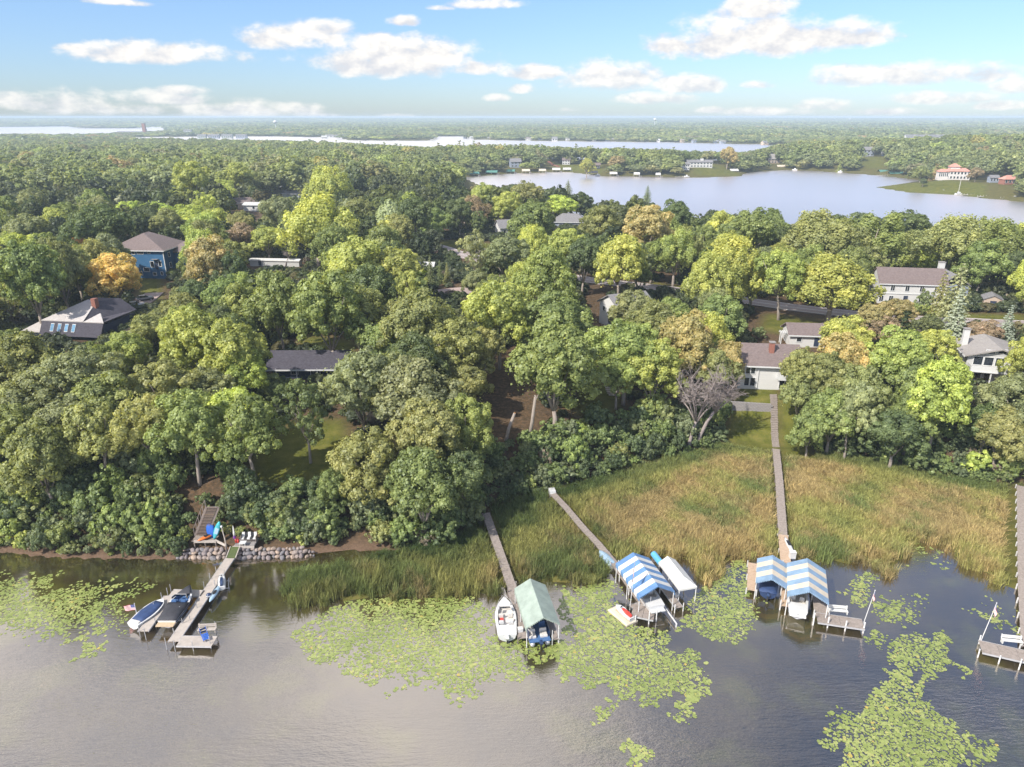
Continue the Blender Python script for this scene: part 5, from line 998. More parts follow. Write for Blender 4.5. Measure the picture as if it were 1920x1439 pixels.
def flat_dock(label, runs, z, m='pale', w=1.2, posts=(), pm='post', pw=.08, panel=3.0, name='boat_dock', group='plank walks and docks along the shore'):
    o = Vector((runs[0][0].x, runs[0][0].y, 0)); t = empty(name, o, 0, label, 'dock', group)
    for run in runs:
        a, c = run[0]-o, run[1]-o; ww = run[2] if len(run) > 2 else w; a, c = Vector((a.x, a.y, 0)), Vector((c.x, c.y, 0)); n = max(1, round((c-a).length/panel)); d = (c-a).normalized(); r = Vector((d.y, -d.x, 0))
        for i in range(n):
            p0, p1 = a.lerp(c, i/n)+d*.012, a.lerp(c, (i+1)/n)-d*.012; b = MB(); planks(b, p0, p1, ww-.1, z+run[3] if len(run) > 3 else z, pl=.145, gap=.012); q = b.build('deck_panel', DK[m], t, kind='stuff')
            for s in (-1, 1):
                b = MB(); k = r*(s*(ww/2-.025)); zz = (z+run[3] if len(run) > 3 else z)-.08; b.bar((p0.x+k.x, p0.y+k.y, zz), (p1.x+k.x, p1.y+k.y, zz), .05, .18); b.build('side_rail', DK['post'], q).parent = q
    for p, zt in posts:
        q = p-o; MB().tube([(q.x, q.y, -1.2), (q.x, q.y, zt)], pw/2, 8).build('post', DK[pm], t)
    return t
def lerp2(a, b, t): return a+(b-a)*t

# --- canopies: gabled cloth roof on a pipe frame; every coloured band is a panel
def canopy(label, pos, rz, L, W, zr, ze, cols, skirt=.45, n=None, name='boat_canopy', hipfront=0.0, legs=True, scallop=.06):
    t = empty(name, pos, rz, label, 'boat canopy', 'boat canopies on the lake'); n = n or len(cols)
    prof = [(-W/2, ze-skirt), (-W/2, ze), (0, zr), (W/2, ze), (W/2, ze-skirt)]
    for i in range(n):
        y0, y1 = -L/2+L*i/n, -L/2+L*(i+1)/n; b = MB(); th = .025; P = []
        for y in (y0, y1):
            for dz in (0, -th):
                for x, z in prof: P.append((x*(1 if dz == 0 else .995), y, z+dz*(1 if abs(x) < W*.4 else .3)))
        f = []
        for k in range(4): f += [(k, k+1, 11+k, 10+k), (15+k, 16+k, 6+k, 5+k), (k, 5+k, 6+k, k+1), (10+k, 11+k, 16+k, 15+k)]
        f += [(0, 10, 15, 5), (4, 9, 19, 14)]; b.add(P, f)
        b.build('canopy_panel', DK[cols[i % len(cols)]], t)
    k = int(W/.35)                            # scalloped front valance
    b = MB()
    for s in range(2):
        for j in range(k):
            u0, u1 = j/k, (j+1)/k; xa, xb = (-W/2+W/2*u0, -W/2+W/2*u1) if s == 0 else (W/2*u0, W/2*u1); za = ze+(zr-ze)*(u0 if s == 0 else 1-u0); zb = ze+(zr-ze)*(u1 if s == 0 else 1-u1); y = -L/2-.015
            b.add([(xa, y, za), (xb, y, zb), ((xa+xb)/2+(xb-xa)*.25, y, (za+zb)/2-.17), ((xa+xb)/2-(xb-xa)*.25, y, (za+zb)/2-.17), (xa, y-.02, za), (xb, y-.02, zb), ((xa+xb)/2+(xb-xa)*.25, y-.02, (za+zb)/2-.17), ((xa+xb)/2-(xb-xa)*.25, y-.02, (za+zb)/2-.17)], [(0, 1, 2, 3), (7, 6, 5, 4), (0, 4, 5, 1), (1, 5, 6, 2), (2, 6, 7, 3), (3, 7, 4, 0)])
    b.build('valance', DK[cols[0]], t, kind='stuff')
    if legs:
        for y in (-L/2+.15, 0, L/2-.15):
            for s in (-1, 1): MB().tube([(s*(W/2-.08), y, -1.2), (s*(W/2-.08), y, ze-.05)], .055, 8).build('leg', DK['wpost'], t)
            b = MB(); b.tube([(-W/2+.08, y, ze-.08), (0, y, zr-.07), (W/2-.08, y, ze-.08)], .03, 6); b.build('rafter', DK['wpost'], t)
        for s in (-1, 1): MB().tube([(s*(W/2-.08), -L/2, ze-.12), (s*(W/2-.08), L/2, ze-.12)], .035, 6).build('rail', DK['wpost'], t)
    return t
# --- boats: lofted hulls, bow towards +Y
def hull_secs(L, B, H, keel=-.35, bow=1.0, n=9, flare=.82, tr=.86):
    S = []
    for i in range(n):
        f = i/(n-1); y = -L/2+L*f; w = B/2*(tr+(1-tr)*min(1, f*2.5))*(1-max(0, (f-.45)/.55)**2.3*bow) if f < 1 else .04; w = max(w, .05); sh = H+.22*max(0, f-.4)**1.5*H*2; kz = keel+(.55*max(0, (f-.72)/.28)**2)*(-keel+.1)
        S.append([(-w, y, sh), (-w*.97, y, sh-.12), (-w*flare, y, .08), (-w*.5, y, keel*.45+max(0, kz-keel)), (0, y, kz), (w*.5, y, keel*.45+max(0, kz-keel)), (w*flare, y, .08), (w*.97, y, sh-.12), (w, y, sh)])
    return S
def hull(t, L, B, H, m, **k):
    S = hull_secs(L, B, H, **k); b = MB(); b.loft(S, cap=False); n = len(S[0]); b.add(S[0], [tuple(range(n))]); o = b.build('hull', DK[m], t, smooth=False); return S
def rim(S, inner=.78):                        # gunwale ring and cockpit floor
    return [(s[0], s[-1]) for s in S]
def deck(t, S, m, inset, z_in, y0, y1, L, floor='seat'):
    """gunwale deck with an open cockpit between y0 and y1"""
    b = MB(); O = [(s[0], s[-1]) for s in S]; I = []
    for (l, r) in O:
        y = l[1]; k = 1 if y0 <= y <= y1 else 0; w = r[0]; wi = max(0.0, w-inset) if k else 0.0; I.append((y, w, wi, l[2]))
    vs, fs = [], []
    for (y, w, wi, z) in I: vs += [(-w, y, z), (-wi, y, z+.02), (wi, y, z+.02), (w, y, z)]
    for i in range(len(I)-1):
        a = 4*i; c = a+4; fs += [(a, a+1, c+1, c), (a+2, a+3, c+3, c+2)]
        if I[i][2] == 0 or I[i+1][2] == 0: fs += [(a+1, a+2, c+2, c+1)]
    b.add(vs, fs); b.build('deck', DK[m], t)
    ins = [q for q in I if q[2] > 0]; b = MB(); vs, fs = [], []
    for (y, w, wi, z) in ins: vs += [(-wi, y, z+.02), (-wi*.95, y, z_in), (wi*.95, y, z_in), (wi, y, z+.02)]
    for i in range(len(ins)-1): a = 4*i; c = a+4; fs += [(a, a+1, c+1, c), (a+1, a+2, c+2, c+1), (a+2, a+3, c+3, c+2)]
    fs += [(0, 3, 2, 1), tuple(len(vs)-4+k for k in range(4))]; b.add(vs, fs); b.build('cockpit', DK[floor], t)
def soft_box(b, c, d, r=.12, mi=0):           # a cushion with sloping sides
    x, y, z = d[0]/2, d[1]/2, d[2]; b.loft([[(c[0]-x, c[1]-y, c[2]), (c[0]+x, c[1]-y, c[2]), (c[0]+x, c[1]+y, c[2]), (c[0]-x, c[1]+y, c[2])], [(c[0]-x, c[1]-y, c[2]+z*.7), (c[0]+x, c[1]-y, c[2]+z*.7), (c[0]+x, c[1]+y, c[2]+z*.7), (c[0]-x, c[1]+y, c[2]+z*.7)], [(c[0]-x+r*x, c[1]-y+r*y, c[2]+z), (c[0]+x-r*x, c[1]-y+r*y, c[2]+z), (c[0]+x-r*x, c[1]+y-r*y, c[2]+z), (c[0]-x+r*x, c[1]+y-r*y, c[2]+z)]], close=True)
def seat(t, x, y, z, w=.55, d=.5, m='seat', back=True, face=1):
    b = MB(); soft_box(b, (x, y, z), (w, d, .32)); s = b.build('seat', DK[m], t)
    if back: b = MB(); soft_box(b, (x, y-face*(d/2+.06), z+.2), (w, .14, .5)); b.build('backrest', DK[m], s).parent = s
def outboard(t, y, z, m='gel'):
    b = MB(); b.loft([[(-.16, y-.3, z), (.16, y-.3, z), (.16, y+.05, z), (-.16, y+.05, z)], [(-.2, y-.4, z+.25), (.2, y-.4, z+.25), (.2, y+.08, z+.25), (-.2, y+.08, z+.25)], [(-.13, y-.3, z+.52), (.13, y-.3, z+.52), (.13, y, z+.5), (-.13, y, z+.5)]], close=True); o = b.build('outboard_motor', DK[m], t)
    b = MB(); b.box((0, y-.15, z-.45), (.16, .22, .95)); b.build('motor_leg', DK['black'], o).parent = o
def dome_cover(t, S, i0, i1, m, rise, lift=.0, name='boat_cover', inset=.0):
    b = MB(); secs = []
    for i in range(i0, i1+1):
        l, r = S[i][0], S[i][-1]; w, y, z = r[0]*(1-inset), l[1], l[2]+lift; e = min((i-i0)/1.2, (i1-i)/1.2, 1); h = rise*(.15+.85*max(0, e))*random.uniform(.9, 1.1)
        secs.append([(-w*1.02, y, z-.1), (-w*1.0, y, z+.03), (-w*.55, y, z+h*.75), (0, y, z+h), (w*.55, y, z+h*.75), (w*1.0, y, z+.03), (w*1.02, y, z-.1)])
    b.loft(secs); return b.build(name, DK[m], t, smooth=True)
def windshield(t, y, z, w, m='glass'):
    b = MB(); th = .03
    P = [(-w, y-.35, z), (-w*.8, y+.25, z), (w*.8, y+.25, z), (w, y-.35, z)]; T = [(-w*.9, y-.5, z+.42), (-w*.7, y, z+.42), (w*.7, y, z+.42), (w*.9, y-.5, z+.42)]
    for k in range(3): b.hexa([P[k], P[k+1], (P[k+1][0], P[k+1][1]-th, z), (P[k][0], P[k][1]-th, z), T[k], T[k+1], (T[k+1][0], T[k+1][1]-th, z+.42), (T[k][0], T[k][1]-th, z+.42)])
    o = b.build('windshield', M_['glass'], t); b = MB(); b.tube([Vector(q)+Vector((0, 0, .02)) for q in T], .022, 5); b.build('frame', DK['wpost'], o).parent = o
def jetski(label, pos, rz, accent, m='gel', s=1.0):
    t = empty('jet_ski', pos, rz, label, 'jet ski', 'jet skis on the docks'); S = hull_secs(2.9, 1.05, .32, keel=-.15, n=8); b = MB(); b.loft(S, cap=False); b.add(S[0], [tuple(range(9))]); b.build('hull', DK[m], t)
    b = MB(); b.loft([[(-w, y, .3), (-w*.75, y, h), (w*.75, y, h), (w, y, .3)] for y, w, h in ((-1.4, .42, .36), (-.4, .46, .42), (.3, .46, .62), (.9, .36, .6), (1.42, .08, .44))], close=False); b.build('deck', DK[m], t)
    b = MB(); b.loft([[(-w, y, .4), (-w*.8, y, h), (w*.8, y, h), (w, y, .4)] for y, w, h in ((-1.25, .17, .6), (-.6, .2, .72), (.1, .19, .68), (.35, .14, .62))]); b.build('seat', DK[accent], t)
    b = MB(); b.tube([(-.38, .32, .86), (-.12, .45, .84), (.12, .45, .84), (.38, .32, .86)], .028, 6); h = b.build('handlebar', DK['black'], t); b = MB(); b.tube([(0, .6, .58), (0, .45, .84)], .06, 6); b.build('column', DK['black'], h).parent = h
    t.scale = (s, s, s); return t
def us_flag(label, base, h, rz, w=1.5, droop=.5, tilt=(0, 0), name='flag_on_pole', pm='wpost', pole=True, z0=.4):
    """pole and a striped flag with blue starred canton"""
    t = empty(name, base, 0, label, 'flag', 'flags on the docks'); top = Vector((tilt[0], tilt[1], h))
    MB().tube([(0, 0, -z0), tuple(top)], [.05, .028], 8).build('pole', DK[pm], t); MB().tube([tuple(top), (top.x, top.y, top.z+.09)], .05, 8).build('finial', DK[pm], t)
    hh = w/1.7; nu, nv = 10, 13; vs, fs, mi = [], [], []; d = Vector((math.cos(rz), math.sin(rz), 0)); n_ = Vector((-d.y, d.x, 0)); ax = top.normalized()
    for side in (0, 1):
        for j in range(nv+1):
            for i in range(nu+1):
                u, v = i/nu, j/nv; p = top-ax*(.06+hh*v)+d*(w*u*(1-droop*.45))+Vector((0, 0, -droop*w*u*.8))+n_*(.09*math.sin(u*9+v*2)*u+side*.012); vs.append(p)
    for side in (0, 1):
        o = side*(nu+1)*(nv+1)
        for j in range(nv):
            for i in range(nu):
                a = o+j*(nu+1)+i; q = (a, a+1, a+nu+2, a+nu+1); fs.append(q if side == 0 else q[::-1]); star = (i+j) % 2 == 0 and False; mi.append(2 if (i < 4 and j < 7) else (0 if j % 2 == 0 else 1))
    me = bpy.data.meshes.new('flag_cloth'); me.from_pydata([tuple(v) for v in vs], [], fs)
    for k in ('fr', 'fw', 'fb'): me.materials.append(DK[k])
    me.polygons.foreach_set('material_index', mi); me.update(); o = bpy.data.objects.new('flag_cloth', me); C.objects.link(o); o.parent = t
    b = MB()                                  # the stars of the canton, tiny diamonds proud of the cloth
    for r_ in range(5):
        for c_ in range(5):
            u, v = .03+c_*.072, .04+r_*.1; p = top-ax*(.06+hh*v)+d*(w*u*(1-droop*.45))+Vector((0, 0, -droop*w*u*.8))+n_*(.09*math.sin(u*9+v*2)*u)
            for s in (-.012, .024): q = p+n_*s; b.add([q+d*.018, q+ax*.018, q-d*.018, q-ax*.018], [(0, 1, 2, 3)])
    b.build('star', DK['fw'], o, kind='stuff').parent = o
    return t
def bench(label, pos, rz, w=1.8, m='white', h=.45, rail=None):
    t = empty('dock_bench', pos, rz, label, 'bench', 'benches on the docks')
    for k in range(3): MB().box((0, -.16+k*.17, h), (w, .145, .05)).build('seat_slat', DK[m], t)
    for k in range(2): b = MB(); b.bar((-w/2, .28+k*.03, h+.2+k*.2), (w/2, .28+k*.03, h+.2+k*.2), .04, .16); b.build('back_slat', DK[m], t)
    for s in (-1, 1):
        MB().box((s*(w/2-.08), .02, h/2), (.09, .42, h-.06)).build('leg', DK[m], t); b = MB(); b.bar((s*(w/2-.08), .25, h-.1), (s*(w/2-.08), .37, h+.52), .07); b.build('back_post', DK[m], t)
    return t
G_ = spot
# ================= the boat dock below the bluff
Z1 = .75
a0 = G_(431, 1047, Z1); a1 = G_(392, 1103, Z1); a2 = G_(325, 1203, Z1); b0 = G_(381, 1113, Z1); b1 = G_(321, 1111, Z1); c1 = G_(268, 1184, Z1); e1 = G_(402, 1203, Z1)
dirm = (a2-a0).normalized()
posts = []
def pp(px, py, top): posts.append((G_(px, py, Z1), top))
for q in ((405, 1070), (394, 1086), (383, 1102), (341, 1128+12), (421, 1077), (403, 1098), (369, 1140), (356, 1163), (339, 1150), (326, 1178+10), (311, 1208), (327, 1212), (361, 1211), (394, 1207), (404, 1178), (272, 1190), (261, 1184), (291, 1166), (289, 1139), (303, 1120), (320, 1105), (314, 1112), (346, 1113), (342, 1169)): pp(q[0], q[1], Z1+random.uniform(.55, 1.0))
flat_dock('pale sectional boat dock with many posts, two fingers and a bench platform', [(a0, a2), (b0, b1), (b1+(c1-b1).normalized()*.62, c1), (a2+Vector((.62, .1, 0)), e1, 1.7)], Z1, posts=posts, w=1.25)
ang = math.atan2(c1.y-b1.y, c1.x-b1.x)+math.pi/2
def fin(px, py, z): return G_(px, py, z)
# dark covered runabout between the fingers
rzb = math.atan2((G_(353, 1104, 1.2)-G_(312, 1163, 1.2)).y, (G_(353, 1104, 1.2)-G_(312, 1163, 1.2)).x)-math.pi/2; p = (G_(353, 1104, 1.2)+G_(312, 1163, 1.2))/2
t = empty('covered_runabout', (p.x+.15, p.y, .62), rzb, 'runabout under a black cover with its windshield open, in the dock slip', 'boat'); S = hull(t, 6.3, 2.45, .75, 'gel'); deck(t, S, 'gel', .22, .3, -2.2, 2.6, 6.3, 'seatb'); dome_cover(t, S, 0, 4, 'cover', .34, .03); dome_cover(t, S, 6, 8, 'cover', .2, .04, inset=.06); windshield(t, .75, .95, .95); seat(t, -.55, .35, .45, m='seatb'); seat(t, .55, .35, .45, m='seatb')
b = MB(); b.box((0, -3.45, .42), (2.0, .75, .1)); b.build('swim_platform', DK['tan'], t)
b = MB()
for s in (-1, 1): b = MB(); b.loft([[(s*(-q[0][0])*1.004*1, q[0][1], q[0][2]-.2), (s*(-q[0][0])*1.004, q[0][1], q[0][2]-.34), (s*(-q[0][0])*.985, q[0][1], q[0][2]-.34), (s*(-q[0][0])*.985, q[0][1], q[0][2]-.2)] for q in S], close=True); b.build('hull_stripe', DK['navy'], t)
# lift frame under it
def lift(label, pos, rz, L, W, h, m='post'):
    t = empty('boat_lift', pos, rz, label, 'boat lift', 'boat lifts in the water')
    for x in (-W/2, W/2):
        for y in (-L/2, L/2): MB().box((x, y, h/2-.6), (.11, .11, h+1.2)).build('leg', DK[m], t)
        MB().box((x, 0, h-.05), (.1, L-.13, .12)).build('side_beam', DK[m], t); MB().box((x*.55, 0, .28), (.14, L, .1)).build('bunk', DK['beam'], t)
    for y in (-L/2, L/2): MB().box((0, y, .18), (W-.13, .1, .12)).build('cross_beam', DK[m], t)
    return t
lift('metal boat lift carrying the black covered runabout', (p.x+.15, p.y, 0), rzb, 3.4, 2.9, .75)
p = (G_(303, 1128, 1.0)+G_(252, 1166, 1.0))/2; rz2 = math.atan2((G_(303, 1128, 1)-G_(256, 1166, 1)).y, (G_(303, 1128, 1)-G_(256, 1166, 1)).x)-math.pi/2
t = empty('covered_tender', (p.x, p.y, .5), rz2, 'rounded white boat under a dark blue cover on the outer finger', 'boat'); S = hull(t, 4.7, 2.2, .5, 'gel', bow=.72, tr=.7, keel=-.25); deck(t, S, 'gel', .34, .3, -1.7, 1.7, 4.7, 'bcover'); dome_cover(t, S, 1, 7, 'bcover', .16, .02, inset=.17); b = MB(); b.box((0, -1.95, .56), (1.2, .35, .12)); b.build('stern_seat', DK['seat'], t)
lift('metal boat lift under the rounded blue covered boat', (p.x, p.y, 0), rz2, 2.6, 2.4, .5)
us_flag('small flag on a short staff at the stern of the blue covered boat', tuple(G_(256, 1150, .9)), 1.3, R(185), 1.3, .12, z0=.4)
# golden inflatable between runabout and dock
p = G_(362, 1127, .5); t = empty('golden_inflatable', (p.x, p.y, .05), rzb, 'golden brown inflatable tube in the slip beside the runabout', 'inflatable')
b = MB(); b.tube([(.62*math.cos(k*.5236), 1.15*math.sin(k*.5236), .3) for k in range(13)], .27, 8, cap=False); b.build('ring', DK['yel'], t, smooth=True); MB().box((0, 0, .22), (.9, 1.7, .12)).build('floor', DK['yel'], t); b = MB(); b.tube([(-.3, -.7, .5), (-.3, .7, .5)], .14, 8); b.build('backrest', DK['tan'], t)
# water craft on the lake side of the walk
p = G_(411, 1092, .8); jetski('white jet ski on a small lift beside the narrow dock walk', (p.x+.25, p.y+.2, .55), R(20), 'navy'); lift('small lift holding the white jet ski', (p.x+.25, p.y+.2, 0), R(20), 1.6, 1.5, .55)
p = (G_(404, 1098, .9)+G_(392, 1118, .9))/2; rzk = rzb
t = empty('leaning_kayak', (p.x+.45, p.y-.3, .62), rzk, 'pale blue and white kayak lying along the dock walk', 'kayak'); b = MB(); b.loft([[(w*math.cos(k*math.pi/4), y, .16+h*math.sin(k*math.pi/4)) for k in range(8)] for y, w, h in ((-1.7, .03, .03), (-1.2, .24, .15), (-.4, .36, .2), (.4, .36, .2), (1.2, .24, .16), (1.7, .03, .04))], close=True); b.build('hull', DK['gelb'], t, smooth=True); b = MB(); b.loft([[(w*math.cos(k*math.pi/4), y+.45*math.sin(k*math.pi/4), .37) for k in range(8)] for y, w in ((-.1, .2),)]+[[(w*math.cos(k*math.pi/4), y+.45*math.sin(k*math.pi/4), .40) for k in range(8)] for y, w in ((-.1, .2),)], close=True); b.build('cockpit', DK['black'], t)
p = G_(390, 1117, .9); t = empty('mooring_buoy', (p.x+.1, p.y, .62), 0, 'dark round buoy tied at the end of the pale kayak', 'buoy'); b = MB(); b.loft([[(r_*math.cos(k*.7854), r_*math.sin(k*.7854), z) for k in range(8)] for r_, z in ((.1, 0), (.3, .12), (.34, .32), (.25, .52), (.07, .6))], close=True); b.build('body', DK['navy'], t, smooth=True); b = MB(); b.loft([[(r_*math.cos(k*.7854), r_*math.sin(k*.7854), z) for k in range(8)] for r_, z in ((.345, .26), (.35, .38))], close=True); b.build('band', DK['gel'], t)
# platform: bench and blue water toys
p = G_(389, 1186, Z1); bench('pale bench on the end platform of the sectional dock', (p.x, p.y, Z1), R(3), 2.0, 'pale')
p = G_(385, 1196, Z1); t = empty('folding_chair_frame', (p.x, p.y, Z1), R(35), 'blue folding lounger opened on the dock end platform', 'lounger')
for s in (-1, 1):
    b = MB(); b.bar((s*.32, -.8, .25), (s*.32, .5, .3), .06); b.build('side_rail', DK['boardb'], t); b = MB(); b.bar((s*.32, .45, .28), (s*.32, 1.0, .75), .06); b.build('back_rail', DK['boardb'], t)
    for y in (-.6, .35): b = MB(); b.bar((s*.3, y, .0), (s*.3, y+.1, .26), .05); b.build('leg', DK['black'], t)
for k in range(4): MB().box((0, -.68+k*.3, .31), (.6, .22, .03)).build('slat', DK['boardb'], t)
for k in range(2): b = MB(); b.bar((-.3, .6+k*.25, .42+k*.2), (.3, .6+k*.25, .42+k*.2), .03, .2); b.build('back_slat', DK['navy'], t)

# ================= shore patio, stair, boulder wall
p0 = ground_spot(360, 1013); zP = 1.5
def pt(px, py, z): return G_(px, py, z)
t = empty('shore_deck', pt(375, 1018, zP), 0, 'dark timber landing with a pale edge at the foot of the bank stairs', 'deck'); o = t.location
def lb(b, px0, py0, px1, py1, z, w, h): q0, q1 = pt(px0, py0, z)-o, pt(px1, py1, z)-o; b.bar((q0.x, q0.y, 0), (q1.x, q1.y, 0), w, h)
b = MB(); A, B_ = pt(362, 1011, zP)-o, pt(405, 1012, zP)-o; planks(b, (A.x, A.y+.2), (B_.x, B_.y+.2), 1.5, -.02, jit=.004); b.build('decking', DK['grey'], t, kind='stuff')
b = MB(); lb(b, 364, 1016, 405, 1016, zP, .16, .3); b.build('edge_board', DK['pale'], t); b = MB(); lb(b, 405, 1016, 423, 1025, zP-.15, .16, .3); b.build('edge_board', DK['pale'], t)
for k, px in enumerate((364, 384, 404, 423)): q = pt(px, 1016+(9 if k == 3 else 0), zP)-o; MB().box((q.x, q.y, -.75), (.14, .14, 1.5)).build('post', DK['beam'], t)
st = [ground_spot(374, 1006), ground_spot(397, 955)]
t = empty('bank_stairs', pt(374, 1004, zP), 0, 'long dark wooden stairs climbing the wooded bank', 'stairs'); o = t.location; s0, s1 = pt(377, 1003, zP)-o, pt(398, 950, 6.2)-o; n = 19
for k in range(n):
    q = s0.lerp(s1, (k+.5)/n); MB().box((q.x, q.y, q.z), (1.5, .24, .06)).build('tread', DK['warm'] if k == 13 else DK['beam'], t); MB().box((q.x, q.y-.12, q.z+.005), (1.5, .03, .075)).build('nosing', DK['nose'], t)
for s in (-.82, .82): b = MB(); b.bar((s0.x+s, s0.y, s0.z-.15), (s1.x+s, s1.y, s1.z-.15), .08, .3); b.build('stringer', DK['beam'], t)
for k in range(6):
    q = s0.lerp(s1, k/5)
    MB().box((q.x-.88, q.y, q.z+.2), (.09, .09, 1.6)).build('rail_post', DK['beam'], t)
b = MB(); b.bar((s0.x-.88, s0.y, s0.z+1), (s1.x-.88, s1.y, s1.z+1), .09, .06); b.build('handrail', DK['beam'], t)
t = empty('shore_patio', pt(458, 1026, 1.3), 0, 'pale edged stone patio above the boulder wall', 'patio'); o = t.location
A, B_ = pt(440, 1021, 1.3)-o, pt(478, 1021, 1.3)-o
for k in range(4):
    for j in range(2): q = A.lerp(B_, (k+.5)/4); MB().box((q.x, q.y+.1+j*.95, -.1), ((B_.x-A.x)/4-.03, .92, .2)).build('paving_slab', M_['stone'], t)
b = MB(); b.box(((A.x+B_.x)/2, A.y-.55, -.08), (B_.x-A.x+.2, .14, .26)); b.build('edge_board', DK['pale'], t)
for q in (A, B_): MB().box((q.x, q.y-.6, -.5), (.12, .12, 1.0)).build('post', DK['pale'], t)
# striped loveseat, table, coolers, lamp
p = pt(466, 1016, 1.35); t = empty('striped_loveseat', (p.x, p.y+.3, 1.32), R(2), 'loveseat with black and white striped cushions on the stone patio', 'sofa')
for k in range(5): b = MB(); soft_box(b, (-.8+k*.4, 0, .38), (.39, .6, .16)); b.build('seat_cushion', DK['black'] if k % 2 else DK['white'], t); b = MB(); b.loft([[(-.8+k*.4-.19, .28, .5), (-.8+k*.4+.19, .28, .5), (-.8+k*.4+.19, .44, .5), (-.8+k*.4-.19, .44, .5)], [(-.8+k*.4-.18, .42, 1.05), (-.8+k*.4+.18, .42, 1.05), (-.8+k*.4+.18, .54, 1.05), (-.8+k*.4-.18, .54, 1.05)]], close=True); b.build('back_cushion', DK['black'] if k % 2 else DK['white'], t)
MB().box((0, 0, .3), (2.1, .7, .1)).build('frame', DK['beam'], t)
for x in (-.95, .95):
    MB().box((x, 0, .12), (.09, .6, .28)).build('leg', DK['beam'], t); MB().box((x*1.08, 0, .55), (.1, .7, .4)).build('armrest', DK['beam'], t)
p = pt(456, 1022, 1.35); t = empty('patio_table', (p.x, p.y, 1.32), 0, 'small white square table before the striped loveseat', 'table'); MB().box((0, 0, .42), (.85, .7, .06)).build('tabletop', DK['gel'], t)
for x in (-.36, .36):
    for y in (-.28, .28): MB().box((x, y, .2), (.06, .06, .4)).build('leg', DK['gel'], t)
p = pt(445, 1017, 1.35); t = empty('beach_bag', (p.x, p.y, 1.32), 0, 'red beach bag standing at the end of the striped loveseat', 'bag'); b = MB(); b.loft([[(-.2, -.14, 0), (.2, -.14, 0), (.2, .14, 0), (-.2, .14, 0)], [(-.25, -.17, .3), (.25, -.17, .3), (.25, .17, .3), (-.25, .17, .3)], [(-.2, -.08, .5), (.2, -.08, .5), (.2, .08, .5), (-.2, .08, .5)]], close=True); b.build('body', DK['red'], t); b = MB(); b.tube([(-.15, 0, .48), (-.1, 0, .72), (.1, 0, .72), (.15, 0, .48)], .02, 6); b.build('handle', DK['red'], t)
p = pt(441, 1015, 1.35); t = empty('furled_umbrella', (p.x-.1, p.y+.25, 1.32), 0, 'furled purple and white umbrella beside the red beach bag', 'umbrella'); MB().tube([(0, 0, 0), (0, 0, 2.3)], .03, 8).build('pole', DK['wpost'], t); b = MB(); b.tube([(0, 0, .75), (0, 0, 1.2), (0, 0, 2.15)], [.17, .14, .05], 9); b.build('cloth', DK['white'], t, smooth=True); b = MB(); b.tube([(0, 0, .35), (0, 0, .75)], [.2, .172], 9); b.build('skirt', DK['purple'], t)
p = pt(425, 1030, 1.0); t = empty('dock_lamp', (p.x, p.y, .6), 0, 'tall pale lamp post at the shore end of the dock walk', 'lamp'); MB().tube([(0, 0, -.6), (-.02, 0, 2.0), (-.25, .1, 3.7)], [.09, .075, .06], 8).build('post', DK['pale'], t); b = MB(); b.loft([[(-.25+r_*math.cos(k*1.0472), .1+r_*math.sin(k*1.0472), z) for k in range(6)] for r_, z in ((.06, 3.66), (.17, 3.74), (.15, 3.9), (.03, 4.0))], close=True); b.build('lamp_head', DK['gel'], t)
def sup(label, foot, head, w, m, face):       # a paddle board leaning, foot and head in world space
    t = empty('paddle_board', foot, 0, label, 'paddle board', 'boards leaning by the stairs'); d = head-foot; n_ = Vector(face).normalized(); s = d.cross(n_).normalized(); secs = []
    for k in range(11):
        f = k/10; ww = w/2*math.sin(math.pi*min(max(f, .03), .97))**.55; c = d*f; th = .07; secs.append([c-s*ww-n_*th*.2, c-s*ww*.7+n_*th, c+s*ww*.7+n_*th, c+s*ww-n_*th*.2, c+s*ww*.7-n_*th, c-s*ww*.7-n_*th])
    MB().loft(secs, close=True).build('board', DK[m], t, smooth=True)
    b = MB(); c0, c1 = d*.3+n_*.075, d*.62+n_*.075; b.hexa([c0-s*w*.3, c0+s*w*.3, c1+s*w*.3, c1-s*w*.3, c0-s*w*.3+n_*.015, c0+s*w*.3+n_*.015, c1+s*w*.3+n_*.015, c1-s*w*.3+n_*.015]); b.build('deck_pad', DK['gelb'] if m == 'teal' else DK['boardb'], t)
f0 = pt(396, 1009, zP); sup('wide royal blue paddle board leaning beside the bank stairs', f0, f0+Vector((-.2, .8, 2.2)), 1.15, 'boardb', (.1, -1, .35))
f1 = pt(400, 1010, zP); sup('slim teal patterned paddle board leaning over the blue one', f1+Vector((.15, -.15, 0)), f1+Vector((.95, .55, 2.3)), .78, 'teal', (.1, -1, .3))
f2 = pt(388, 1011, zP); t = empty('orange_kayak', f2+Vector((0, .1, .1)), R(-40), 'orange kayak lying behind the leaning paddle boards', 'kayak'); b = MB(); b.loft([[(w*math.cos(k*math.pi/4), y, .2+h*math.sin(k*math.pi/4)) for k in range(8)] for y, w, h in ((-1.3, .04, .04), (-.8, .28, .16), (.2, .36, .2), (1.0, .26, .16), (1.4, .04, .04))], close=True); b.build('hull', DK['orange'], t, smooth=True); MB().box((0, 0, .4), (.4, .7, .05)).build('cockpit', DK['black'], t)
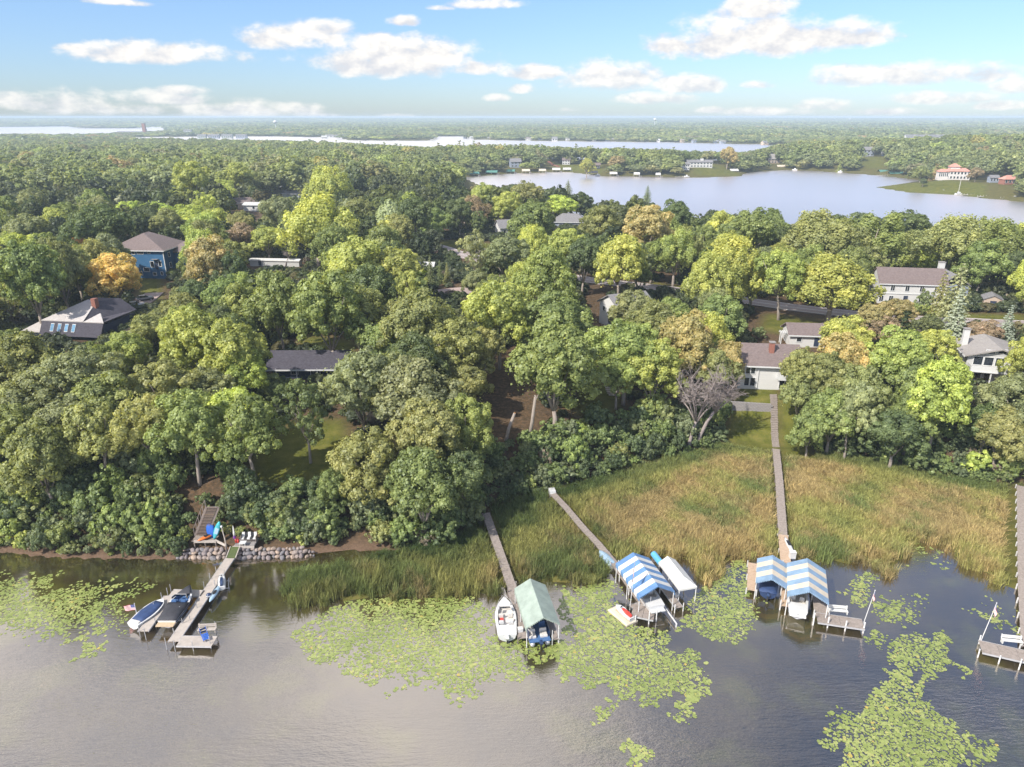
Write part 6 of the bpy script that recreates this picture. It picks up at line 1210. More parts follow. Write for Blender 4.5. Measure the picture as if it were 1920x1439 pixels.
# boulders
def boulder_wall():
    g = random.Random(5); t = empty('boulder_wall', spot(460, 1046, 0), 0, 'wall of big pale boulders along the shore under the patio', 'wall'); o = t.location; meshes = []
    ms = [mat('boulder_stone', c, .95, scale=3, var=.22, bump=.4) for c in ((.25, .205, .18), (.19, .16, .155), (.30, .23, .18), (.16, .15, .155))]
    for q in range(9):
        b = MB(); bm = bmesh.new(); bmesh.ops.create_icosphere(bm, subdivisions=2, radius=.5)
        sx, sy, sz = g.uniform(.9, 1.2), g.uniform(.75, 1), g.uniform(.62, .85); off = [Vector((g.uniform(-1, 1), g.uniform(-1, 1), g.uniform(-1, 1))).normalized() for _ in range(7)]; cut = [g.uniform(.33, .46) for _ in range(7)]
        for v in bm.verts:
            for n_, c in zip(off, cut):
                e = v.co.dot(n_)-c
                if e > 0: v.co -= n_*e*.85
            v.co.x *= sx; v.co.y *= sy; v.co.z *= sz
        me = bpy.data.meshes.new('boulder'); bm.to_mesh(me); bm.free(); me.polygons.foreach_set('use_smooth', [False]*len(me.polygons)); me.materials.append(ms[q % 4]); meshes.append(me)
    def put(px, py, z, s):
        p = spot(px, py, z)-o; k = bpy.data.objects.new('boulder', meshes[g.randrange(9)]); C.objects.link(k); k.parent = t; k.location = p; k.scale = (s*g.uniform(.9, 1.15), s, s*g.uniform(.85, 1.1)); k.rotation_euler = (g.uniform(-.3, .3), g.uniform(-.3, .3), g.uniform(0, 6.28))
    for row, (z, py, s) in enumerate(((.12, 1046, .78), (.52, 1038, .74), (.88, 1031, .66))):
        px = 334+row*6
        while px < (590 if row < 2 else 570):
            w = s*g.uniform(.8, 1.25); fade = 1 if 360 < px < 575 else .7; bend = -((px-440)/150)**2*4 if px > 440 else 0
            if not (424 < px < 442 and row > 0): put(px, py+bend+g.uniform(-1.2, 1.2), z*fade, w*fade)
            px += w*fade*11.6
boulder_wall()
# the mossy ramp between the wall and the dock
t = empty('dock_ramp', spot(436, 1044, .7), 0, 'short grassy ramp between the boulders and the dock walk', 'ramp'); q0, q1 = spot(433, 1047, .74)-t.location, spot(441, 1026, 1.35)-t.location; b = MB(); b.bar((q0.x, q0.y, q0.z), (q1.x, q1.y, q1.z), 1.15, .12); b.build('deck', mat('mossy_boards', (.07, .09, .03), .95, scale=4, var=.3), t)
for s in (-.62, .62): b = MB(); b.bar((q0.x+s, q0.y, q0.z+.03), (q1.x+s, q1.y, q1.z+.03), .1, .2); b.build('side_board', DK['pale'], t)
# ================= the four walks through the reeds with their canopies
def fit_canopy(label, rb, rf, lf, rf2, zr, ze, cols, **k):
    A, B_ = spot(*rb, zr), spot(*rf, zr); d = A-B_; L_ = d.length; rz = math.atan2(d.y, d.x)-math.pi/2; W = (spot(*rf2, ze)-spot(*lf, ze)).length; c = (A+B_)/2
    return canopy(label, (c.x, c.y, 0), rz, L_, W, zr, ze, cols, **k), c, rz, L_, W
# --- walk B with the green canopy
walk('long weathered plank walk through the reeds to the green canopy', [spot(911, 962, .7), spot(938, 1038, .7), spot(963, 1110, .7)], 1.15, .7)
walk('dock end between the white open boat and green canopy', [spot(963, 1110, .72), spot(983, 1197, .72)], 1.35, .72, post_top=.5)
cg, c, rz, L_, W = fit_canopy('long sage green canopy with a scalloped front edge', (994, 1085), (1019, 1158), (988, 1176), (1050, 1166), 3.9, 2.75, ['green']*6, skirt=.7)
fw = Vector((-math.sin(rz), math.cos(rz), 0)); rt = Vector((math.cos(rz), math.sin(rz), 0))
def at(c, f, r, z): q = c+fw*f+rt*r; return (q.x, q.y, z)
flat_dock('narrow dock under the far eave of the green canopy', [(Vector(at(c, L_*.45, W*.40, .7)), Vector(at(c, -L_*.5, W*.40, .7)), .8)], .7, 'grey', posts=[(Vector(at(c, -L_*.5, W*.28, .7)), 2.0)], pm='wpost')
t = empty('pontoon_boat', at(c, -L_*.08, -W*.08, .35), rz, 'pontoon boat with blue seats under the green canopy', 'boat')
for s in (-.85, .85): b = MB(); b.tube([(s, -3.1, 0), (s, -2.9, 0), (s, 2.3, 0), (s, 3.0, .2)], [.2, .3, .3, .05], 10); b.build('pontoon', DK['post'], t, smooth=True)
MB().box((0, 0, .34), (2.4, 6.0, .1)).build('deck', DK['seatb'], t)
for s in (-1, 1): b = MB(); b.box((s*1.17, .2, .75), (.05, 5.2, .62)); b.build('side_fence', DK['navy'], t)
MB().box((0, 2.8, .75), (2.3, .05, .6)).build('front_fence', DK['navy'], t)
for x, y in ((-.75, -2.1), (.55, -2.1), (-.75, -.6), (.75, .9), (-.75, 1.6)): seat(t, x, y, .4, .8, .7, 'seat', face=-1)
b = MB(); b.loft([[(.3, -.9, .4), (1.0, -.9, .4), (1.0, -.3, .4), (.3, -.3, .4)], [(.38, -.85, 1.25), (.95, -.85, 1.25), (.95, -.5, 1.25), (.38, -.5, 1.25)]], close=True); b.build('helm_console', DK['seatb'], t)
for s in (-.55, .0): outboard(t, -3.3, .35, 'navy') if s == 0 else None
# white open boat with outboard
A, B_ = spot(945, 1123, .8), spot(951, 1193, .8); d = A-B_; rzw = math.atan2(d.y, d.x)-math.pi/2; cc = (A+B_)/2
t = empty('open_motor_boat', (cc.x, cc.y, .34), rzw, 'white open motor boat moored along the weathered dock by the green canopy', 'boat'); S = hull(t, d.length, 2.45, .62, 'gel', bow=.95); deck(t, S, 'gel', .30, .18, -2.2, d.length*.26, d.length, 'seat')
for x in (-.55, .55): seat(t, x, -.9, .2, m='gel'); seat(t, x, .3, .2, m='seat')
seat(t, 0, -2.1, .2, 1.6, .45, 'seat', back=False); windshield(t, .95, .72, .8); outboard(t, -d.length/2-.1, .25, 'gel'); MB().box((-.45, -.4, .3), (.4, .5, .3)).build('tackle_box', DK['red'], t)
b = MB()
for s in (-1, 1): b.tube([(s*.95, d.length*.2, .8), (s*.7, d.length*.34, 1.0), (s*.15, d.length*.47, 1.12)], .022, 5)
b.build('bow_rail', DK['post'], t, kind='stuff')
p = spot(974, 1184, .72); t = empty('dock_box', (p.x+.1, p.y, .72), rz, 'white storage tub standing on the dock end by the green canopy', 'box'); b = MB(); soft_box(b, (0, 0, 0), (.55, .45, .42)); b.build('tub', DK['gel'], t); MB().box((0, 0, .43), (.6, .5, .06)).build('lid', DK['white'], t)
# --- walk C with the blue and white canopy
walk('crooked plank walk slanting through the reeds to the blue striped canopy', [spot(1037, 926, .7), spot(1060, 950, .7), spot(1092, 988, .7), spot(1122, 1020, .7), spot(1152, 1056, .7)], 1.0, .7)
walk('dock along the blue and white canopy', [spot(1152, 1056, .72), spot(1206, 1132, .72)], 1.0, .72, m='grey', pm='wpost', post_top=.3)
cb, c, rz, L_, W = fit_canopy('blue and white striped canopy hung with a furled flag pole in front', (1187, 1036), (1234, 1099), (1206, 1129), (1262, 1106), 4.0, 2.8, ['blue', 'white', 'blue', 'white', 'blue', 'white', 'blue', 'white', 'blue'], skirt=.55)
fw = Vector((-math.sin(rz), math.cos(rz), 0)); rt = Vector((math.cos(rz), math.sin(rz), 0)); c3 = c
t = empty('cabin_boat', at(c, -.6, -.1, .6), rz, 'white motor boat lifted under the blue and white canopy', 'boat'); S = hull(t, 6.4, 2.4, .8, 'gel'); deck(t, S, 'gel', .25, .3, -2.3, 2.2, 6.4, 'seat'); windshield(t, .6, .95, .95); seat(t, -.5, -.3, .35); seat(t, .5, -.3, .35); seat(t, 0, -2.0, .35, 1.7, .5, back=False); b = MB(); b.box((0, -3.45, .35), (1.8, .6, .1)); b.build('swim_platform', DK['gel'], t); b = MB(); b.bar((-1.15, -.2, 1.0), (-1.05, -.5, 1.9), .06); b.bar((1.15, -.2, 1.0), (1.05, -.5, 1.9), .06); b.bar((-1.05, -.5, 1.9), (1.05, -.5, 1.9), .08); b.build('tower', DK['navy'], t, kind='stuff')
flat_dock('low finger dock between the striped canopy and white canopy', [(Vector(at(c, L_*.5, W*.62, .7)), Vector(at(c, -L_*.56, W*.62, .7)), 1.0)], .7, 'grey', posts=[(Vector(at(c, f*L_, W*.62+s, .7)), 1.2) for f in (.45, 0, -.55) for s in (-.55, .55)], pm='wpost', pw=.12)
t = empty('lift_beam', at(c, -L_*.5-1.2, W*.28, .5), rz, 'white lift rail reaching out from the striped canopy mouth', 'rail'); MB().box((0, 0, 0), (.12, 3.2, .12)).build('beam', DK['wpost'], t); MB().box((0, -1.5, -.6), (.12, .12, 1.3)).build('leg', DK['wpost'], t)
p = spot(1268, 1119, .72); t = empty('white_bucket', (p.x, p.y, .72), 0, 'white bucket at the end of the finger dock', 'bucket'); MB().tube([(0, 0, 0), (0, 0, .4)], [.2, .25], 12).build('body', DK['gel'], t); b = MB(); b.tube([(-.25, 0, .38), (0, 0, .62), (.25, 0, .38)], .015, 5); b.build('handle', DK['post'], t)
p = (spot(1218, 1044, 1.2)+spot(1231, 1058, 1.2))/2; t = empty('rolled_swim_mat', (p.x+.7, p.y+.5, 1.05), rz, 'blue rolled foam swim mat standing between two canopies', 'swim mat'); b = MB(); b.tube([(0, -1.2, 0), (0, 1.2, 0)], .42, 16); b.build('roll', DK['cyl'], t); b = MB(); b.tube([(0, -1.23, 0), (0, -1.2, 0)], .37, 16); b.build('end', DK['navy'], t)
for y in (-.8, .8): b = MB(); b.box((0, y, -.7), (.7, .12, .6)); b.build('cradle', DK['beam'], t)
# low white canopy with hipped front
Lf, Rf, Lb, Rb = spot(1274, 1106, 2.2), spot(1307, 1100, 2.2), spot(1235, 1055, 2.2), spot(1285, 1050, 2.2); cw = (Lf+Rf+Lb+Rb)/4; t = empty('boat_canopy', (cw.x, cw.y, 0), 0, 'low plain white canopy with a hipped front end', 'boat canopy', 'boat canopies on the lake'); o = Vector((cw.x, cw.y, 0))
Rb = Lb+(Rf-Lf); rb_, rf_ = (Lb+Rb)/2+Vector((0, 0, .75)), lerp2((Lf+Rf)/2, (Lb+Rb)/2, .24)+Vector((0, 0, .75))
def sheet(name, P, m, th=.03):
    n = len(P); v = [tuple(p-o) for p in P]+[tuple(p-o-Vector((0, 0, th))) for p in P]; f = [tuple(range(n)), tuple(range(2*n-1, n-1, -1))]+[(k, k+n, (k+1) % n+n, (k+1) % n) for k in range(n)]
    b = MB(); b.add(v, f); b.build(name, DK[m], t)
sheet('canopy_panel', [Lf, rf_, rb_, Lb], 'white'); sheet('canopy_panel', [Rf, Rb, rb_, rf_], 'white'); sheet('canopy_panel', [Lf, Rf, rf_], 'white'); sheet('canopy_panel', [Rb, Lb, rb_], 'white')
for a, e in ((Lf, Rf), (Rf, Rb), (Rb, Lb), (Lb, Lf)): b = MB(); b.bar(tuple(a-o-Vector((0, 0, .13))), tuple(e-o-Vector((0, 0, .13))), .03, .24); b.build('valance', DK['white'], t)
for q in (Lf, Rf, Lb, Rb, (Lf+Lb)/2, (Rf+Rb)/2): q = lerp2(q, o+Vector((0, 0, 2.2)), .04)-o; MB().tube([(q.x, q.y, -1.2), (q.x, q.y, 2.1)], .06, 8).build('leg', DK['wpost'], t)
# platform, jet ski, flag
pA, pB = spot(1186, 1143, .72), spot(1228, 1152, .72)
flat_dock('square grey platform in front of the blue and white canopy', [(pA, pB, 2.4)], .72, 'grey', panel=1.5, posts=[(spot(1192, 1158, .72), 1.0), (spot(1231, 1156, .72), 1.7), (spot(1217, 1161, .72), 1.7), (spot(1219, 1136, .72), 2.0)], pm='wpost', pw=.14)
flat_dock('low cross dock between the platform and slanting walk', [(spot(1182, 1137, .7), spot(1208, 1131, .7), .7)], .7, 'grey', panel=1.5)
p = spot(1170, 1151, .4); rzj = math.atan2((spot(1157, 1140, .4)-spot(1181, 1160, .4)).y, (spot(1157, 1140, .4)-spot(1181, 1160, .4)).x)-math.pi/2
t = empty('floating_port', (p.x-.15, p.y, .02), rzj, 'cream drive-on float under the red seated jet ski', 'float'); b = MB(); soft_box(b, (0, 0, 0), (1.7, 3.4, .28), r=.1); b.build('float_body', DK['cream'], t); b = MB(); b.box((0, -.2, .285), (.5, 2.6, .03)); b.build('keel_channel', DK['tan'], t)
jetski('white jet ski with a red seat on a cream float', (p.x, p.y, .34), rzj, 'red')
fb = spot(1181, 1136, .7); ft = spot(1195, 1050, 7.0); us_flag('furled flag on a tall tilted pole before the blue and white canopy', (fb.x, fb.y, .7), 6.2, R(250), 1.7, 1.25, tilt=(.25, .1), z0=1.6)
A, B_ = spot(1129, 1040, .5), spot(1144, 1055, .5); d = A-B_; rzr = math.atan2(d.y, d.x)-math.pi/2; cc = (A+B_)/2
t = empty('covered_rowboat', (cc.x, cc.y, .1), rzr, 'small rowboat under a pale blue tarp by the slanting walk', 'boat'); S = hull(t, 3.4, 1.4, .5, 'gel', bow=.9, keel=-.2); dome_cover(t, S, 0, 8, 'gelb', .22, .02, name='tarp'); b = MB(); b.tube([(-.72, -.6, .45), (0, -.6, .74), (.72, -.6, .45)], .02, 5); b.build('tie_rope', DK['white'], t)
p = ground_spot(1035, 926); t = empty('step_box', (p.x, p.y, max(p.z, .1)), R(10), 'pale concrete block at the shore end of the slanting walk', 'block'); b = MB(); soft_box(b, (0, 0, 0), (1.0, 1.2, .75), r=.06); b.build('block', DK['gel'], t); MB().box((0, -.75, .18), (.9, .4, .36)).build('step', DK['gel'], t)
# --- walk D with the pair of striped canopies
walk('straight plank walk from the lawn steps across the marsh to the cream striped canopies', [spot(1455, 842, .7), spot(1461, 900, .7), spot(1468, 1003, .7)], 1.2, .7, m='grey')
walk('tan newer dock section leading in between the cream striped canopies', [spot(1468, 1003, .71), spot(1474, 1060, .71)], 1.3, .71, m='warm', pm='wpost')
walk('narrow tan dock between the pair of cream striped canopies', [spot(1475, 1062, .7), spot(1472, 1137, .7)], .95, .7, m='warm', pm='wpost', post_top=.9)
walk('tan dock along the outer side of the smaller cream striped canopy', [spot(1411, 1056, .7), spot(1409, 1107, .7)], 1.1, .7, m='warm', pm='wpost', post_top=.2)
cl, c, rz, L_, W = fit_canopy('smaller pale blue and cream striped canopy', (1449, 1041), (1448, 1086), (1417, 1091), (1475, 1100), 3.4, 2.5, ['sky', 'cream', 'sky', 'cream', 'sky'], skirt=.4)
fw = Vector((-math.sin(rz), math.cos(rz), 0)); rt = Vector((math.cos(rz), math.sin(rz), 0))
t = empty('covered_boat', at(c, .3, -.2, .45), rz, 'boat under a flat slate blue cover beneath the smaller striped canopy', 'boat'); S = hull(t, 5.0, 2.3, .6, 'navy'); dome_cover(t, S, 0, 8, 'bcover', .25, .03); outboard(t, -2.6, .25, 'navy')
cr, c, rz, L_, W = fit_canopy('larger blue and cream striped canopy over a white boat', (1514, 1047), (1518, 1109), (1478, 1115), (1555, 1125), 4.0, 2.8, ['sky', 'cream', 'sky', 'cream', 'sky', 'cream', 'sky'], skirt=.45)
fw = Vector((-math.sin(rz), math.cos(rz), 0)); rt = Vector((math.cos(rz), math.sin(rz), 0))
t = empty('bowrider_boat', at(c, -.9, -W*.2, .6), rz, 'white boat with raised windshield under the larger cream striped canopy', 'boat'); S = hull(t, 6.2, 2.4, .8, 'gel'); deck(t, S, 'gel', .25, .3, -2.3, 2.2, 6.2, 'seat'); windshield(t, .6, .95, .95, 'glass'); seat(t, -.5, -.3, .35); seat(t, .5, -.3, .35); seat(t, 0, -2.0, .35, 1.7, .5, back=False); b = MB(); b.box((0, -3.3, .35), (1.8, .6, .1)); b.build('swim_platform', DK['gel'], t)
for s in (-1, 1): b = MB(); b.loft([[(s*(-q[0][0])*1.004, q[0][1], q[0][2]-.2), (s*(-q[0][0])*1.004, q[0][1], q[0][2]-.36), (s*(-q[0][0])*.985, q[0][1], q[0][2]-.36), (s*(-q[0][0])*.985, q[0][1], q[0][2]-.2)] for q in S], close=True); b.build('hull_stripe', DK['navy'], t)
b = MB(); b.box((0, -3.05, .15), (.35, .3, .5)); b.build('stern_drive', DK['post'], t)
walk('grey dock under the eave of the larger cream striped canopy', [Vector(at(c, L_*.48, W*.34, .7)), spot(1540, 1152, .7)], 1.5, .7, m='grey', pm='wpost', post_top=.4)
pA, pB = spot(1531, 1158, .72), spot(1619, 1171, .72)
flat_dock('grey end platform with white posts holding a bench and slender flagpole', [(pA, pB, 1.9)], .72, 'grey', panel=2.6, posts=[(spot(1526, 1163, .72), 1.7), (spot(1553, 1168, .72), 1.5), (spot(1586, 1174, .72), 1.4), (spot(1620, 1178, .72), 1.5)], pm='wpost', pw=.16)
p = spot(1570, 1151, .72); bench('white double slatted bench on the platform of the striped canopies', (p.x, p.y, .74), R(-8), 2.2, 'white')
fb = spot(1618, 1164, .7); us_flag('small faded flag on a slender leaning pole at the platform corner', (fb.x, fb.y, .72), 4.0, R(255), .95, 1.2, tilt=(.75, .15), z0=1.6)
p = spot(1480, 1046, .7); t = empty('white_locker', (p.x+.35, p.y, .7), R(-3), 'tall white locker box behind the striped canopies', 'locker'); MB().box((0, 0, .45), (.75, .6, .9)).build('body', DK['gel'], t); MB().box((0, -.02, .93), (.82, .68, .07)).build('lid', DK['white'], t)
p = spot(1475.5, 1024, .6); t = empty('white_canoe', (p.x+.25, p.y, .55), R(-4), 'narrow white canoe stowed along the tan dock section', 'canoe'); b = MB(); b.loft([[(w*math.cos(k*math.pi/4), y, .2+h*math.sin(k*math.pi/4)) for k in range(8)] for y, w, h in ((-2.0, .03, .05), (-1.3, .25, .16), (0, .34, .2), (1.3, .25, .16), (2.0, .03, .05))], close=True); b.build('hull', DK['gel'], t, smooth=True); MB().box((0, .2, .41), (.4, 1.2, .03)).build('cockpit', DK['black'], t)
# --- walk E at the frame edge
walk('wide plank walk running down the frame edge through the reeds', [spot(1917, 912, .7), spot(1922, 1100, .7), spot(1930, 1215, .7)], 1.5, .7, m='grey', pm='wpost', post_top=.1)
pA, pB = spot(1838, 1212, .72), spot(1945, 1236, .72)
flat_dock('grey platform with a white bench at the end of the wide walk', [(pA, pB, 2.2)], .72, 'grey', panel=2.0, posts=[(spot(1836, 1223, .72), 1.1), (spot(1875, 1235, .72), 1.1), (spot(1913, 1246, .72), 1.4), (spot(1838, 1197, .72), 1.1)], pm='wpost', pw=.14)
p = spot(1896, 1208, .72); bench('white bench on the platform of the wide walk', (p.x, p.y, .74), R(-9), 2.1, 'white')
fb = spot(1838, 1198, .72); us_flag('small flag on a leaning white pole at the wide walk platform', (fb.x, fb.y, .72), 4.6, R(262), 1.1, 1.2, tilt=(.85, .2), z0=1.6)
# ================= lawn steps, walls on the slope
def steps(label, a, z0, b_, z1, n, w, m='wpost', ground=True, h=.16, d=.32):
    A, B_ = a, b_; t = empty('garden_steps', (A.x, A.y, hz(A.x, A.y)), 0, label, 'steps'); o = t.location
    for k in range(n):
        q = A.lerp(B_, k/(n-1)); z = max(hz(q.x, q.y-.3), hz(q.x, q.y+.3), hz(q.x-w/2, q.y), hz(q.x+w/2, q.y))+.07; MB().box((q.x-o.x, q.y-o.y, z-o.z-.12), (w*random.uniform(.92, 1.06), d, .36), random.uniform(-.04, .04)).build('step', DK[m], t)
    return t
steps('flight of grey timber steps climbing the lawn from the marsh walk', ground_spot(1455, 838), 0, ground_spot(1450, 742), 0, 27, 1.25, 'grey', d=.36)
steps('short flight of pale slab steps on the shaded grassy slope', ground_spot(1150, 742), 0, ground_spot(1131, 698), 0, 14, 1.9, 'pale', d=.40)
t = empty('retaining_wall', ground_spot(1366, 768), 0, 'grey stone block retaining wall under the white lake house lawn', 'wall'); o = t.location; A, B_ = ground_spot(1362, 768), ground_spot(1447, 771); g = random.Random(3); z0 = min(A.z, B_.z)-.3; L_ = (B_-A).length; nb = int(L_/.62); ang = math.atan2((B_-A).y, (B_-A).x); me_ = []
for q in range(4): b = MB(); b.box((0, 0, 0), (.60, .40+.02*q, .26)); k = b.build('block', M_['stone'], None); me_.append(k.data); bpy.data.objects.remove(k)
for r_ in range(7):
    for k in range(nb):
        q = A.lerp(B_, (k+.5+(.25 if r_ % 2 else -.25))/nb); ob = bpy.data.objects.new('block', me_[g.randrange(4)]); C.objects.link(ob); ob.parent = t; ob.location = (q.x-o.x, q.y-o.y+r_*.05+g.uniform(-.02, .02), z0+.13+r_*.27-o.z); ob.rotation_euler = (0, 0, ang+g.uniform(-.02, .02))
for (px0, py0, px1, py1, h, lab) in ((848, 694, 898, 682, .9, 'dark timber retaining wall at the top of the brown leafy slope'), (432, 914, 482, 912, 1.0, 'old timber retaining wall under the shaded bluff lawn'), (655, 780, 735, 778, .5, 'pale timber edging under the large grey green trees')):
    A, B_ = ground_spot(px0, py0), ground_spot(px1, py1); t = empty('timber_wall', A, 0, lab, 'wall')
    for r_ in range(int(h/.22)): b = MB(); b.bar((0, 0, .1+r_*.24), tuple(B_-A+Vector((0, 0, .1+r_*.24))), .22, .22); b.build('timber', DK['pale'] if 'pale' in lab else DK['beam'], t)
    for k in (0, .33, .66, 1): q = (B_-A)*k; MB().box((q.x, q.y-.16, q.z+h/2), (.2, .14, h+.3)).build('post', DK['beam'], t)
A = ground_spot(948, 826); t = empty('cut_trunk', A, 0, 'pale bare trunk sawn off with an orange cut on the brown leafy slope', 'tree trunk'); top = spot(967, 776, A.z+5.2)-A; top = Vector((1.5, .6, 4.6))
b = MB(); b.tube([(0, 0, -.5), tuple(top*.45+Vector((-.15, 0, 0))), tuple(top)], [.32, .27, .22], 9); b.build('trunk', BARK, t, smooth=True); d = top.normalized(); b = MB(); b.tube([tuple(top), tuple(top+d*.03)], .2, 9); b.build('sawn_end', mat('fresh_cut_wood', (.48, .24, .10), .8, scale=8), t)
A = ground_spot(992, 822); t = empty('dead_tree', A, 0, 'tall pale bare trunk rising beside the sawn one on the leafy slope', 'tree trunk'); b = MB(); b.tube([(0, 0, -.5), (.5, .2, 3), (1.0, .4, 7.5)], [.34, .29, .22], 9); b.build('trunk', BARK, t, smooth=True); b = MB(); b.tube([(.9, .36, 6.4), (1.6, .2, 8.0)], [.12, .05], 6); b.build('limb', BARK, t)
# ================= the far shores
def fp(px, py, z=0.0): return spot(px, py, z)
def fhouse(name, label, px, py, wpx, H, wall, roof, rise, depth=.6, rz=0.0, wins=3, rows=1, end=0.0, group=None, z=None, cat='house', axis='x', extra=()):
    z = 2.0 if z is None else z; p = fp(px, py, z); gz = hz(p.x, p.y); dep = p.y*math.cos(PITCH)+(CAMZ-z)*math.sin(PITCH); L = wpx*dep/FPX; W = L*depth
    ws = [('F', -L/2+L*(i+.5)/wins, H*(r+.55)/rows, L/wins*.5, H/rows*.5) for i in range(wins) for r in range(rows)]
    return house(name, label, cat, (p.x, p.y+W/2, max(gz, .2)), R(rz), L, W, H, wall, roof, rise, wins=ws, trim=False, end=end, group=group, base=4, axis=axis, ov=.6), L, W
t, L, W = fhouse('long_white_house', 'long white two-level house on the green lawn across the bay', 1312, 316, 47, 5.2, 'white', 'grey', 2.0, .4, -3, 8, 2, z=5)
b = MB(); b.box((L*.1, -W*.1, 7.6), (3, 3, 2.2)); b.build('roof_turret', M_['white'], t)
fhouse('white_boathouse', 'white two-level boathouse with dark windows at the water edge', 1284, 327, 15, 5.5, 'white', 'grey', 1.6, .8, 3, 4, 2, z=1)
t, L, W = fhouse('pale_villa', 'big pale villa with pink tiled roofs on the marshy point', 1795, 349, 40, 7.0, 'pinkw', 'terra', 2.2, .5, -14, 7, 2, end=4, z=1)
b = MB(); b.box((-L*.62, -1, 2.9), (L*.42, W*.8, 7)); k = b.build('wing', M_['pinkw'], t); gable_roof(MB(), L*.42, W*.8, 6.5, 1.8, .6, end=3).build('roof', M_['terra'], k); k.children[0].location = (-L*.62, -1, 0)
b = MB(); b.box((-L*.12, 2, 6), (7, 7, 9)); k = b.build('tower', M_['pinkw'], t); q = gable_roof(MB(), 7, 7, 10.5, 2.2, .6, end=3.4).build('roof', M_['terra'], k); q.location = (-L*.12, 2, 0)
for i in range(5): window(t, 'F', L*1.66, W*.8+2, -L*.78+i*L*.08, 4.2, L*.045, 3.2, 'trim', 'glass')
fhouse('grey_gabled_house', 'grey gabled house with white porch above a bright lawn across the bay', 1624, 304, 24, 7.5, 'bluegrey', 'grey', 3.2, .6, -8, 4, 2, z=4)
fhouse('white_peaked_house', 'narrow white peaked house in the trees by the bright lawn', 1657, 303, 8, 8, 'white', 'tan', 3.5, .9, 0, 2, 2, z=5, axis='y')
fhouse('shingled_house', 'tan shingled house with steep roof by the bay boathouses', 1449, 311, 24, 5, 'tanwall', 'tan', 5, .7, 10, 4, 2, z=2, end=5)
fhouse('brick_house', 'low red brick house beyond the pale villa', 1893, 357, 30, 4.2, 'brick', 'terra', 2.4, .5, 6, 4, 1, z=2, end=4)
fhouse('grey_shore_house', 'grey house with white trim between the pale villa and brick house', 1862, 350, 16, 4, 'bluegrey', 'grey', 1.6, .6, 0, 3, 1, z=3)
fhouse('pale_blue_house', 'pale blue grey house among trees at the bay end', 966, 318, 20, 6, 'bluegrey', 'grey', 3, .7, 12, 3, 2, z=2)
fhouse('white_hill_house', 'white house with posts above the orange hillside stairs', 1062, 308, 14, 5, 'white', 'brown', 2.2, .7, -8, 3, 2, z=5)
fhouse('small_blue_house', 'small blue house at the top of the orange hillside stairs', 1018, 303, 10, 5, 'bluegrey', 'offw', 2.2, .7, 0, 2, 1, z=5)
fhouse('orange_roofed_house', 'pale gabled house rising out of the trees behind the bay end', 836, 309, 14, 8, 'pinkw', 'tan', 4, .7, -25, 2, 1, z=4)
fhouse('dark_shore_house', 'dark brown house shaded by trees on the bay shore', 1118, 320, 14, 4, 'navy', 'brown', 2, .7, 0, 2, 1, z=2)
fhouse('olive_shore_house', 'dim grey house half hidden behind the white boathouse trees', 1236, 320, 14, 4, 'greygreen', 'grey', 2, .7, 0, 2, 1, z=2)
A, B_ = fp(1028, 303, 8), fp(1048, 318, 1); t = empty('hillside_stairs', B_, 0, 'long orange brown stairs running down the far lawn to the bay', 'stairs')
for k in range(24): q = (A-B_)*(k/23); MB().box((q.x, q.y, max(q.z, hz(B_.x+q.x, B_.y+q.y)-B_.z+.3)), (3.2, 2.0, .5)).build('step', M_['brick'], t)
# boat canopies and docks across the bay
FC = [(888, 331, 20, 'greenroof', 'long low green roof at the shallow bay end'), (922, 328, 22, 'greenroof', 'green canopy next to the bay end dock'), (958, 326, 16, 'greenroof', 'green canopy half way along the bay end docks'), (986, 325.5, 15, 'cream', 'cream ribbed canopy, first in the row of pale ones'), (1017, 325, 13, 'cream', 'cream arched canopy with dark mouth'),
  (1043, 323, 15, 'white', 'white canopy beside the foot of the orange stairs'), (1063, 322.5, 15, 'white', 'white canopy at the end of the pale row'), (1112, 329, 18, 'cover', 'dark canopy at the sandy spit'), (1150, 331, 14, 'white', 'white topped canopy off the sandy shore'), (1194, 332, 11, 'white', 'small white canopy alone on the sandy shore'),
  (1234, 333, 9, 'white', 'white arched canopy below the curved bank wall'), (1376, 325, 16, 'white', 'white canopy at the tip of the green lawn'), (1392, 321, 14, 'cream', 'cream peaked canopy behind the lawn tip'), (1408, 321, 12, 'sky', 'pale blue canopy behind the lawn tip'), (1464, 317, 16, 'cream', 'tan canopy before the shingled house'), (1478, 316, 10, 'white', 'arched white canopy beside the tan one'),
  (1568, 319, 12, 'white', 'white canopy in the calm cove'), (1580, 321, 14, 'cover', 'dark canopy in the calm cove'), (1622, 318, 12, 'cover', 'charcoal canopy below the bright lawn'), (1634, 320, 14, 'cover', 'second charcoal canopy below the bright lawn'), (1657, 327, 20, 'greenroof', 'large green boathouse roof nearest the bright lawn'), (1680, 330, 24, 'greenroof', 'middle green boathouse roof in the cove'), (1707, 331, 20, 'greenroof', 'last green boathouse roof by the marshy point')]
for px, py, w, m, lab in FC:
    p = fp(px, py, 0); dep = p.y*math.cos(PITCH)+CAMZ*math.sin(PITCH); L_ = w*dep/FPX; DK.setdefault('greenroof', M_['greenroof'])
    t = canopy(lab, (p.x, p.y+1.5, 0), R(90+random.uniform(-12, 12)), L_, L_*.62, 4.2, 2.6, [m]*3, skirt=.4)
    t['group'] = 'canopies across the bay'
    flat_dock('grey dock serving the '+lab.split(',')[0], [(p+Vector((L_*.55, -3, 0)), p+Vector((L_*.55, 9, 0)), 1.6)], .7, 'grey', panel=6, posts=[(p+Vector((L_*.55+s, y, 0)), 1.4) for s in (-.8, .8) for y in (-3, 3)], pm='wpost', pw=.2, group='docks across the bay')
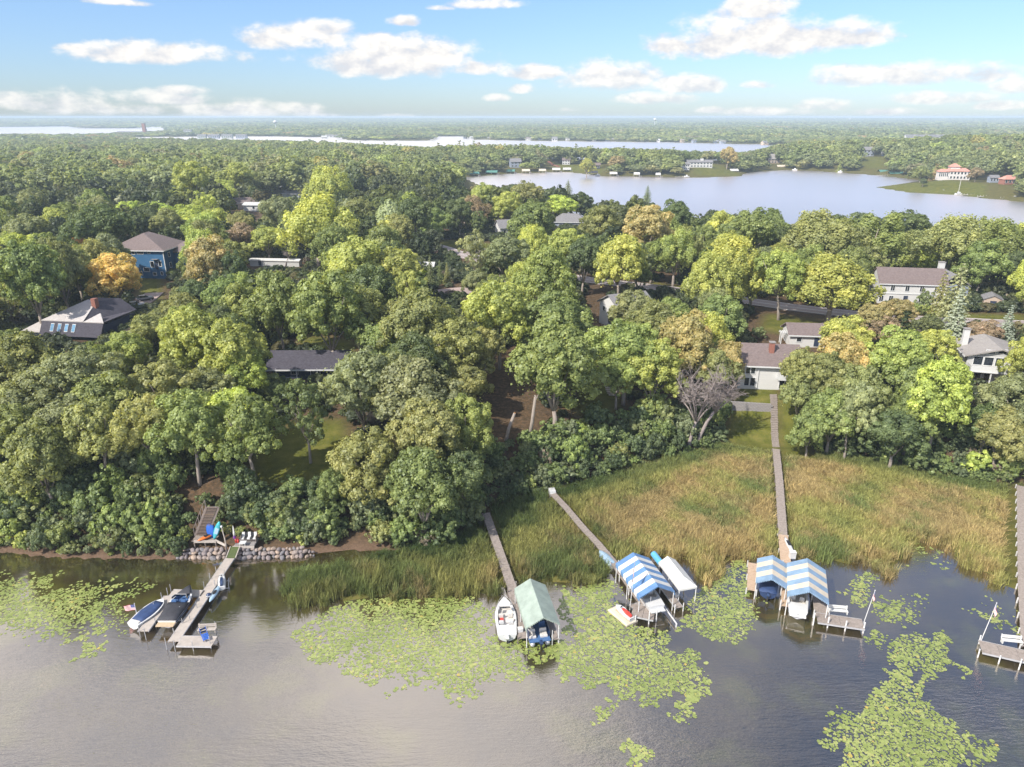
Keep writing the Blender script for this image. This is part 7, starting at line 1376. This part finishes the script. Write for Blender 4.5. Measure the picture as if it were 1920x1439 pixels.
FB = [(1796, 366, 14, 'white boat with a mast off the pale villa'), (1858, 368, 18, 'white cabin boat at the docks beyond the pale villa'), (1878, 370, 16, 'white boat in the middle of the villa docks'), (1903, 374, 20, 'long white boat near the frame edge across the bay'), (1768, 362, 10, 'small white boat drawn up at the marshy point'), (1287, 333, 10, 'white boat moored before the white boathouse'), (1120, 331, 10, 'dark sided boat at the sandy spit'), (1575, 324, 8, 'white boat in the shade of the cove'), (1490, 320, 9, 'small boat before the shingled house')]
for i, (px, py, w, lab) in enumerate(FB):
    p = fp(px, py, 0); dep = p.y*math.cos(PITCH)+CAMZ*math.sin(PITCH); L_ = w*dep/FPX; t = empty('moored_boat', (p.x, p.y, .2), R(90+random.uniform(-35, 35)), lab, 'boat', 'boats across the bay'); S = hull(t, L_, L_*.36, 1.0, 'gel'); b = MB(); soft_box(b, (0, -L_*.05, 1.0), (L_*.24, L_*.35, 1.1)); b.build('cabin', DK['gel'], t); windshield(t, L_*.16, 1.1, L_*.1)
    if i == 0: MB().tube([(0, 0, 1), (0, 0, 11)], .12, 8).build('mast', DK['wpost'], t)
for px, py, w in ((1815, 368, 26), (1845, 371, 22), (1890, 374, 26), (1280, 334, 26), (1655, 331, 20)):
    p = fp(px, py, 0); dep = p.y*math.cos(PITCH)+CAMZ*math.sin(PITCH); L_ = w*dep/FPX
    flat_dock({1815: 'long pale dock in front of the pale villa', 1845: 'pale dock between the villa docks', 1890: 'pale dock near the frame edge across the bay', 1280: 'grey dock at the foot of the white boathouse', 1655: 'dock before the green boathouse roofs'}[px], [(p-Vector((L_/2, 0, 0)), p+Vector((L_/2, 3, 0)), 2.2)], .8, 'pale', panel=8, posts=[(p+Vector((k*L_/4, 1, 0)), 1.6) for k in (-2, -1, 0, 1, 2)], pm='wpost', pw=.2, group='docks across the bay')
for px, py, s, ti, lab in ((1722, 352, 30, 'O', 'lone round tree on the marshy point'), (1728, 356, 16, 'D', 'dark tree beside the lone round one on the marshy point'), (1825, 353, 26, 'K', 'pinkish tan tree beside the pale villa'), (1100, 331, 34, 'L', 'pale willow like tree at the sandy bay shore'), (1362, 322, 40, 'T', 'rust tinged tree beside the long white house'), (1282, 322, 30, 'G', 'dark green tree between the white boathouse and long white house')):
    p = fp(px, py, 1); dep = p.y*math.cos(PITCH)+CAMZ*math.sin(PITCH); W = s*dep/FPX; place_tree('broad%d' % random.randrange(5), p.x, p.y, W, W*1.0, ti, lab, z=max(.2, hz(p.x, p.y)))
p = gp(427, 462); t = empty('utility_pole', p, 0, 'pale utility pole standing among dark trees behind the blue house', 'pole'); MB().tube([(0, 0, -.5), (0, 0, 9.5)], [.17, .12], 8).build('pole', BARK, t); MB().box((0, 0, 8.8), (2.2, .12, .14)).build('cross_arm', BARK, t)
# white townhouses and the settled shore of the long lake
for i in range(8):
    px = 1702+i*11; p = fp(px, 268, 8); house('white_townhouse', 'white gabled townhouse, %s of the row on the wooded rise' % ('first', 'second', 'third', 'fourth', 'fifth', 'sixth', 'seventh', 'last')[i], 'house', (p.x, p.y, 8), R(random.uniform(-20, 20)), 17, 14, 9, 'white', 'grey', 6, axis='y' if i % 2 else 'x', trim=False, wins=[('F', -4, 5, 2.5, 3), ('F', 4, 5, 2.5, 3)], base=12, group='row of white townhouses')
g = random.Random(9)
for i in range(40):
    px = g.uniform(870, 1470); py = np.interp(px, (870, 1000, 1260, 1330, 1470), (260.5, 262.5, 265.5, 267.5, 271))-g.uniform(0, 1.6); p = fp(px, py, 2); s = g.uniform(8, 13)
    house('lakeside_house', 'tiny pale house among trees on the far lake shore', 'house', (p.x, p.y+4, 1.2), R(g.uniform(-25, 25)), s, s*.7, g.uniform(3, 4.5), g.choice(['white', 'offw', 'bluegrey', 'bluegrey', 'tanwall']), g.choice(['grey', 'brown', 'offw', 'tan']), g.uniform(1.5, 3), trim=False, wins=[('F', 0, 2, s*.3, 1.2)], group='pale houses on the far lake shore', base=4)
def tower(label, px, py_top, py_base, z):
    p = fp(px, py_base, z); dep = p.y*math.cos(PITCH)+(CAMZ-z)*math.sin(PITCH); H = (py_base-py_top)*dep/FPX+6; t = empty('water_tower', (p.x, p.y, z-6), 0, label, 'water tower', 'water towers on the horizon'); r_ = H*.17
    MB().tube([(0, 0, 0), (0, 0, H-1.4*r_)], H*.035, 10).build('stem', M_['trim'], t); b = MB(); b.loft([[(r_*q*math.cos(k*.5236), r_*q*math.sin(k*.5236), H-r_*.8+r_*.8*h) for k in range(12)] for q, h in ((.2, -1), (.75, -.66), (1, -.1), (1, .2), (.7, .72), (.15, 1))], close=True); b.build('tank', M_['trim'], t, smooth=True)
tower('white water tower with slender stem above the left hand woods', 518, 227, 247, 5); tower('round white water tower above the woods behind the long lake', 1227, 223, 240, 6); tower('faint white water tower on the right hand skyline', 1592, 222.5, 232, 8)
p = fp(272, 252, 3); t = empty('brick_stack', (p.x, p.y, 0), 0, 'brown brick tower beside the hazy left hand lake', 'tower'); MB().box((0, 0, 18), (9, 9, 36)).build('shaft', M_['brick'], t); MB().box((0, 0, 36.6), (11, 11, 1.4)).build('cap', M_['stone'], t)
for px, py, w, H, wall, lab in ((245, 252, 56, 9, 'tanwall', 'long tan building beside the brown brick tower'), (148, 256, 15, 5, 'white', 'white flat building in the hazy left hand trees'), (330, 251, 18, 6, 'white', 'white roofed building right of the brick tower'), (352, 253, 14, 13, 'offw', 'pale tall gabled block across the left hand water'), (378, 258, 16, 8, 'greygreen', 'grey apartment block first of the waterfront row'), (400, 258, 20, 8, 'bluegrey', 'grey apartment block second of the waterfront row'), (425, 258, 20, 8, 'greygreen', 'grey apartment block third of the waterfront row'), (452, 258, 20, 8, 'bluegrey', 'grey apartment block fourth of the waterfront row'), (608, 259, 10, 6, 'white', 'small white pavilion at the waterfront'), (627, 256, 34, 5, 'offw', 'long low pale building behind the waterfront trees'), (710, 245, 20, 5, 'white', 'white warehouse in the woods beyond the waterfront'), (450, 236, 12, 5, 'white', 'white shed roof far in the hazy woods'), (270, 243, 8, 4, 'white', 'white house by the left hand lake')):
    fhouse('waterfront_building', lab, px, py, w, H, wall, 'grey' if wall != 'white' else 'offw', 2.5, .35, 0, 5, 1, z=3, group='buildings along the far water', cat='building')
# more single houses glimpsed in the far woods
for px, py, w, wall, lab in ((1040, 262, 10, 'white', 'white house with blue tint near the long lake shore trees'), (1498, 268, 12, 'offw', 'pale house at the end of the long lake'), (1505, 300, 8, 'white', 'small white house left of the grey gabled house')):
    fhouse('pale_house', lab, px, py, w, 7, wall, 'grey', 3, .7, 0, 2, 1, z=4, group='single houses in the far woods')

# ================= every tree says where it stands
MARKS = [('blue three-storey house', 282, 480), ('dark house with skylights', 140, 605), ('dark roofed cabin', 575, 685), ('white gable house', 1132, 585), ('white colonial house', 1712, 540), ('white lake house', 1435, 695), ('balcony house', 1860, 680), ('long white roof', 515, 497), ('shore patio', 460, 1018), ('end of the boulder wall', 585, 1030), ('brown leafy slope', 950, 770), ('slab steps', 1140, 720), ('lawn steps', 1454, 790), ('grey dead tree', 1295, 720), ('big blue spruce', 1806, 590), ('paved drive', 850, 550), ('weeping willow', 735, 420), ('road bend', 860, 482), ('tan shed', 1866, 568), ('silver leaved tree', 242, 372), ('white house in the wood', 473, 390), ('grey hip roof', 1070, 422), ('vivid yellow-green tree', 1780, 740), ('tan yellow oak', 212, 520), ('lone ragged pine', 1215, 365), ('shady bluff lawn', 580, 870), ('small garage', 1505, 630), ('road lawn', 1480, 600)]
def label_trees():
    ORD = ['', 'second ', 'third ', 'fourth ', 'fifth ', 'sixth ', 'seventh ', 'eighth ', 'ninth ', 'tenth ', 'eleventh ', 'twelfth ', 'thirteenth ', 'fourteenth ']; gr = {}
    for t in TREES:
        if t['label']: continue
        px, py, dep = proj(t['x'], t['y'], t['z']+t['H']*.6); nm, mx, my = min(MARKS, key=lambda m: math.hypot((m[1]-px), (m[2]-py)*1.6)); dx, dy = px-mx, (py-my)*1.6
        rel = ('right of' if dx > 0 else 'left of') if abs(dx) > abs(dy)*1.1 else ('behind' if dy < 0 else 'in front of')
        size = 'small' if t['W'] < 9 else ('large' if t['W'] > 13.5 else 'middling'); kd = {'spr': 'spruce', 'pin': 'pine', 'plu': 'cottonwood', 'wil': 'willow', 'bar': 'bare tree', 'air': 'open-crowned tree', 'tal': 'high-stemmed tree'}.get(t['kind'][:3], 'round tree')
        gr.setdefault((size, CWORD[t['tint']], kd, rel, nm), []).append((math.hypot(dx, dy), t))
    for (size, c, kd, rel, nm), L in gr.items():
        L.sort(key=lambda q: q[0])
        for i, (_, t) in enumerate(L): t['o']['label'] = f'{size} {c} {kd} {rel} the {nm}' if len(L) == 1 else f'{ORD[i]}nearest {size} {c} {kd} {rel} the {nm}'
    for t in TREES:
        if not t['o'].get('group'): t['o']['group'] = 'single trees of the wooded shore'
label_trees()
